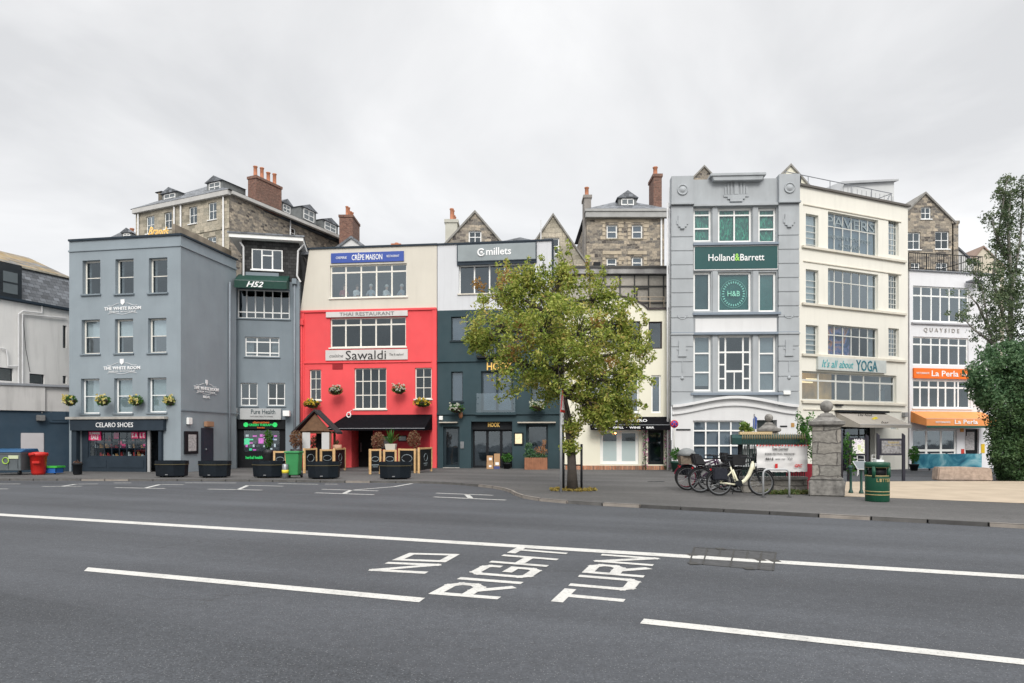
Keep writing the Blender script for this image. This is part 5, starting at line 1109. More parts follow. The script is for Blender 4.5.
# --- seated diners behind the top window of the red building
rb = B('x', '', (300, 37.0), (437, 36.1), root=bpy.data.objects['red_building'])
def diner(px, lean, face, top, label, shirt):
    u, z = rb.L(px, 296.5, .55); base = rb.M @ Vector((u, .55, z))
    me = bpy.data.meshes.new('person'); bm = bmesh.new()
    V = [(0, 0, -.35, .17), (lean * .1, 0, 0, .16), (lean * .18, 0, .2, .17), (lean * .22, 0, .36, .06), (lean * .26, 0, .43, .09), (lean * .29, 0, .54, .1), (lean * .3, 0, .62, .07),
         (lean * .18 - .17, -.02, .26, .065), (lean * .2 - .24, -.12, .02, .05), (lean * .3 - .08, -.28, .02, .035), (lean * .18 + .17, -.02, .26, .065), (lean * .2 + .24, -.12, .02, .05), (lean * .3 + .12, -.28, .1, .035)]
    E = [(0, 1), (1, 2), (2, 3), (3, 4), (4, 5), (5, 6), (2, 7), (7, 8), (8, 9), (2, 10), (10, 11), (11, 12)]
    me.from_pydata([v[:3] for v in V], E, []); o = bpy.data.objects.new('person', me); scene.collection.objects.link(o); o.location = base; o.rotation_euler = (0, 0, face)
    mod = o.modifiers.new('s', 'SKIN'); 
    for i, v in enumerate(V): me.skin_vertices[0].data[i].radius = (v[3], v[3] * .85)
    me.skin_vertices[0].data[0].use_root = True
    ss = o.modifiers.new('ss', 'SUBSURF'); ss.levels = 2; ss.render_levels = 2
    dg2 = bpy.context.evaluated_depsgraph_get(); m2 = bpy.data.meshes.new_from_object(o.evaluated_get(dg2)); o.modifiers.clear(); o.data = m2
    m2.materials.clear(); m2.materials.append(skin); m2.materials.append(shirt)
    for f in m2.polygons: f.use_smooth = True; f.material_index = 0 if f.center.z > .37 or (abs(f.center.y) > .2) else 1
    FR[o.name] = Matrix.Translation(base) @ Matrix.Rotation(face, 4, 'Z')
    tag(o, label, 'person', 'diners at the top floor window'); k = MB(FR[o.name]); k.sphere((lean * .3, .02, .585), .115, 10); k.build('hair', mat('grey_white_hair' if top else 'brown_hair', (.55, .53, .5) if top else (.08, .05, .03), .9), o)
sh1 = mat('white_shirt', (.75, .75, .75), .9); sh2 = mat('dusky_red_shirt', (.35, .08, .08), .9); sh3 = mat('grey_shirt', (.35, .38, .42), .9)
diner(343, .3, .4, False, 'dark haired person in dusky red sitting at the far left of the top window', sh2)
diner(355.2, .5, .8, False, 'person in white sitting in the second bay of the top window', sh1)
diner(372, -.2, 0, True, 'pale haired person in grey sitting in the middle bay of the top window', sh3)
diner(385, .5, .9, True, 'pale haired person in white leaning right in the fourth window bay', sh1)
diner(402, -.1, -.6, True, 'pale haired person in grey sitting in the far right bay of the top window', sh3)
# ================================================================ ground, pavement, markings
asph = mat('road_asphalt', (.060, .064, .072), .85, kind=k_asphalt, speck=.45)
asph2 = mat('pavement_asphalt', (.088, .085, .083), .88, kind=k_asphalt, speck=.3)
k = MB(); k.add([(-500, -120, 0), (500, -120, 0), (500, 900, 0), (-500, 900, 0)], [(0, 1, 2, 3)]); k.build('road', asph, kind='structure')
G = lambda x, y, z=0.0: gp(x, y, z)
edge = [G(-260, 477.5, PZ), G(0, 478.6, PZ), G(215, 479.4, PZ), G(330, 480.6, PZ), G(430, 481.5, PZ), G(480, 484.5, PZ), G(503, 487.5, PZ), G(514, 490.5, PZ), G(521, 494.3, PZ), G(540, 498, PZ), G(575, 501, PZ), G(640, 504.5, PZ), G(760, 510.6, PZ), G(880, 516.8, PZ), G(1024, 524.2, PZ), G(1300, 539, PZ)]
def smooth(pts, n=6):
    o = []
    for i in range(len(pts) - 1):
        p0, p1, p2, p3 = pts[max(i - 1, 0)], pts[i], pts[i + 1], pts[min(i + 2, len(pts) - 1)]
        if (p2 - p1).length > 6: o += [p1.lerp(p2, t / n) for t in range(n)]; continue
        for t in range(n):
            s = t / n; o.append(.5 * ((2 * p1) + (-p0 + p2) * s + (2 * p0 - 5 * p1 + 4 * p2 - p3) * s * s + (-p0 + 3 * p1 - 3 * p2 + p3) * s ** 3))
    return o + [pts[-1]]
es = smooth(edge)
k = MB(); back = [Vector((p_.x * 1.0, 62, PZ)) for p_ in es]
for i in range(len(es) - 1): k.add([es[i], es[i + 1], (es[i + 1].x, max(62, 0), PZ), (es[i].x, 62, PZ)], [(0, 1, 2, 3)]) if es[i + 1].x > es[i].x + 1e-4 else None
k.build('pavement', asph2, kind='structure')
# kerb stones
def resample(pts, d):
    o = [pts[0]]; acc = 0
    for a, b_ in zip(pts, pts[1:]):
        L_ = (b_ - a).length; t = d - acc
        while t <= L_: o.append(a.lerp(b_, t / L_)); t += d
        acc = (acc + L_) % d
    return o
kd = mat('dark_kerb_granite', (.07, .068, .066), .8, .3, 3, .2); kl = mat('pale_kerb_granite', (.27, .24, .21), .8, .25, 3, .2); km = mat('mid_kerb_granite', (.115, .11, .105), .8, .3, 3, .2)
k = MB(); ks = resample(es, .95); rr = random.Random(2)
for i in range(len(ks) - 1):
    a, c = ks[i], ks[i + 1]; d = (c - a); d.z = 0; d.normalize(); n_ = Vector((d.y, -d.x, 0)); a2 = a + d * .012; c2 = c - d * .012
    far = a.x < -1.5; w = .10; m_ = (rr.choice([1, 2, 2, 2]) if far else (1 if a.x < 1.6 and a.y > 17 else rr.choice([0, 0, 2, 2, 0, 0, 0, 1])))
    top = .078; q = [a2, c2, c2 + n_ * w, a2 + n_ * w]
    k.prism([(v.x, v.y, -.05) for v in q], (0, 0, top + .05), m_)
k.build('kerb', [kd, kl, km], kind='structure', bevel=.01)
plz = mat('sandy_paving', (.44, .36, .27), .9, kind=lambda H, col: (H['l'].new(H['mixc'](H['mapr'](H['noise'](1.1, 6), .35, .7, 0, .8), tuple(col), (.33, .27, .20, 1)), H['b'].inputs['Base Color']), H['bumpn'](H['noise'](60, 2), .3, .005)))
k = MB(); k.poly([(v.x, v.y, PZ + .006) for v in (G(844, 496.5, PZ), G(900, 498.5, PZ), G(1024, 503.5, PZ), G(1250, 514, PZ), G(1250, 481.5, PZ), G(940, 481.2, PZ), G(846, 481.8, PZ))]); k.build('plaza', plz, kind='structure')
paint = mat('road_paint', (.55, .54, .51), .7, kind=lambda H, col: (H['l'].new(H['mixc'](H['mth']('ADD', H['mapr'](H['noise'](26, 6, rg=.8), .52, .66, 0, .6), H['mapr'](H['noise'](2.5, 6, rg=.75), .5, .72, 0, .35), True), tuple(col), (.12, .12, .12, 1)), H['b'].inputs['Base Color'])))
painto = mat('worn_road_paint', (.50, .50, .48), .8, kind=lambda H, col: (H['l'].new(H['mixc'](H['mapr'](H['noise'](14, 5, rg=.7), .5, .66, 0, .85), tuple(col), (.11, .11, .11, 1)), H['b'].inputs['Base Color'])))
def flat(name, quads, m_, z=.004, kind='structure'):
    k = MB()
    for q in quads: k.poly([(v.x, v.y, z) for v in q])
    return k.build(name, m_, kind=kind)
flat('road_line', [[G(-120, 506.4), G(-120, 508.6), G(1024, 579.0), G(1300, 596.5), G(1300, 591.5), G(1024, 575.3)]], paint)
flat('road_dash', [[G(88, 567.6), G(84, 571.2), G(419, 602.6), G(425, 598.2)]], paint)
flat('road_dash', [[G(644, 619.0), G(640, 623.8), G(1024, 665.2), G(1200, 684), G(1200, 677), G(1024, 659.6)]], paint)
flat('road', [[G(-300, 560), G(-20, 589), G(200, 628), G(380, 664), G(620, 716), G(620, 1000), G(-1500, 1000)]], mat('older_asphalt', (.052, .056, .063), .85, kind=k_asphalt, speck=.7, cracks=False), .002)
def stroke(pts, w=.1, m_=None):
    P = [G(x, y) for x, y in pts]; qs = []
    for a, c in zip(P, P[1:]):
        d = (c - a).normalized(); n_ = Vector((-d.y, d.x, 0)) * w / 2; qs.append([a - n_, c - n_, c + n_, a + n_])
    return qs
def GS(px, py, dy=.3):
    Y = gp(px, py, PZ).y + dy; q = at(px, HOR, Y); q.z = PZ; return q
bays = []
for st_ in ([(42, 486.6), (82, 486.3)], [(62, 486.4), (76, 484.2), (98, 484)], [(115, 487.7), (165, 488.6)], [(145, 488.2), (160, 484.6), (184, 484.8)], [(114, 483), (131, 483)], [(185, 482.9), (236, 483.1)],
            [(208, 489.2), (262, 490.2)], [(238, 489.8), (248, 485.4), (283, 486.3)], [(278, 483.6), (318, 484.4)], [(325, 484.2), (338, 484.3)], [(315, 492.9), (374, 494.8)], [(322, 489.4), (378, 491.0)], [(344, 493.6), (351, 490.3), (394, 486.8), (412, 483.6)],
            [(433.6, 497), (506, 500.2)], [(436, 493.2), (493, 495.4)], [(-40, 489), (8, 489)], [(-60, 484), (20, 484)]):
    bays += stroke(st_, .13)
bays += stroke([(466.5, 494.3), (471, 498.6)], .15)
flat('parking_bay_line', bays, painto, .0045)
# NO RIGHT TURN
GL = {'N': ([((0, 0), (0, 1)), ((0, 1), (1, 0)), ((1, 0), (1, 1))], 1), 'O': ([((0, 0), (0, 1)), ((0, 1), (1, 1)), ((1, 1), (1, 0)), ((1, 0), (0, 0))], 1),
      'R': ([((0, 0), (0, 1)), ((0, 1), (.8, 1)), ((.8, 1), (1, .86)), ((1, .86), (1, .62)), ((1, .62), (.8, .48)), ((.8, .48), (0, .48)), ((.45, .48), (1, 0))], 1),
      'I': ([((0, 0), (0, 1))], 0), 'G': ([((1, .8), (1, .92)), ((1, .92), (.85, 1)), ((.85, 1), (.15, 1)), ((.15, 1), (0, .88)), ((0, .88), (0, .12)), ((0, .12), (.15, 0)), ((.15, 0), (.85, 0)), ((.85, 0), (1, .12)), ((1, .12), (1, .45)), ((1, .45), (.5, .45))], 1),
      'H': ([((0, 0), (0, 1)), ((1, 0), (1, 1)), ((0, .5), (1, .5))], 1), 'T': ([((0, 1), (1, 1)), ((.5, 1), (.5, 0))], 1), 'U': ([((0, 1), (0, .12)), ((0, .12), (.15, 0)), ((.15, 0), (.85, 0)), ((.85, 0), (1, .12)), ((1, .12), (1, 1))], 1)}
Z5 = lambda x, y: G(350 + x / 3.2, 530 + y / 3.2)
def word(w_, TS, TE, BS, BE):
    TS, TE, BS, BE = Z5(*TS), Z5(*TE), Z5(*BS), Z5(*BE); Lr = (TE - TS).length; Lh = (BS - TS).length
    gap = .52; units = sum(GL[c][1] for c in w_) + gap * (len(w_) - 1) + sum(.12 for c in w_ if c == 'I'); th = .125; x = 0; qs = []
    cell = (Lr - th) / units; tu = .13
    def mp(x_, y_):   # metres: x along reading, y letter up
        fx, fy = x_ / Lr, y_ / Lh; return (BS.lerp(BE, fx)).lerp(TS.lerp(TE, fx), fy)
    for c in w_:
        ss, wd_ = GL[c]
        for (a, b_) in ss:
            A = Vector((x + a[0] * wd_ * cell + th / 2, tu / 2 * .8 + a[1] * (Lh - tu * .8))); Bq = Vector((x + b_[0] * wd_ * cell + th / 2, tu / 2 * .8 + b_[1] * (Lh - tu * .8)))
            d = (Bq - A); L_ = d.length; d = d / L_; n_ = Vector((-d.y, d.x)); hw = .062
            A2, B2 = A - d * hw * .9, Bq + d * hw * .9
            qs.append([mp(*(A2 - n_ * hw)), mp(*(B2 - n_ * hw)), mp(*(B2 + n_ * hw)), mp(*(A2 + n_ * hw))])
        x += (wd_ + gap + (.12 if c == 'I' else 0)) * cell
    return qs
def letters(name, qs):
    k = MB()
    for i, q in enumerate(qs): k.poly([(v.x, v.y, .004 + i * .0002) for v in q])
    k.build(name, paint, kind='structure')
letters('road_lettering', word('NO', (58, 131), (192, 74), (238, 141), (350, 78)))
letters('road_lettering', word('RIGHT', (252, 206), (545, 53), (470, 223), (710, 66)))
letters('road_lettering', word('TURN', (645, 230), (808, 78), (858, 250), (988, 91)))
# manhole grid
A_, B_, C_, D_ = G(694.5, 547.6), G(776, 552.6), G(773, 571), G(689.5, 563.6)
mh = thing('manhole_cover', 'long rectangular grid of dark utility covers crossing the solid white line', 'manhole', (A_ + C_) / 2)
k = MB(); Q = lambda u, v: A_.lerp(B_, u).lerp(D_.lerp(C_, u), v)
k.poly([(*Q(u, v).xy, .0015) for u, v in ((0, 0), (1, 0), (1, 1), (0, 1))]); k.build('cover_plate', mat('cover_plate_grey', (.062, .062, .064), .8, .3, 8, .3), mh)
k = MB(); n = 6
def bar_(u0, v0, u1, v1, w=.035):
    a, c = Q(u0, v0), Q(u1, v1); d = (c - a).normalized(); n_ = Vector((-d.y, d.x, 0)) * w / 2; k.poly([(p_.x, p_.y, .0075) for p_ in (a - n_, c - n_, c + n_, a + n_)])
for i in range(n + 1): bar_(i / n, 0 if i % 2 else .0, i / n, 1 if i not in (2, 4) else .5, .02)
for v in (0, .5, 1): bar_(0, v, 1, v, .03 if v == 0 else .018)
for u, v in ((.33, 0), (.0, .5), (.05, 1), (.72, 1), (1, .5), (.83, .5)): a = Q(u, v); k.poly([(a.x + dx, a.y + dy, .0085) for dx, dy in ((-.06, -.08), (.06, -.08), (.06, .08), (-.06, .08))])
k.build('cover_frame', mat('cast_iron', (.045, .043, .04), .7, .2, 6), mh)
for i, (x, y, w) in enumerate(((612, 470 + 12 / 3, .5), (655, 481.5, .6))):
    pass
p_ = G(656, 481.6, PZ); k = MB(); k.box(p_.x - .28, p_.x + .28, p_.y - .15, p_.y + .15, PZ - .02, PZ + .006); tag(k.build('drain_cover', darkm), 'small dark drain cover in the pavement right of the street tree', 'drain')

# ================================================================ foliage materials
fol_tree = mat('street_tree_leaves', (.1,) * 3, .55, kind=k_foliage, cols=((.06, .105, .014), (.19, .26, .038), (.32, .38, .065), (.47, .47, .12), (.44, .29, .09)))
fol_dark = mat('holm_oak_leaves', (.1,) * 3, .5, kind=k_foliage, cols=((.018, .042, .016), (.042, .09, .032), (.08, .155, .055), (.15, .23, .10)))
fol_thin = mat('thin_tree_leaves', (.1,) * 3, .5, kind=k_foliage, cols=((.035, .07, .035), (.08, .125, .06), (.13, .175, .085), (.20, .24, .13)))
fol_g = mat('pot_plant_green', (.1,) * 3, .5, kind=k_foliage, cols=((.02, .08, .012), (.05, .16, .02), (.1, .24, .04)))
fol_r = mat('copper_leaves', (.1,) * 3, .5, kind=k_foliage, cols=((.07, .04, .025), (.2, .09, .05), (.28, .15, .09), (.12, .12, .05)))
fl_y = mat('yellow_blooms', (.1,) * 3, .6, kind=k_foliage, cols=((.55, .30, .01), (.75, .55, .02), (.8, .68, .15)))
fl_w = mat('white_blooms', (.1,) * 3, .6, kind=k_foliage, cols=((.6, .62, .45), (.75, .75, .7)))
fl_p = mat('pink_purple_blooms', (.1,) * 3, .6, kind=k_foliage, cols=((.25, .06, .4), (.6, .1, .3), (.55, .3, .5)))
bark = mat('tree_bark', (.06, .05, .042), .9, .35, 5, .6, 14)

# ================================================================ street tree
def street_tree():
    rr = random.Random(11); Y = 20.6; base = G(572, 490.5, PZ); Y = base.y
    t = thing('street_tree', 'bushy yellow-green street tree at the kerb in front of the teal building', 'tree', base)
    P = lambda x, y, dy=0: at(x if x < 600 else 600 + (x - 600) * .84, y + (3 if y < 300 else 0), Y + dy)
    k = MB()
    tr_ = [P(572.5, 491), P(572, 470), P(571, 445), P(567, 418), P(563, 395), P(559, 372), P(553, 345, .1), P(549, 315, .1), P(553, 285)]
    k.tube(tr_, [.18, .14, .125, .12, .11, .10, .08, .06, .03], 10)
    blobs = [(506, 292, 26, 0), (553, 290, 28, 0), (598, 296, 27, .3), (497, 330, 28, -.5), (540, 330, 36, -1.0), (585, 335, 38, -.8), (622, 324, 21, .2), (638, 350, 18, .3), (520, 366, 28, -.6), (556, 362, 28, -.9), (608, 374, 34, -.4), (630, 378, 16, 0),
             (592, 404, 24, -.3), (622, 404, 17, .3), (600, 416, 9, -.3), (545, 384, 24, .6), (600, 350, 30, 1.2), (530, 310, 30, 1.2), (565, 330, 34, 1.6), (484, 342, 13, 0), (476, 336, 7, 0), (560, 276, 17, .2), (525, 282, 17, .2), (604, 418, 12, -.2), (573, 428, 7, -.1), (571, 446, 5, -.1), (632, 412, 10, .2), (592, 410, 11, .3), (590, 384, 24, 1.3)]
    start = [Vector(v) for v in tr_[4:8]]
    clusters = []
    for bx, by, br, dy in blobs:
        c = P(bx, by, dy); s0 = min(start, key=lambda q: (q - c).length + (q.z > c.z) * .6)
        mid = s0.lerp(c, .5) + Vector((rr.uniform(-.2, .2), rr.uniform(-.2, .2), .12)); k.tube([s0, s0.lerp(mid, .5), mid, c], [.07, .055, .04, .018], 6, cap=False)
        rm = br * Y / K; n = int(5 + br * 1.15)
        for i in range(n):
            v = Vector((rr.gauss(0, 1), rr.gauss(0, 1), rr.gauss(0, 1))).normalized() * rm * rr.uniform(.35, 1.08); q = c + Vector((v.x, v.y * 1.1, v.z * .95)); clusters.append((q, rr.uniform(.16, .34)))
            if i % 2 == 0: k.tube([mid.lerp(c, .6), c.lerp(q, .5) + Vector((0, 0, .05)), q], [.018, .012, .005], 4, cap=False)
    # loose sprigs that break the outline
    for sx, sy, ex_, ey in ((565, 270, 560, 245), (575, 275, 567, 240), (545, 275, 542, 254), (600, 290, 604, 262), (640, 340, 656, 318), (625, 330, 631, 296), (650, 360, 662, 330), (648, 370, 665, 352), (480, 320, 467, 343), (500, 300, 497, 262), (515, 285, 509, 258), (622, 318, 640, 290), (530, 280, 527, 255),
                             (480, 345, 470, 350), (650, 375, 664, 384), (520, 390, 498, 400), (630, 400, 655, 405), (605, 300, 622, 280), (488, 300, 478, 296), (590, 280, 586, 256), (640, 300, 655, 322)):
        a, e_ = P(sx, sy), P(ex_, ey); k.tube([a, a.lerp(e_, .5) + Vector((.05, 0, .03)), e_], [.02, .012, .005], 4, cap=False)
        for i in range(7): clusters.append((a.lerp(e_, i / 6) + Vector((rr.uniform(-.08, .08), rr.uniform(-.1, .1), rr.uniform(-.08, .08))), rr.uniform(.08, .15)))
    k.build('trunk', bark, t)
    m = MB()
    for q, r in clusters: m.leaves(q, (r, r, r * .85), int(40 * (r / .25) ** 1.6) + 6, .105, rnd=rr, flat=.5)
    for bx, by in ((522, 330), (528, 345), (515, 352), (480, 284), (598, 322), (505, 276), (612, 366)):
        for i in range(5): m.leaves(P(bx + rr.uniform(-7, 7), by + rr.uniform(-7, 7), -1.1), .16, 16, .1, 1, rnd=rr, flat=.5)
    m.build('crown', [fol_tree, mat('rusty_tree_leaves', (.1,) * 3, .6, kind=k_foliage, cols=((.22, .13, .03), (.36, .2, .06), (.42, .28, .1)))], t)
    m = MB(); rr2 = random.Random(4)
    for i in range(60): a = rr2.uniform(0, 6.28); q = rr2.uniform(.2, .55); m.leaves((base.x + q * 1.25 * math.cos(a), base.y + q * math.sin(a), PZ + .04), (.08, .08, .035), 7, .1, rnd=rr2)
    tag(m.build('fallen_leaves', mat('fallen_leaf', (.1,) * 3, .7, kind=k_foliage, cols=((.12, .10, .03), (.3, .22, .05), (.4, .3, .08), (.16, .18, .05)))), 'ring of fallen yellow leaves round the foot of the street tree', None, None, 'stuff')
    # stakes with ties
    for i, (x, dy, lab) in enumerate(((563.5, .1, 'dark timber stake left of the street tree trunk'), (581.5, -.1, 'dark timber stake right of the street tree trunk'))):
        b0 = P(x, 490, dy); z1 = at(x, 444, Y).z; s = thing('tree_stake', lab, 'stake', (b0.x, b0.y, PZ), group=None); k = MB(); k.tube([(b0.x, b0.y, PZ), (b0.x, b0.y, z1)], .035, 8); k.build('post', darkm, s)
        k = MB(); sg = 1 if i == 0 else -1; k.tube([(b0.x + sg * .02, b0.y - .04, z1 - .15), (b0.x + sg * .18, b0.y - .12, z1 - .02), (b0.x + sg * .22, b0.y - .05, z1 + .03)], .018, 6); k.build('tie', white, s)
        k = MB(); 
    k = MB(); z = at(572, 465, Y).z; a, c = P(563.5, 465, .1), P(581.5, 465, -.1); k.tube([(a.x, a.y, z), (c.x, c.y, z)], .02, 6); tag(k.build('stake_rail', darkm), 'thin dark rail joining the two stakes behind the trunk', 'rail')
street_tree()
# road sign pole
pb = G(561, 492.3, PZ); Yp = pb.y; sg = thing('road_sign', 'grey sign pole by the trunk with a red triangle sign and a small white plate', 'road sign', pb)
k = MB(); zt = at(561, 389, Yp).z; k.tube([(pb.x, pb.y, PZ), (pb.x, pb.y, zt)], .035, 10); k.build('pole', mat('galvanised', (.42, .43, .44), .5, .1, 5, metal=.3), sg)
k = MB(); c = at(560.5, 405, Yp - .06); h = .36; tri = [(c.x - h, c.y, c.z - h * .58), (c.x + h, c.y, c.z - h * .58), (c.x, c.y, c.z + h * 1.16)]; k.prism(tri, (0, .015, 0)); o = k.build('warning_triangle', mat('sign_red', (.55, .02, .02), .4), sg)
k = MB(); cc = Vector(c); k.prism([tuple(Vector((cc.x, cc.y - .006, cc.z + .0)) + (Vector(v) - cc) * .66) for v in tri], (0, .004, 0)); k.box(c.x - .02, c.x + .02, c.y - .012, c.y - .007, c.z - .09, c.z + .14, 1); k.build('triangle_face', [whl, blk], o)
k = MB(); c = at(560.5, 418.5, Yp - .06); k.box(c.x - .16, c.x + .16, c.y, c.y + .012, c.z - .17, c.z + .17, 0); k.text('1 hr', c.x - .1, c.x + .1, c.z + .02, c.z + .12, c.y - .006, m=1, ext=.004); k.text('P', c.x - .05, c.x + .05, c.z - .13, c.z - .02, c.y - .006, m=1, ext=.004); k.build('plate', [whl, blk], sg)
for ch in [o for o in scene.objects if o.parent == sg and not o.name.startswith('pole')]:
    Rm = Matrix.Translation((0, 0, 0)) @ Matrix.Rotation(R(76), 4, 'Z')
    for o in [ch] + [x for x in scene.objects if x.parent == ch]: o.data.transform(Rm)
# no stopping roundel
q = at(674.3, 424, 32.6); o = thing('no_stopping_sign', 'round blue and red no-stopping sign between the cafe awning and the art deco building', 'road sign', (q.x, q.y, PZ)); T = Matrix.Translation(q) @ Matrix.Rotation(R(90), 4, 'X')
k = MB(); k.lathe([(.19, -.01), (.19, .01)], n=24, T=T); f = k.build('disc', mat('sign_red', ()), o); k = MB(); k.lathe([(.145, .009), (.145, .016)], n=24, T=T); k.build('disc_face', mat('sign_blue', (.02, .06, .35), .4), f)
k = MB()
for a in (45, 135): k.box(-.15, .15, -.02, .02, .014, .022, T=T @ Matrix.Rotation(R(a), 4, 'Z'))
k.build('cross', mat('sign_red', ()), f); k = MB(); k.tube([(q.x, q.y + .03, PZ), (q.x, q.y + .03, q.z + .1)], .03, 8); k.build('pole', mat('pole_white', (.5, .5, .47), .6), o)

# ================================================================ right hand trees
def thin_tree():
    rr = random.Random(21); Y = 27.5; t = thing('thin_tree', 'tall thin airy tree rising above the dense dark evergreen at the right edge', 'tree', at(1010, 481, Y).xy.to_3d() + Vector((0, 0, PZ)))
    P = lambda x, y, dy=0: at(1003 + (x - 1003) * 1.15 + 7, y, Y + dy); k = MB(); m = MB()
    for pts in ([(1010, 482), (1006, 400), (1003, 340), (1004, 280), (1001, 225), (1004, 190)], [(1008, 420), (1030, 330), (1034, 260), (1028, 205)], [(1006, 400), (985, 330), (978, 285), (968, 262)], [(1003, 340), (988, 280), (992, 240), (1000, 182), (1002, 180)],
                [(1003, 300), (1012, 240), (1014, 205), (1013, 178)], [(990, 345), (972, 330), (962, 318)], [(985, 330), (975, 305), (966, 293)], [(1004, 230), (998, 205), (994, 190)], [(1010, 420), (1050, 340), (1062, 260)], [(1000, 260), (990, 232), (986, 214)]):
        V = [P(x, y, rr.uniform(-.4, .4)) for x, y in pts]; r0 = .16 if pts[0][1] > 470 else .06
        k.tube(V, [r0 * (1 - .85 * i / (len(V) - 1)) for i in range(len(V))], 6, cap=False)
        for a, c in zip(V[1:] if pts[0][1] > 470 else V, V[2:] if pts[0][1] > 470 else V[1:]):
            n = int((c - a).length * 17)
            for i in range(n):
                q = a.lerp(c, rr.random()); s = rr.uniform(.1, .75) * (1.25 if q.z < at(0, 300, Y).z else .45); d = Vector((rr.gauss(0, 1), rr.gauss(0, .8), rr.uniform(-.1, 1.1))).normalized() * s
                k.tube([q, q + d], [.012, .004], 3, cap=False) if i % 3 == 0 else None
                m.leaves(q + d, rr.uniform(.09, .24), rr.randint(12, 40), .095, rnd=rr)
    for _ in range(190):     # fuller lower part
        x = rr.uniform(985, 1065); y = rr.uniform(262, 365); m.leaves(P(x, y, rr.uniform(-.8, .8)), rr.uniform(.18, .4), 46, .11, rnd=rr)
    k.build('trunk', mat('pale_bark', (.2, .19, .17), .9, .3, 5, .4), t); m.build('crown', fol_thin, t)
thin_tree()
def hedge():
    rr = random.Random(5); Y = 25.6; b0 = G(1030, 481.5, PZ); t = thing('hedge_tree', 'dense dark green clipped evergreen at the right edge beside the stone block bench', 'tree', (b0.x, Y + 1, PZ))
    P = lambda x, y, dy=0: at(x, y, Y + dy); m = MB(); k = MB()
    for x in (1000, 1030, 1060): k.tube([P(x, 481, 1), P(x - 4, 440, 1), P(x + 3, 400, 1.1), P(x, 370, .8)], [.12, .1, .08, .03], 8)
    def left(y):      # outline of the left side in photo pixels
        pts = [(343, 998), (350, 976), (358, 963), (372, 957), (385, 958), (397, 966), (408, 974), (430, 979), (455, 982), (470, 988), (482, 998)]
        for (y0, x0), (y1, x1) in zip(pts, pts[1:]):
            if y0 <= y <= y1: return x0 + (x1 - x0) * (y - y0) / (y1 - y0)
        return 1000
    n = 0
    while n < 1050:
        y = rr.uniform(343, 482); xl = left(y); x = xl + 11 + rr.random() ** 1.3 * (1110 - xl); dep = rr.uniform(0, 1.0)
        e_ = min((x - xl) / 22, 1); dy = .9 - e_ * 1.2 * math.sqrt(max(0, 1)) + rr.uniform(-.25, .35) + .25 * math.sin(x * .13) * math.cos(y * .11)
        if y < 362: dy += (362 - y) * .03
        up_ = y < 402
        m.leaves(P(x, y, dy), (rr.uniform(.14, .38), .28, rr.uniform(.12, .34)), 44 if not up_ else 46, .115 if not up_ else .13, 0 if not up_ else 1, rnd=rr); n += 1
    c = P(1045, 425, 1.5)
    core = MB(); core.lathe([(.5, 0), (1.55, .4), (1.6, 2.0), (1.45, 3.0), (1.7, 3.9), (.9, 4.9), (.05, 5.05)], (P(1045, 480).x + 1.7, Y + 1.9, PZ), 16); core.build('shade_core', mat('shade_core_dark', (.012, .02, .01), .95, .5, 5, 1, 12), t)  # added dark solid standing in for the shade deep inside the leaves
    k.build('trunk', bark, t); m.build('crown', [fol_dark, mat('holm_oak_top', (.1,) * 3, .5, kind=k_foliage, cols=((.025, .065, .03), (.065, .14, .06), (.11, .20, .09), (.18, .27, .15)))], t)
hedge()

# ================================================================ planters, pots, bins
plm = mat('black_planter', (.006, .010, .015), .6, .3, 3, spec=.2)
def planter():
    t = thing('street_planter', 'x', 'planter', (0, 0, 0)); T = Matrix.Scale(.72, 4, (0, 1, 0))
    k = MB(); k.lathe([(.59, .04), (.61, .07), (.635, .52), (.65, .53), (.65, .66), (.60, .66), (.60, .56)], n=8, T=T, smooth=False, a0=R(22.5)); k.build('tub', plm, t, bevel=.008)
    k = MB(); k.lathe([(.652, .505), (.666, .505), (.666, .525), (.652, .525)], n=8, T=T, smooth=False, a0=R(22.5)); k.build('trim_line', mat('planter_trim', (.12, .10, .05), .5), t)
    k = MB(); k.lathe([(.59, .57), (.3, .6)], n=8, T=T, a0=R(22.5), smooth=False); k.build('soil', mat('dark_soil', (.03, .022, .016), .95, .5, 12, 1, 30), t)
    k = MB()
    for a in (30, 150, 210, 330): k.lathe([(.05, 0), (.05, .06)], (.42 * math.cos(R(a)), .3 * math.sin(R(a)), 0), 8)
    k.build('foot', darkm, t); k = MB(); k.box(-.05, .05, -.485, -.47, .1, .135); k.build('maker_plate', steel, t)
    return t
pl0 = planter(); pls = [(172, 477.6, 'black octagonal planter nearest the shoe shop doorway'), (214.8, 478, 'black octagonal planter in front of the blue side door'), (269, 478.2, 'black octagonal planter in front of the health shop, left of the green wheelie bin'),
       (324, 479.3, 'black octagonal planter right of the green wheelie bin, in front of the small porch'), (395.5, 479.6, 'black octagonal planter in front of the black awning, rightmost of the row')]
for i, (x, y, lab) in enumerate(pls):
    q = GS(x, y, .45); rz = R([2, -3, 0, 4, 1][i])
    if i == 0: pl0.location = q; pl0.rotation_euler.z = rz; pl0['label'] = lab; pl0['group'] = 'black planters along the pavement'; FR[pl0.name] = Matrix.Translation(q)
    else: copy_tree(pl0, q, rz, lab, 'black planters along the pavement')
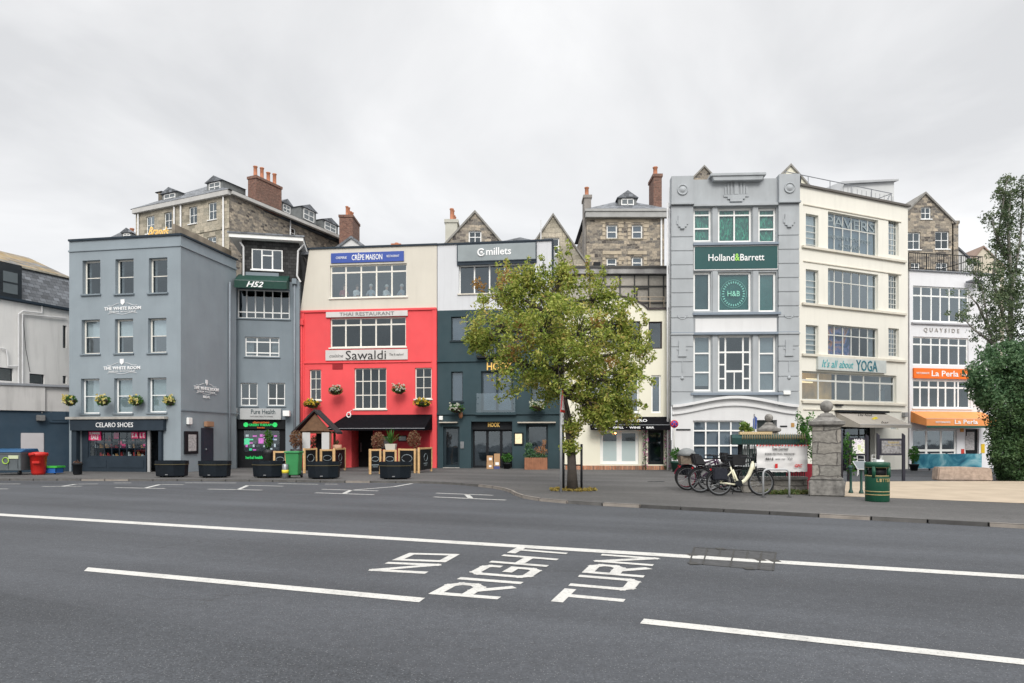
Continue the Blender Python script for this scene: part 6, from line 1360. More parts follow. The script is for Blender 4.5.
def wheelie():
    q = GS(294, 478.3); t = thing('wheelie_bin', 'green wheelie bin standing between two black planters', 'bin', q); M = Matrix.Translation(q); k = MB(M); w = .27
    k.add([(-.21, -.22, .12), (.21, -.22, .12), (.21, .2, .12), (-.21, .2, .12), (-w, -.28, .98), (w, -.28, .98), (w, .28, .98), (-w, .28, .98)], [(0, 3, 2, 1), (4, 5, 6, 7), (0, 1, 5, 4), (1, 2, 6, 5), (2, 3, 7, 6), (3, 0, 4, 7)]); gm = mat('green_plastic', (.04, .24, .08), .45, .08, 3)
    k.build('body', gm, t, bevel=.02); k = MB(M); k.box(-.3, .3, -.33, .33, .98, 1.05); k.build('lid', mat('green_plastic_lid', (.05, .28, .1), .45, .08, 3), t, bevel=.02)
    k = MB(M)
    for s in (-1, 1): k.lathe([(.1, -.025), (.1, .025)], n=14, T=M @ Matrix.Identity(4) if False else Matrix.Translation((s * .24, .2, .1)) @ Matrix.Rotation(R(90), 4, 'Y'))
    k.box(-.22, .22, .17, .22, .08, .12); k.build('wheel', darkm, t)
wheelie()
q = GS(285.3, 478.6, .2); k = MB(); q.z = PZ; k.lathe([(.1, 0), (.125, .03), (.125, .52), (.1, .56)], q, 14, 0); k.lathe([(.127, .2), (.127, .33)], q, 14, 1); o = thing('metal_keg', 'small silver keg with a yellow band touching the green wheelie bin', 'keg', q); k.build('barrel', [steel, mat('lemon_yellow', ())], o)
def big_bin():
    q = GS(13, 475.4, .5); t = thing('waste_container', 'large grey wheeled waste container with a blue lid and a round green sticker', 'bin', q); M = Matrix.Translation(q); k = MB(M)
    k.add([(-.78, -.4, .2), (.62, -.4, .2), (.62, .4, .2), (-.78, .4, .2), (-.85, -.52, .95), (.7, -.52, .95), (.7, .5, .95), (-.85, .5, .95)], [(0, 3, 2, 1), (4, 5, 6, 7), (0, 1, 5, 4), (1, 2, 6, 5), (2, 3, 7, 6), (3, 0, 4, 7)]); k.box(-.88, .73, -.55, .53, .9, .97)
    for i in range(4): k.box(-.7 + i * .4, -.66 + i * .4, -.5, -.46, .3, .88)
    k.build('body', mat('grey_container', (.13, .15, .16), .5, .15, 3), t, bevel=.015)
    k = MB(M); k.prism([(-.9, -.6, .97), (-.9, .55, .97), (-.9, .45, 1.12), (-.9, -.35, 1.08)], (1.66, 0, 0)); k.build('lid', mat('blue_lid', (.02, .09, .2), .45), t, bevel=.02)
    k = MB(M); k.lathe([(.1, -.03), (.1, .03)], n=14, T=Matrix.Translation((.5, -.3, .1)) @ Matrix.Rotation(R(90), 4, 'Y')); k.lathe([(.1, -.03), (.1, .03)], n=14, T=Matrix.Translation((-.65, -.3, .1)) @ Matrix.Rotation(R(90), 4, 'Y')); k.build('wheel', darkm, t)
    k = MB(M); k.tube([(.05 + .13 * math.cos(a / 14 * 6.283), -.5, .62 + .13 * math.sin(a / 14 * 6.283)) for a in range(14)], .022, 6, closed=True); k.box(.18, .6, -.52, -.505, .7, .84, 1); k.build('sticker', [mat('lime_sticker', (.35, .55, .08), .5), mat('cream_sticker', (.55, .6, .4), .5)], t)
big_bin()
q = GS(38.5, 475.2, .35); t = thing('red_bin', 'round red plastic bin between the grey container and the green crate', 'bin', q); M = Matrix.Translation(q); k = MB(M); k.lathe([(.22, 0), (.26, .1), (.32, .80), (.36, .81), (.36, .92), (.33, .94)], n=20); k.build('body', mat('red_plastic', (.50, .02, .015), .4, .06, 3), t); k = MB(M); k.box(.0, .3, -.4, -.3, .5, .6); k.box(-.1, .1, -.44, -.38, .86, .92); k.build('lid_handle', mat('red_plastic', ()), t); k = MB(M); k.lathe([(.36, .92), (.2, .97), (.02, .98)], n=20); k.build('lid', mat('red_plastic_lid', (.55, .03, .02), .4), t)
q = GS(51.5, 474.6, .35); t = thing('green_crate', 'low bright green plastic crate with a blue side, right of the red bin', 'crate', q); M = Matrix.Translation(q); k = MB(M)
for (a0, a1, c0, c1) in ((-.36, .36, -.25, -.22), (-.36, .36, .22, .25), (-.36, -.33, -.25, .25), (.33, .36, -.25, .25)): k.box(a0, a1, c0, c1, .08, .28)
k.box(-.36, .36, -.25, .25, .06, .09); k.build('box', mat('blue_plastic', (.02, .12, .4), .5), t, bevel=.005); k = MB(M); k.box(-.42, .42, -.3, .3, .28, .36); k.build('lid', mat('bright_green_plastic', (.05, .42, .05), .5), t, bevel=.01)
k = MB(M)
for x in (-.25, .25): k.lathe([(.04, 0), (.04, .08)], (x, -.15, 0), 8)
k.build('foot', darkm, t)
# bollard-like dark pot beside the shoe shop pilaster
q = GS(77.5, 475, .2); t = thing('door_pot', 'small dark pot at the foot of the shoe shop pilaster', 'pot', q); k = MB(Matrix.Translation(q)); k.lathe([(.13, 0), (.17, .05), (.18, .42), (.21, .43), (.21, .5), (.17, .5)], n=14); k.build('body', darkm, t); k = MB(Matrix.Translation(q)); k.leaves((0, 0, .53), (.16, .16, .08), 40, .07); k.build('plant', fol_r, t)
# hanging baskets
def basket(px, py, Y, w, h, label, flm, dens=1.0, mix=None):
    q = at(px, py, Y); t = thing('flower_basket', label, 'flower basket', q, group='flower baskets on the house fronts'); M = Matrix.Translation(q); rr = random.Random(int(px * 7)); k = MB(M)
    k.lathe([(.02, -h * .5), (w * .25, -h * .42), (w * .42, -h * .12), (w * .46, 0)], n=12); k.tube([(0, .25, h * .3), (0, .05, h * .35), (0, 0, h * .05)], .012, 5); k.build('basket', mat('basket_coir', (.05, .035, .02), .9, .3, 8), t)
    k = MB(M); k.leaves((0, -.03, -.02), (w * .52, w * .42, h * .5), int(330 * dens), .1, rnd=rr); k.build('foliage', fol_g if mix is None else mix, t)
    k = MB(M)
    for i in range(int(22 * dens)): a = rr.uniform(0, 6.28); q2 = rr.uniform(.2, 1); k.leaves((w * .5 * q2 * math.cos(a), -w * (.5 - .25 * q2) - .04, h * .5 * rr.uniform(-.55, 1)), (.05, .03, .04), 9, .08, rnd=rr)
    k.build('flowers', flm, t)
mixyw = mat('mixed_blooms', (.1,) * 3, .6, kind=k_foliage, cols=((.7, .3, .03), (.75, .6, .05), (.78, .75, .5), (.75, .62, .1)))
for px, lab in ((70.3, 'yellow flower basket at the left corner of the blue-grey building'), (103.6, 'yellow flower basket between the first and second lower windows'), (136.6, 'yellow flower basket between the second and third lower windows'), (170.6, 'yellow flower basket at the right corner of the blue-grey front')):
    basket(px, 400.2, 31.3, .62, .5, lab, mixyw)
basket(335.7, 390, 36.1, .75, .52, 'round white flower basket left of the large grid window on the red wall', fl_w); basket(399, 389, 35.8, .75, .52, 'round white flower basket right of the large grid window on the red wall', fl_w)
basket(312, 403.5, 36.4, .9, .48, 'yellow flower box under the narrow left window of the red wall', fl_y, 1.3); basket(422.5, 402.5, 35.7, .95, .45, 'yellow flower box under the narrow right window of the red wall', fl_y, 1.3)
basket(456.5, 408, 35.4, .85, .5, 'white flower basket under the narrow teal window on the left', fl_w); basket(537.5, 406, 34.8, .85, .55, 'white flower basket on the teal wall just left of the tree', fl_w, 1.3)
basket(0.5, 429.5, 31.2, .5, .45, 'yellow flower basket cut by the left edge of the picture', mixyw)
# plants at the restaurant terrace
def potplant(px, pyb, Y, label, potm, poth, potw, kind, hgt, pw, square=False, fm=None, base=0.0):
    q = at(px, pyb, Y); q.z = PZ + base; t = thing('potted_plant', label, 'plant', q); M = Matrix.Translation(q); k = MB(M); rr = random.Random(int(px * 3))
    if square: k.prism([(-potw * .38, -potw * .38, 0), (potw * .38, -potw * .38, 0), (potw * .38, potw * .38, 0), (-potw * .38, potw * .38, 0)], (0, 0, poth * .2)); k.add([(-potw * .38, -potw * .38, 0), (potw * .38, -potw * .38, 0), (potw * .38, potw * .38, 0), (-potw * .38, potw * .38, 0), (-potw * .5, -potw * .5, poth), (potw * .5, -potw * .5, poth), (potw * .5, potw * .5, poth), (-potw * .5, potw * .5, poth)], [(0, 1, 5, 4), (1, 2, 6, 5), (2, 3, 7, 6), (3, 0, 4, 7), (4, 5, 6, 7)])
    else: k.lathe([(potw * .35, 0), (potw * .48, poth * .8), (potw * .53, poth * .82), (potw * .53, poth), (potw * .45, poth)], n=14)
    k.build('pot', potm, t); k = MB(M)
    if kind == 'spiky':
        for i in range(46):
            a = rr.uniform(0, 6.28); el = rr.uniform(.5, 1.5); L_ = hgt * rr.uniform(.6, 1.05); d = Vector((math.cos(a) * math.cos(el) * pw / hgt * 1.4, math.sin(a) * math.cos(el) * pw / hgt, math.sin(el))); s = Vector((-math.sin(a), math.cos(a), 0)) * .022
            p0 = Vector((0, 0, poth)); p1 = p0 + d * L_ * .6; p2 = p0 + d * L_ - Vector((0, 0, L_ * .18 * math.cos(el)))
            k.add([p0 - s, p0 + s, p1 + s * 1.2, p1 - s * 1.2, p2], [(0, 1, 2, 3), (3, 2, 4)])
    else:
        k.tube([(0, 0, poth), (0, 0, poth + hgt * .5)], .015, 5); k.leaves((0, 0, poth + hgt * .55), (pw / 2, pw / 2, hgt * .5), int(480 * hgt), .12, rnd=rr)
    k.build('foliage', fm or fol_g, t)
tall = mat('dark_tall_pot', (.03, .03, .032), .5, .2, 3)
potplant(268.3, 470, 33.5, 'green leafy plant in a tall dark pot in front of the health shop', tall, 1.0, .42, 'leafy', .95, .45)
potplant(296, 470, 32.6, 'copper leaved plant in a dark pot left of the small timber porch', tall, 1.05, .5, 'leafy', .85, .6, fm=fol_r)
potplant(316, 470, 34.6, 'dried pale plant standing inside the small timber porch', tall, .75, .5, 'leafy', .95, .7, fm=mat('dry_leaves', (.1,) * 3, .6, kind=k_foliage, cols=((.12, .09, .05), (.25, .18, .1), (.3, .24, .16))))
potplant(391, 470, 32.4, 'bright green spiky plant in a square white pot on the terrace', mat('white_pot', (.62, .58, .5), .6), .45, .5, 'spiky', .85, .6, True, base=.85)
potplant(378, 470, 32.9, 'copper leaved plant in a dark pot left of the green spiky plant', tall, .95, .5, 'leafy', .9, .65, fm=fol_r)
potplant(414, 470, 33.0, 'copper leaved plant in a dark bowl right of the green spiky plant', tall, 1.05, .6, 'leafy', .85, .7, fm=fol_r)
potplant(337, 470, 33.6, 'pale terracotta pot with an upright clay bird shaped finial', mat('pale_terracotta', (.5, .3, .2), .7, .1, 5), 1.25, .42, 'spiky', .3, .2, fm=mat('dry_leaves', ()))
q = at(391, 470, 32.4); k = MB(); k.box(q.x - .22, q.x + .22, q.y - .22, q.y + .22, PZ, PZ + .85); tag(k.build('plant_stand', darkm, bevel=.02), 'square dark stand under the white pot', 'stand')
potplant(914, 471.3, 33.0, 'bushy green shrub in a dark pot at the left end of the blue mural screen', darkm, .32, .42, 'leafy', .85, .5)
potplant(676, 470, 31.9, 'green shrub in a dark pot right of the cafe doorway', mat('bottle_green_tub', (.01, .05, .035), .5), .5, .5, 'leafy', .6, .5)
# windbreak screens of the terrace
ti = 0
def screen(x0, y0, Y0, x1, Y1, top, label, drop=0.0):
    a = at(x0, 470, Y0); c = at(x1, 470, Y1); a.z = c.z = PZ; L_ = (c - a).length; an = math.atan2(c.y - a.y, c.x - a.x)
    t = thing('windbreak_screen', label, 'screen', a, an, 'timber framed screens round the terrace'); M = FR[t.name]; k = MB(M); h = top
    k.box(0, .09, -.045, .045, 0, h); k.box(L_ - .09, L_, -.045, .045, 0, h); k.box(.09, L_ - .09, -.04, .04, h - .09, h - .01); k.build('frame', timber, t, bevel=.006)
    k = MB(M); k.box(.09, L_ - .09, -.02, .02, .12, h - .09); p_ = k.build('panel', mat('near_black', ()), t)
    k = MB(M); xm = L_ / 2; w = min(L_ * .3, .28); k.tube([(xm - w * math.cos(a_), -.025, h * .6 + w * .6 * math.sin(a_)) for a_ in [i * .5 for i in range(13)]], .012, 5); k.box(xm - w, xm + w, -.028, -.021, h * .35, h * .38); k.box(xm - w * .7, xm + w * .7, -.028, -.021, h * .28, h * .3); k.build('printed_motif', mat('pale_lettering', ()), p_)
for i, s in enumerate(((273.5, 0, 31.5, 287, 31.5, .98, 'narrow timber screen directly behind the left planter and green wheelie bin'), (303.8, 0, 30.4, 316.5, 31.4, 1.12, 'timber screen left of the porch entrance, behind the fourth planter'), (320, 0, 32.2, 334, 32.6, 1.05, 'timber screen in front of the small porch'), (334, 0, 31.6, 345, 33.5, 1.1, 'timber screen running back beside the terracotta pot'),
                          (369, 0, 29.6, 381, 29.9, 1.1, 'timber screen at the left of the terrace under the awning'), (383, 0, 30.6, 396.5, 30.8, 1.05, 'timber screen below the green spiky plant'), (398.5, 0, 31.0, 416, 30.6, 1.1, 'wide timber screen behind the rightmost planter'), (418.5, 0, 30.4, 431.5, 32.4, 1.15, 'angled timber screen nearest the teal building'))): screen(*s)
# small porch
def porch():
    Y = 33.2; a = at(300, 470, Y); c = at(331, 470, Y); W = c.x - a.x; t = thing('timber_porch', 'small timber porch with a pitched roof and white menu boards', 'porch', (a.x, Y, PZ)); M = FR[t.name]; k = MB(M)
    ze = at(312, 431, Y).z - PZ; zp = at(312, 411.5, Y).z - PZ
    for x in (.0, W - .1): 
        for y in (0, .8): k.box(x, x + .1, y, y + .1, 0, ze)
    k.box(-.1, W + .1, 0, .1, ze - .12, ze); k.build('post_frame', timberd, t, bevel=.006)
    k = MB(M); xm = W / 2; e = .35; th = .1
    for s0 in ((-e, ze - .15), (W + e, ze - .15)): k.prism([(s0[0], -.25, s0[1]), (xm, -.25, zp), (xm, -.25, zp + th), (s0[0], -.25, s0[1] + th)], (0, 1.1, 0), 0)
    k.build('roof', mat('charcoal_felt', (.03, .03, .032), .9, .2, 3), t)
    k = MB(M); k.prism([(0, -.08, ze - .02), (W, -.08, ze - .02), (xm, -.08, zp - .1)], (0, .06, 0)); k.prism([(W * .2, -.12, ze), (W * .8, -.12, ze), (xm, -.12, zp - .45)], (0, .05, 0)); k.build('gable_board', timberd, t, bevel=.01)
    k = MB(M); k.box(.12, .5, -.03, .02, .75, 1.85); k.box(W - .45, W - .08, -.03, .02, .75, 1.85); k.build('menu_board', mat('dull_white_board', (.55, .55, .54), .6, .05), t, bevel=.01)
    k = MB(M); k.box(.5, W - .5, 1.0, 1.05, 0, ze); k.build('rear_panel', mat('near_black', ()), t)
porch()
# boxes at the teal doorway, timber flower trough
q = at(490, 468, 34.9); k = MB(); t = thing('cardboard_box', 'short brown cardboard box stack leaning at the teal doorway', 'box', (q.x, 34.9, PZ)); M = FR[t.name]; k = MB(M); k.box(-.17, .17, -.15, .15, 0, .36); k.box(-.16, .15, -.13, .15, .365, .68); k.build('carton', mat('cardboard', (.45, .27, .14), .8, .12, 4), t, bevel=.008); k = MB(M); k.box(-.05, .08, -.156, -.151, .1, .2); k.box(-.05, .1, -.136, -.131, .45, .58); k.build('paper_label', whl, t)
t = thing('cardboard_box', 'tall brown cardboard box with a blue foot, right of the shorter boxes', 'box', (at(497, 468, 34.9).x, 34.9, PZ)); M = FR[t.name]; k = MB(M); k.box(-.15, .15, -.15, .15, 0, .15, 1); k.box(-.15, .15, -.15, .15, .151, .78, 0); k.build('carton', [mat('cardboard', ()), mat('blue_carton', (.06, .08, .22), .7)], t, bevel=.006); k = MB(M); k.box(-.08, .1, -.156, -.151, .2, .35); k.build('paper_label', whl, t)
q = at(535.8, 469, 34.3); t = thing('flower_trough', 'slatted timber trough full of green and russet plants in front of the teal shop window', 'planter', (q.x, q.y, PZ)); M = FR[t.name]; k = MB(M); w = .57
for i in range(10): x = -w + i * w * 2 / 10; k.box(x + .006, x + w * .2 - .006, -.25, -.21, 0, .6)
k.box(-w, w, -.21, .2, 0, .56); k.build('trough', mat('red_cedar', (.30, .13, .07), .7, .25, 4, .2), t); k = MB(M); k.leaves((-.2, 0, .75), (.42, .25, .28), 320, .11); k.leaves((-.35, .1, 1.05), (.25, .2, .3), 150, .11); k.leaves((.25, 0, .66), (.35, .25, .15), 200, .1); k.build('foliage', mat('mixed_herbs', (.1,) * 3, .6, kind=k_foliage, cols=((.02, .07, .03), (.06, .15, .06), (.2, .3, .15))), t); k = MB(M); k.leaves((.25, 0, .95), (.35, .22, .25), 230, .09); k.leaves((.42, .05, 1.3), (.12, .1, .25), 60, .09); k.build('russet_plants', mat('russet', (.1,) * 3, .6, kind=k_foliage, cols=((.3, .12, .05), (.45, .22, .1), (.35, .25, .12))), t)
q = at(507, 468, 35.0); potplant(507, 468, 35.0, 'green leafy plant in a dark pot inside the teal entrance', darkm, .3, .45, 'leafy', .5, .6)
# garlands by the cafe door
for px, lab in ((645.3, 'purple and pink flower garland left of the cafe door'), (666.8, 'purple and pink flower garland right of the cafe door')):
    q = at(px, 470, 33.75); t = thing('flower_garland', lab, 'garland', (q.x, q.y, PZ), group='garlands framing the cafe door'); M = FR[t.name]; rr = random.Random(int(px)); k = MB(M); k.tube([(0, 0, 0), (0, 0, 2.1)], .02, 5); k.build('stem', bark, t); k = MB(M)
    for i in range(26): k.leaves((rr.uniform(-.08, .08), rr.uniform(-.08, .05), .1 + i * .078), .12, 12, .08, rnd=rr)
    k.build('foliage', fol_dark, t); k = MB(M)
    for i in range(34): k.leaves((rr.uniform(-.12, .12), rr.uniform(-.14, 0), rr.uniform(.1, 2.1)), .05, 6, .07, rnd=rr)
    k.build('flowers', fl_p, t)

# ================================================================ stone pillar, railings, kiosk
pst = mat('pillar_granite', (.3,) * 3, .85, kind=k_rubble, cols=((.19, .18, .165), (.25, .235, .21), (.30, .275, .24), (.22, .21, .19), (.27, .25, .22)), bw=.9, bh=.31, warp=.1, lines=1.0, mortar=(.13, .12, .11, 1))
psm = mat('weathered_granite', (.22, .21, .195), .9, .5, 7, .8, 18, streak=.5)
def pillar(px, w, Y, top_ball_py, cap_py, sh_top, sh_bot, label):
    q = at(px, 470, Y); t = thing('stone_pillar', label, 'pillar', (q.x, Y, PZ), -math.atan2(q.x, Y)); M = FR[t.name]; Z = lambda py: at(px, py, Y).z - PZ
    hw = w / 2; k = MB(M); k.box(-hw * .8, hw * .8, -hw * .8, hw * .8, Z(sh_bot), Z(sh_top)); k.build('shaft', pst, t, bevel=.02)
    k = MB(M); k.box(-hw, hw, -hw, hw, 0, Z(sh_bot) - .05); k.box(-hw * .93, hw * .93, -hw * .93, hw * .93, Z(sh_bot) - .05, Z(sh_bot) + .03); k.build('plinth', psm, t, bevel=.035)
    k = MB(M); z = Z(sh_top); zc = Z(cap_py); H_ = zc - z
    prof = [(hw * .86, 0), (hw * 1.02, .04), (hw * 1.02, .13), (hw * .8, .15), (hw * .5, .15 + (H_ - .15) * .45), (hw * .5, .15 + (H_ - .15) * .6), (hw * .38, .15 + (H_ - .15) * .65), (hw * .34, .15 + (H_ - .15) * .85), (hw * .22, H_ - .02)]
    k.lathe([(r * 1.4142, z + h) for r, h in prof], n=4, a0=R(45), smooth=False); k.build('cap', psm, t, bevel=.008)
    k = MB(M); rb = (Z(top_ball_py) - zc) / 2; k.lathe([(rb * .35, zc - .03), (rb * .3, zc + .04)], n=12); k.sphere((0, 0, zc + rb), rb, 16); k.build('ball', psm, t)
pillar(826.5, .88, 18.55, 400.3, 412.4, 426.3, 478, 'stout granite gate pillar with a ball finial beside the litter bin')
pillar(768.8, .88, 27.0, 413.8, 422, 432, 478, 'matching granite pillar further back behind the green kiosk roof')
# dwarf wall and railings
rg = mat('green_black_railing', (.012, .03, .026), .5, .1, 4)
a = at(741, 470, 19.6); c = at(811, 470, 19.2); W = c.x - a.x
t = thing('railing_fence', 'dark green pointed railings on a low stone wall carrying the white banner', 'fence', (a.x, 19.4, PZ)); M = FR[t.name]
k = MB(M); k.box(0, W, 0, .3, 0, .36); k.build('dwarf_wall', pst, t, bevel=.02); k = MB(M); k.box(-.02, W, -.04, .34, .36, .46); k.build('wall_coping', psm, t, bevel=.02)
k = MB(M); n = 26; zt_ = at(0, 436, 19.4).z - PZ
for i in range(n + 1):
    x = .03 + (W - .06) * i / n; k.tube([(x, .15, .46), (x, .15, zt_ - .1)], .012, 6, cap=False)
for z in (.6, zt_ - .25): k.box(0, W, .13, .17, z, z + .04)
k.build('railing', rg, t); k = MB(M)
for i in range(n + 1): x = .03 + (W - .06) * i / n; k.lathe([(.012, zt_ - .1), (.028, zt_ - .06), (.02, zt_), (.002, zt_ + .09)], (x, .15, 0), 6)
k.build('gilt_tip', mat('gilt_tip', (.2, .16, .09), .4, .1, 4), t, 'pale gilt railing tip')
# banner
a = at(757, 470, 18.9); c = at(807.5, 470, 18.9); W = c.x - a.x; zt_, zb_ = at(0, 445, 18.9).z, at(0, 471.3, 18.9).z
bn = thing('banner', 'crumpled white banner with black script and a red mark tied to the railings', 'banner', (a.x, 18.95, zb_)); M = FR[bn.name]; k = MB(M); nx, nz = 28, 12; H_ = zt_ - zb_; rr = random.Random(9)
def bz(u, v): return -.03 + .03 * mnoise.noise(Vector((u * 3 + v * 2, v * 4 - u * 2.5, 1.3))) + .012 * mnoise.noise(Vector((u * 9, v * 7, 4)))
def bx(u): return u * W
def bzz(u, v): return v * H_ * (1 + 0) + (-.04 * math.sin(math.pi * u)) * (1 if v > .5 else .3) + .015 * abs(math.sin(u * 28)) * (1 if v > .9 else -1 if v < .1 else 0) + .06 * u * 0
k.add([(bx(i / nx), bz(i / nx, j / nz), bzz(i / nx, j / nz)) for j in range(nz + 1) for i in range(nx + 1)], [(j * (nx + 1) + i, j * (nx + 1) + i + 1, (j + 1) * (nx + 1) + i + 1, (j + 1) * (nx + 1) + i) for j in range(nz) for i in range(nx)], 0, True); k.build('cloth', mat('white_banner_cloth', (.66, .65, .64), .8, .06, 4), bn)
def btext(txt, u0, u1, v0, v1, mtl, **kw):
    k = MB(M); k.text(txt, u0 * W, u1 * W, v0 * H_, v1 * H_, -.075, ext=.008, **kw); k.build('lettering', mtl, bn)
btext('Taste Guernsey', .3, .62, .76, .92, blk, shear=.4); btext('FOOD FESTIVAL WEEKEND', .16, .75, .62, .70, blk); btext('RH S', .17, .32, .42, .52, blk, bold=.03); btext('market · music', .36, .56, .45, .5, mat('grey_letters', ())); btext('Visit', .6, .7, .42, .54, mat('grey_letters', ())); btext('GFC', .74, .89, .15, .27, mat('sign_red', ()), bold=.03, shear=.2)
k = MB(M); k.box(.35 * W, .4 * W, -.085, -.078, .12 * H_, .29 * H_); k.build('emblem', mat('sign_red', ()), bn); k = MB(M)
for i in range(17): u = i / 16; k.box(u * W - .02, u * W + .02, -.075, -.06, H_ - .03, H_ + .005)
k.build('edge_marks', mat('sign_red', ()), bn)
# red troughs behind railings
a = at(790, 470, 20.3); k = MB(); k.box(a.x, at(814, 470, 20.3).x, 20.2, 20.6, PZ, at(0, 464, 20.3).z); tag(k.build('red_trough', mat('claret_paint', (.3, .012, .03), .5), bevel=.02), 'claret red trough standing behind the railings left of the near pillar', 'planter')
# kiosk with dark green roof
a = at(735, 470, 22.6); c = at(801, 470, 22.6); W = c.x - a.x; t = thing('market_kiosk', 'market kiosk with a dark green fabric roof behind the white banner', 'kiosk', (a.x, 22.6, PZ), R(-16)); M = FR[t.name]; Z = lambda py: at(0, py, 22.6).z - PZ
gk = mat('dark_green_canvas', (.008, .045, .042), .7, .15, 3, .1)
k = MB(M); k.prism([(-.1, -.3, Z(444.5)), (-.1, -.3, Z(438)), (-.1, 0, Z(434.5)), (-.1, 1.6, Z(434.5)), (-.1, 1.6, Z(444.5))], (W + .2, 0, 0)); k.build('roof', gk, t, bevel=.01)
k = MB(M); k.box(.15, 1.15, -.1, .9, Z(434.5), Z(431.8)); k.build('top_board', mat('cream_board', (.6, .45, .25), .7), t)
k = MB(M)
for x in (.2, W * .5, W - .15): k.box(x - .05, x + .05, -.05, .05, 0, Z(440))
for x in (.2, W - .15): k.box(x - .05, x + .05, 1.4, 1.5, 0, Z(440))
k.build('post', darkm, t); k = MB(M)
for i in range(9): x = .28 + i * .06; k.box(x, x + .03, .1, .12, .6, Z(446))
k.build('slat', mat('pale_slat', (.5, .52, .52), .6), t); k = MB(M); k.box(.3, W - .1, .9, .95, .1, 1.2); k.build('counter', gk, t)
# flag + bush behind kiosk
q = at(754.3, 470, 24.5); t = thing('feather_flag', 'small blue and white feather flag above the kiosk roof', 'flag', (q.x, q.y, PZ)); k = MB(FR[t.name]); k.tube([(0, 0, 0), (0, 0, at(0, 416, 24.5).z)], .02, 6); k.build('pole', steel, t); k = MB(FR[t.name]); Z2 = lambda py: at(0, py, 24.5).z - PZ; k.prism([(-.05, -.01, Z2(429.5)), (.08, -.01, Z2(429)), (.1, -.01, Z2(418)), (.02, -.01, Z2(416)), (-.05, -.01, Z2(419))], (0, .01, 0)); k.build('cloth', mat('flag_blue', (.06, .1, .3), .7, .4, 8), t)
def bush(name, px, py, Y, w, h, label, m_, base=None, cnt=500, sz=.1):
    q = at(px, py, Y); t = thing(name, label, 'shrub', (q.x, Y, PZ)); k = MB(FR[t.name]); k.tube([(0, 0, 0), (0, 0, q.z - PZ)], .04, 6); k.build('stem', bark, t); k = MB(FR[t.name]); rr = random.Random(int(px))
    for i in range(12): k.leaves((rr.uniform(-.35, .35) * w, rr.uniform(-.3, .3) * w, q.z - PZ + rr.uniform(-.35, .35) * h), (w * .25, w * .25, h * .22), cnt // 12, sz, rnd=rr)
    k.build('crown', m_, t)
bush('flowering_shrub', 748, 427.5, 24, .5, .42, 'small yellow-green flowering shrub above the left end of the kiosk roof', mat('shrub_yellow_green', (.1,) * 3, .6, kind=k_foliage, cols=((.06, .14, .03), (.15, .25, .05), (.4, .4, .08))))
bush('garden_shrub', 806, 437, 21.6, .55, 1.6, 'bright green shrub behind the railings just left of the near pillar', fol_g, cnt=700)
bush('garden_shrub', 850, 455, 24.8, .45, 1.5, 'dark leafy shrub between the near pillar and the map board', fol_g, cnt=420)
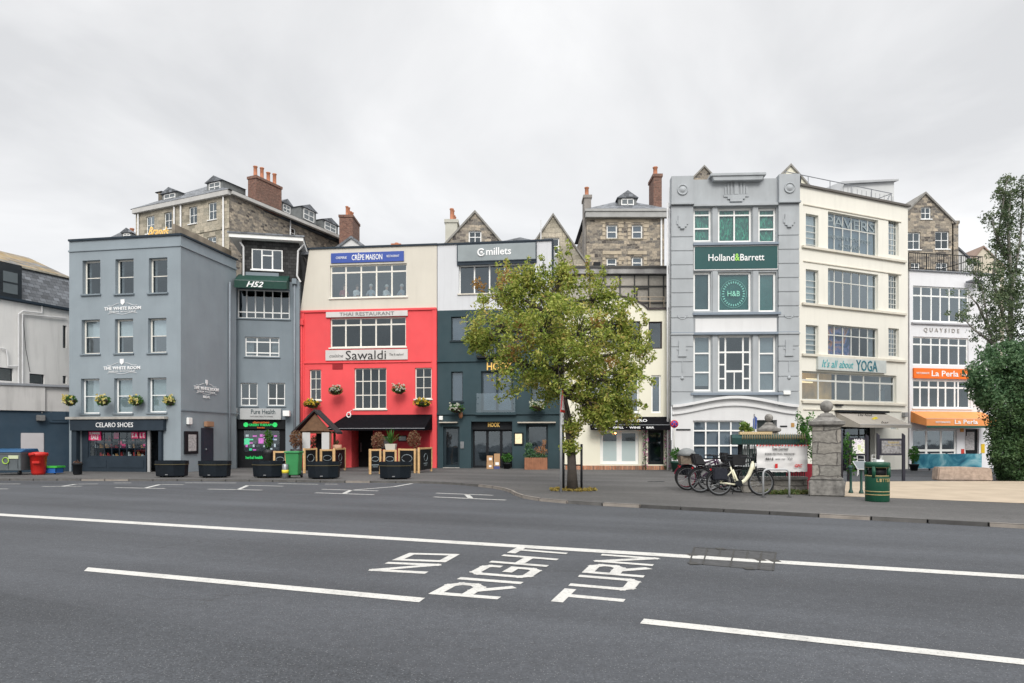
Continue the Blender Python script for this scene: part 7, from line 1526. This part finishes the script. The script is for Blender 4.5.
# ================================================================ bicycles and hoops
mat('claret_metal', (.22, .012, .04), .4)
def bike(loc, rz, label, fm, kind):
    t = thing('bicycle', label, 'bicycle', loc, rz, 'bicycles parked by the railings'); M = FR[t.name]; r = .335; tyre = mat('tyre_rubber', (.012, .012, .013), .8); 
    for x in (0, 1.12):
        k = MB(M); c = Vector((x, 0, r + .02)); k.tube([(c.x + (r - .035) * math.cos(a), 0, c.z + (r - .035) * math.sin(a)) for a in [i / 28 * 6.2832 for i in range(28)]], .013, 6, closed=True)
        for i in range(18): a = i / 18 * 6.2832; k.tube([(c.x + .02 * math.cos(a + 1), (.02 if i % 2 else -.02), c.z + .02 * math.sin(a + 1)), (c.x + (r - .04) * math.cos(a), 0, c.z + (r - .04) * math.sin(a))], .0022, 3, cap=False)
        k.lathe([(.03, -.05), (.03, .05)], n=10, T=Matrix.Translation(c) @ Matrix.Rotation(R(90), 4, 'X')); w = k.build('wheel', steel if kind != 'purple' else mat('claret_metal', (.4, .03, .08), .4), t)
        k = MB(M); k.tube([(c.x + r * math.cos(a), 0, c.z + r * math.sin(a)) for a in [i / 36 * 6.2832 for i in range(36)]], .024, 8, closed=True); k.build('tyre', tyre, w)
        k = MB(M); a0, a1 = (.6, 2.9) if x == 0 else (.5, 2.5); k.tube([(c.x + (r + .045) * math.cos(a0 + (a1 - a0) * i / 12), 0, c.z + (r + .045) * math.sin(a0 + (a1 - a0) * i / 12)) for i in range(13)], .02, 6); k.build('mudguard', darkm if kind != 'purple' else mat('claret_metal', ()), t)
    bb_ = Vector((.44, 0, .30)); st = Vector((.30, 0, .78)); hd = Vector((.90, 0, .88)); hd2 = Vector((.94, 0, .70)); ra = Vector((0, 0, .355)); fa = Vector((1.12, 0, .355)); k = MB(M)
    tb = .026 if kind != 'white' else .04
    if kind == 'white': k.tube([hd, (.87, 0, .74), (.80, 0, .56), (.70, 0, .42), (.58, 0, .34), bb_], [.045, .055, .055, .05, .05, .05], 10); k.tube([(.52, 0, .32), (.46, 0, .45), (.36, 0, .70)], .03, 8)
    else: k.tube([hd2, bb_], tb, 8); k.tube([hd, (.36, 0, .62) if kind == 'basket' else (.33, 0, .74)], tb * .9, 8)
    k.tube([bb_, st], .022, 8)
    for s in (-.05, .05): k.tube([bb_ + Vector((0, s * .6, 0)), ra + Vector((0, s, 0))], .014 if kind != 'white' else .024, 6); k.tube([Vector((.34, s * .4, .66)), ra + Vector((0, s, 0))], .011 if kind != 'white' else .018, 6)
    k.tube([hd + Vector((-.015, 0, .05)), hd2], .03, 8); k.build('frame', fm, t)
    k = MB(M)
    for s in (-.05, .05): k.tube([hd2 + Vector((0, s, 0)), Vector((1.04, s, .52)), fa + Vector((0, s, 0))], .014, 6)
    k.tube([hd2 + Vector((0, -.05, 0)), hd2 + Vector((0, .05, 0))], .02, 6); k.build('fork', darkm, t)
    k = MB(M); k.tube([hd, hd + Vector((-.04, 0, .14))], .018, 6); top = hd + Vector((-.04, 0, .14)); k.tube([top + Vector((-.18, -.28, .0)), top + Vector((.0, -.24, .02)), top, top + Vector((0, .24, .02)), top + Vector((-.18, .28, 0))], .014, 6); k.build('handlebar', darkm, t)
    k = MB(M)
    for s in (-.28, .28): k.tube([top + Vector((-.18, s, 0)), top + Vector((-.07, s * .97, .01))], .02, 6)
    k.build('grip', darkm, t)
    k = MB(M); k.tube([st, st + Vector((-.04, 0, .14))], .014, 6); k.build('seat_post', steel, t); sp = st + Vector((-.05, 0, .16))
    k = MB(M); k.add([sp + Vector(v) for v in ((-.14, -.09, .0), (-.14, .09, 0), (.02, .05, 0), (.15, .02, .01), (.15, -.02, .01), (.02, -.05, 0), (-.14, -.09, .05), (-.14, .09, .05), (.02, .05, .04), (.15, .015, .03), (.15, -.015, .03), (.02, -.05, .04))], [(0, 1, 2, 5), (5, 2, 3, 4), (6, 11, 8, 7), (11, 10, 9, 8), (0, 6, 7, 1), (1, 7, 8, 2), (2, 8, 9, 3), (3, 9, 10, 4), (4, 10, 11, 5), (5, 11, 6, 0)]); k.build('seat', darkm, t, bevel=.012)
    k = MB(M); T = Matrix.Translation(bb_ + Vector((0, .05, 0))) @ Matrix.Rotation(R(90), 4, 'X'); k.lathe([(.09, 0), (.09, .008)], n=20, T=T)
    k.tube([bb_ + Vector((0, .08, 0)), bb_ + Vector((.1, .08, -.13))], .012, 6); k.tube([bb_ + Vector((0, -.08, 0)), bb_ + Vector((-.1, -.08, .13))], .012, 6); k.tube([bb_ + Vector((0, -.09, 0)), bb_ + Vector((0, .09, 0))], .03, 8); k.build('crank', darkm, t)
    k = MB(M); k.box(.50, .59, .06, .14, .155, .175, T=Matrix.Identity(4)); k.box(.29, .38, -.15, -.07, .425, .445); k.build('pedal', darkm, t)
    k = MB(M)
    for s in (-.06, .06): k.tube([(-.22, s, .76), (.26, s, .76)], .008, 5); k.tube([(0, s, .36), (-.05, s, .76)], .007, 5)
    for x in (-.2, -.05, .1): k.tube([(x, -.06, .76), (x, .06, .76)], .007, 5)
    k.build('rack', darkm, t)
    if kind in ('white', 'purple'):
        k = MB(M)
        for s in (-1, 1): k.box(-.2, .18, s * .07, s * .19, .42, .74) if s > 0 else k.box(-.2, .18, -.19, -.07, .42, .74)
        k.build('pannier', mat('navy_pannier', (.012, .014, .022), .8, .2, 6), t, bevel=.03)
    if kind == 'white':
        k = MB(M); k.prism([(.45, -.06, .24), (.62, -.06, .26), (.62, -.06, .40), (.50, -.06, .42), (.40, -.06, .36)], (0, .12, 0)); k.build('motor', darkm, t, bevel=.02)
        k = MB(M); k.tube([(.42, .02, .30), (.40, .16, .03)], .01, 5); k.build('kickstand', darkm, t); k = MB(M); k.box(.95, .99, -.035, .035, .80, .88); k.build('headlight', mat('lamp_lens', (.7, .7, .7), .2), t)
    if kind == 'basket':
        k = MB(M); k.add([(-.22, -.15, .78), (.16, -.15, .78), (.16, .15, .78), (-.22, .15, .78), (-.27, -.19, 1.03), (.21, -.19, 1.03), (.21, .19, 1.03), (-.27, .19, 1.03)], [(0, 3, 2, 1), (0, 1, 5, 4), (1, 2, 6, 5), (2, 3, 7, 6), (3, 0, 4, 7)]); k.build('wicker_basket', mat('grey_wicker', (.2, .16, .12), .9, .4, 14, .6, 40), t)
        k = MB(M); k.lathe([(.27, 0), (.26, .08), (.2, .17), (.1, .22), (.01, .235)], (-.03, 0, 1.03), 16, T=M.copy() if False else None); k.build('basket_cover', mat('net_cover', (.2, .21, .21), .5, .2, 30), t)
    if kind == 'black':
        k = MB(M); k.add([(-.2, -.17, .78), (.15, -.17, .78), (.15, .17, .78), (-.2, .17, .78), (-.28, -.16, 1.12), (-.05, -.17, 1.1), (-.05, .17, 1.1), (-.28, .16, 1.12)], [(0, 3, 2, 1), (0, 1, 5, 4), (1, 2, 6, 5), (2, 3, 7, 6), (3, 0, 4, 7), (4, 5, 6, 7)]); k.build('rear_bag', mat('black_bag', (.02, .02, .022), .9, .2, 6), t, bevel=.04)
        k = MB(M); k.add([(.88, -.2, .78), (1.2, -.2, .78), (1.2, .2, .78), (.88, .2, .78), (.84, -.24, 1.08), (1.27, -.24, 1.08), (1.27, .24, 1.08), (.84, .24, 1.08)], [(0, 3, 2, 1), (0, 1, 5, 4), (1, 2, 6, 5), (2, 3, 7, 6), (3, 0, 4, 7)]); k.build('front_basket', mat('black_bag', ()), t)
    k = MB(M); k.box(-.25, -.22, -.03, .03, .68, .73); k.build('rear_light', mat('red_reflector', (.5, .01, .02), .3), t)
    return t
def bloc(px, py): q = G(px, py, PZ); q.z = PZ; return q
bike(bloc(719.3, 495.6), R(-1), 'cream step-through electric bicycle with dark panniers, front and nearest of the parked bikes', mat('cream_bike_paint', (.72, .69, .52), .35), 'white')
bike(bloc(700.5, 492.6), R(3), 'black bicycle with a child bag and front basket just behind the cream one', mat('black_bike_paint', (.012, .012, .014), .35), 'black')
bike(bloc(687.5, 490.2), R(2), 'bicycle with a netted wicker rear basket, leftmost at the back of the group', mat('purple_bike_paint', (.05, .015, .05), .4), 'basket')
bike(bloc(686, 488.4), R(4), 'purple bicycle with claret wheels mostly hidden behind the basket bicycle', mat('purple_bike_paint', ()), 'purple')
bike(bloc(709.5, 491.2), R(-5), 'dark bicycle wedged between the black bicycle and the cream one', mat('black_bike_paint', ()), 'plain')
bike(bloc(729, 488.6), R(5), 'dark bicycle hidden behind the front half of the cream bicycle', mat('black_bike_paint', ()), 'black')
def hoop(x0, y0, x1, lab):
    a = G(x0, y0, PZ); a.z = PZ; Y = a.y; c = at(x1, 470, Y); W = c.x - a.x; t = thing('cycle_stand', lab, 'cycle stand', a, 0, 'steel hoops for locking bicycles'); k = MB(FR[t.name]); h = .73; r = .12
    pts = [(0, 0, 0), (0, 0, h - r)] + [(r - r * math.cos(a_), 0, h - r + r * math.sin(a_)) for a_ in (.4, .8, 1.2, 1.57)] + [(W - r + r * math.sin(a_), 0, h - r + r * math.cos(a_)) for a_ in (0.01, .4, .8, 1.2, 1.57)] + [(W, 0, 0)]
    k.tube(pts, .026, 10); k.build('hoop', mat('galvanised', ()), t); k = MB(FR[t.name])
    for x in (0, W): k.lathe([(.07, 0), (.07, .01)], (x, 0, 0), 12)
    k.build('base_plate', darkm, t)
hoop(763.2, 497.2, 789.3, 'grey steel hoop in front of the banner'); hoop(733.5, 491.5, 753, 'grey steel hoop mostly hidden behind the cream bicycle')
# grass tufts at the wall foot
m = MB(); rr = random.Random(17); 
for i in range(60):
    a = at(rr.uniform(768, 812), 470, 18.9 + rr.uniform(-.15, .3)); m.leaves((a.x, a.y, PZ + .05), (.1, .08, .07), 14, .09, rnd=rr)
tag(m.build('ground_cover', mat('dry_grass', (.1,) * 3, .7, kind=k_foliage, cols=((.05, .09, .02), (.12, .16, .05), (.25, .16, .08)))), 'ragged weeds and fallen leaves along the foot of the low wall', None, None, 'stuff')

# ================================================================ litter bin, boards, lecterns, chairs, mural screen, bench
q = GS(877.3, 502.3, .28); t = thing('litter_bin', 'round dark green litter bin with gold bands and LITTER lettering', 'litter bin', q); M = FR[t.name]; lg = mat('litter_green', (.006, .065, .035), .45, .08, 3)
k = MB(M); k.lathe([(.26, 0), (.27, .02), (.275, .6), (.275, .62)], n=28); k.lathe([(.285, .84), (.285, .93), (.27, .96), (.12, .97)], n=28); k.lathe([(.1, .6), (.1, .85)], n=12); k.build('body', lg, t)
k = MB(M)
for i in range(4):
    a = R(45 + i * 90); k.tube([(.255 * math.cos(a), .255 * math.sin(a), .6), (.255 * math.cos(a), .255 * math.sin(a), .86)], .045, 8)
k.build('pillar', lg, t); k = MB(M)
for z in (.16, .24, .62, .83): k.lathe([(.27, z), (.28, z), (.28, z + .022), (.27, z + .022)], n=28)
k.build('gold_band', mat('gilt_band', (.34, .27, .12), .4), t); k = MB(M); k.lathe([(.2, .6), (.2, .82)], n=20); k.build('liner', mat('near_black', ()), t)
k = MB(M)
txt = 'LITTER'
for i, ch in enumerate(txt):
    a = R(-90 + 6 + (i - 2.5) * 13); kk = MB(); kk.text(ch, -.024, .024, .49, .57, 0, bold=.03, ext=.006); Tm = Matrix.Translation((.283 * math.cos(a), .283 * math.sin(a), 0)) @ Matrix.Rotation(a + R(90), 4, 'Z'); k.add([Tm @ Vector(v) for v in kk.v], kk.f)
k.build('lettering', mat('gilt_band', ()), t); k = MB(M); k.box(-.06, .12, -.08, .08, .97, 1.02); tag(k.build('paper_cup_lid', whl, t), 'white paper left on top')
def board(x0, x1, Ytop, yb, panel, Yd, lab, face):
    a = at(x0, 470, Yd); c = at(x1, 470, Yd); W = c.x - a.x; t = thing('notice_board', lab, 'notice board', (a.x, Yd, PZ)); M = FR[t.name]; k = MB(M); Z = lambda py: at(0, py, Yd).z - PZ
    for x in (0, W): k.prism([(x - .045, -.04, 0), (x + .045, -.04, 0), (x + .045, -.04, Z(Ytop)), (x - .045, -.04, Z(Ytop) + .08)], (0, .08, 0))
    k.build('post', mat('dark_indigo_paint', (.018, .018, .03), .4), t); z1, z0 = Z(panel[0]), Z(panel[1]); k = MB(M); k.box(.05, W - .05, -.04, .05, z0, z1); p_ = k.build('panel', mat('dark_indigo_paint', ()), t, bevel=.01)
    k = MB(M); k.box(.05 + .06, W - .11, -.05, -.041, z0 + .07, z1 - .08); k.build('printed_sheet', face, p_); return t
def k_map(H, col):
    vo = H['nd']('ShaderNodeTexVoronoi'); vo.inputs['Scale'].default_value = 7; H['l'].new(H['obj'], vo.inputs['Vector']); rp = H['nd']('ShaderNodeValToRGB'); H['l'].new(vo.outputs['Color'], rp.inputs[0]); el = rp.color_ramp.elements
    el[0].color = (.6, .6, .55, 1); el[1].color = (.45, .5, .6, 1); x = el.new(.5); x.color = (.55, .5, .6, 1); x = el.new(.75); x.color = (.5, .55, .3, 1)
    vd = H['nd']('ShaderNodeTexVoronoi'); vd.feature = 'DISTANCE_TO_EDGE'; vd.inputs['Scale'].default_value = 7; H['l'].new(H['obj'], vd.inputs['Vector'])
    c = H['mixc'](H['mth']('LESS_THAN', vd.outputs[0], .05), rp.outputs[0], (.75, .75, .75, 1)); H['l'].new(c, H['b'].inputs['Base Color'])
mp_ = mat('map_print', (.5,) * 3, .5, kind=k_map)
b1 = board(848.6, 867, 436.5, 481, (437.8, 455.5), 25.0, 'dark post map board with a colourful town map', mp_); k = MB(FR[b1.name]); k.text('MAP', .18, .5, at(0, 439.4, 25).z - PZ - .06, at(0, 439.4, 25).z - PZ + .02, -.055, ext=.004); k.build('lettering', whl, b1)
b2 = board(878, 903.5, 435.5, 481, (438.5, 455.3), 25.0, 'wider dark notice board with a grey printed sheet, nearer the orange awning', mat('grey_notice_print', (.22, .22, .23), .5, .6, 14))
k = MB(FR[b2.name]); Z = lambda py: at(0, py, 25).z - PZ; k.text('Restaurant', .35, .75, Z(443.5), Z(440.8), -.055, ext=.004, bold=.02); k.text('open daily from noon', .25, .8, Z(446), Z(444.6), -.055, ext=.004); k.build('lettering', mat('gilt_band', ()), b2)
k = MB(); 
for x, lab in ((841.3, 'tall dark post immediately right of the granite pillar'),):
    q = at(x, 470, 24.4); k.tube([(q.x, q.y, PZ), (q.x, q.y, at(0, 430, 24.4).z)], .06, 8); tag(k.build('dark_post', mat('dark_indigo_paint', ())), lab, 'post')
lgm = mat('lectern_green', (.02, .07, .06), .5)
for px, Yl, w, lab in ((861.3, 19.1, .36, 'green lectern sign on a single post with a slanted dark panel'), (850.8, 19.3, .1, 'slim green post standing beside the lectern sign')):
    q = at(px, 470, Yl); t = thing('lectern_sign' if w > .2 else 'garden_post', lab, 'lectern' if w > .2 else 'post', (q.x, Yl, PZ)); M = FR[t.name]; k = MB(M); h = at(0, 469, Yl).z - PZ
    k.lathe([(.07, 0), (.06, .05), (.035, .12), (.032, h - .05), (.06, h)], n=10); k.build('post', lgm, t)
    if w > .2: k = MB(M); T = Matrix.Translation((0, 0, h + .1)) @ Matrix.Rotation(R(38), 4, 'X'); k.box(-w / 2, w / 2, -.18, .18, -.015, .015, T=T); p_ = k.build('panel_frame', mat('pale_steel', (.5, .52, .53), .4), t, bevel=.006); k = MB(M); k.box(-w / 2 + .02, w / 2 - .02, -.16, .16, .016, .02, T=T); k.build('panel', mat('dim_window', ()), p_)
    else: k = MB(M); k.lathe([(.06, h), (.09, h + .05), (.05, h + .1)], n=10); k.build('post_cap', lgm, t)
def chair(px, Y, rz, lab):
    q = at(px, 470, Y); t = thing('cafe_chair', lab, 'chair', (q.x, Y, PZ), rz, 'white metal cafe chairs'); M = FR[t.name]; k = MB(M); k.box(-.22, .22, -.22, .22, .44, .47); k.build('seat', white, t, bevel=.01)
    k = MB(M); k.tube([(-.2, .2, .45), (-.22, .25, .85), (.22, .25, .85), (.2, .2, .45)], .014, 6)
    for z in (.58, .7): k.tube([(-.21, .22, z), (.21, .22, z)], .012, 6)
    k.build('backrest', white, t)
    for sx in (-1, 1):
        for sy in (-1, 1): k = MB(M); k.tube([(sx * .2, sy * .2, .45), (sx * .22, sy * .23, 0)], .014, 6); k.build('leg', white, t)
chair(866, 28.0, R(100), 'white cafe chair just right of the map board'); chair(873.5, 28.6, R(-60), 'white cafe chair left of the wider notice board'); chair(858, 29.5, R(20), 'white cafe chair seen between the map board posts')
# mural screen
a = at(913, 470, 33.2); c = at(981.5, 470, 33.2); W = c.x - a.x; t = thing('mural_screen', 'long low screen painted with blue sea shapes below the orange awning', 'screen', (a.x, 33.2, PZ)); M = FR[t.name]; z1 = at(0, 453.8, 33.2).z - PZ; k = MB(M); k.box(0, W, -.02, .02, .1, z1); k.build('panel', mat('sea_mural', (0,) * 3, .6, kind=k_mural), t)
k = MB(M)
for i in range(5): k.box(W * i / 4 - .03, W * i / 4 + .03, .021, .08, 0, z1 + .02)
k.build('post', darkm, t)
# stone block bench
a = G(944.5, 481.3, PZ); c = at(995, 470, a.y); W = c.x - a.x; t = thing('stone_bench', 'long rough pinkish granite block bench at the foot of the dense hedge', 'bench', (a.x, a.y + .4, PZ), R(-12)); k = MB(FR[t.name]); z1 = at(0, 467.3, a.y).z - PZ
k.prism([(0, 0, 0), (W, 0, 0), (W - .05, 0, z1 - .03), (W * .5, 0, z1), (.04, 0, z1 - .02)], (0, .6, 0)); k.build('block', mat('pink_granite', (.40, .31, .25), .9, .3, 7, .8, 14), t, bevel=.04)

# separate repeated pieces of one part into parts of their own
def split_part(o, tol=.05):
    me = o.data; n = len(me.vertices); par = list(range(n))
    def fd(i):
        while par[i] != i: par[i] = par[par[i]]; i = par[i]
        return i
    for e in me.edges:
        a, b_ = fd(e.vertices[0]), fd(e.vertices[1])
        if a != b_: par[a] = b_
    isl = {}
    for f in me.polygons: isl.setdefault(fd(f.vertices[0]), []).append(f.index)
    boxes = []
    for k_, fs in isl.items():
        vs_ = {v for i in fs for v in me.polygons[i].vertices}; P_ = [me.vertices[v].co for v in vs_]
        boxes.append([[min(p[i] for p in P_) - tol for i in range(3)], [max(p[i] for p in P_) + tol for i in range(3)], fs])
    ch = True
    while ch:
        ch = False
        for i in range(len(boxes)):
            for j in range(i + 1, len(boxes)):
                A, B2 = boxes[i], boxes[j]
                if all(A[0][k_] <= B2[1][k_] and B2[0][k_] <= A[1][k_] for k_ in range(3)):
                    boxes[i] = [[min(A[0][k_], B2[0][k_]) for k_ in range(3)], [max(A[1][k_], B2[1][k_]) for k_ in range(3)], A[2] + B2[2]]; boxes.pop(j); ch = True; break
            if ch: break
    if len(boxes) < 2: return
    base = o.name.split('.')[0]
    for bx_ in boxes:
        m2 = bpy.data.meshes.new(base); vm = {}; V = []; F = []
        for i in bx_[2]:
            F.append([vm.setdefault(v, len(vm)) for v in me.polygons[i].vertices])
        V = [None] * len(vm)
        for v, k_ in vm.items(): V[k_] = me.vertices[v].co[:]
        m2.from_pydata(V, [], F)
        for q in me.materials: m2.materials.append(q)
        m2.polygons.foreach_set('material_index', [me.polygons[i].material_index for i in bx_[2]]); m2.polygons.foreach_set('use_smooth', [me.polygons[i].use_smooth for i in bx_[2]]); m2.update()
        q = bpy.data.objects.new(base, m2); scene.collection.objects.link(q); q.parent = o.parent
        if o.get('label'): q['label'] = o['label']
    bpy.data.objects.remove(o)
SPL = {'moulded_relief': .04, 'window_surround': .25, 'window_lettering': .1, 'menu_board': .05, 'post': .02, 'ceiling_lamp': .05, 'foot': .02, 'wheel': .02, 'pedal': .02, 'grip': .02, 'base_plate': .02, 'flood_lamp': .05, 'stair_balustrade': .05, 'frosted_film': .02, 'gable_board': .05, 'lettering': .9, 'pannier': .02, 'shop_interior': .01, 'lid_handle': .02, 'post_frame': .001, 'pillar': .01}
for o in list(scene.objects):
    b0_ = o.name.split('.')[0]
    if o.type == 'MESH' and b0_ in SPL and not o.children and o.parent and not (b0_ == 'wheel' and o.parent.name.startswith('bicycle')): split_part(o, SPL[b0_])
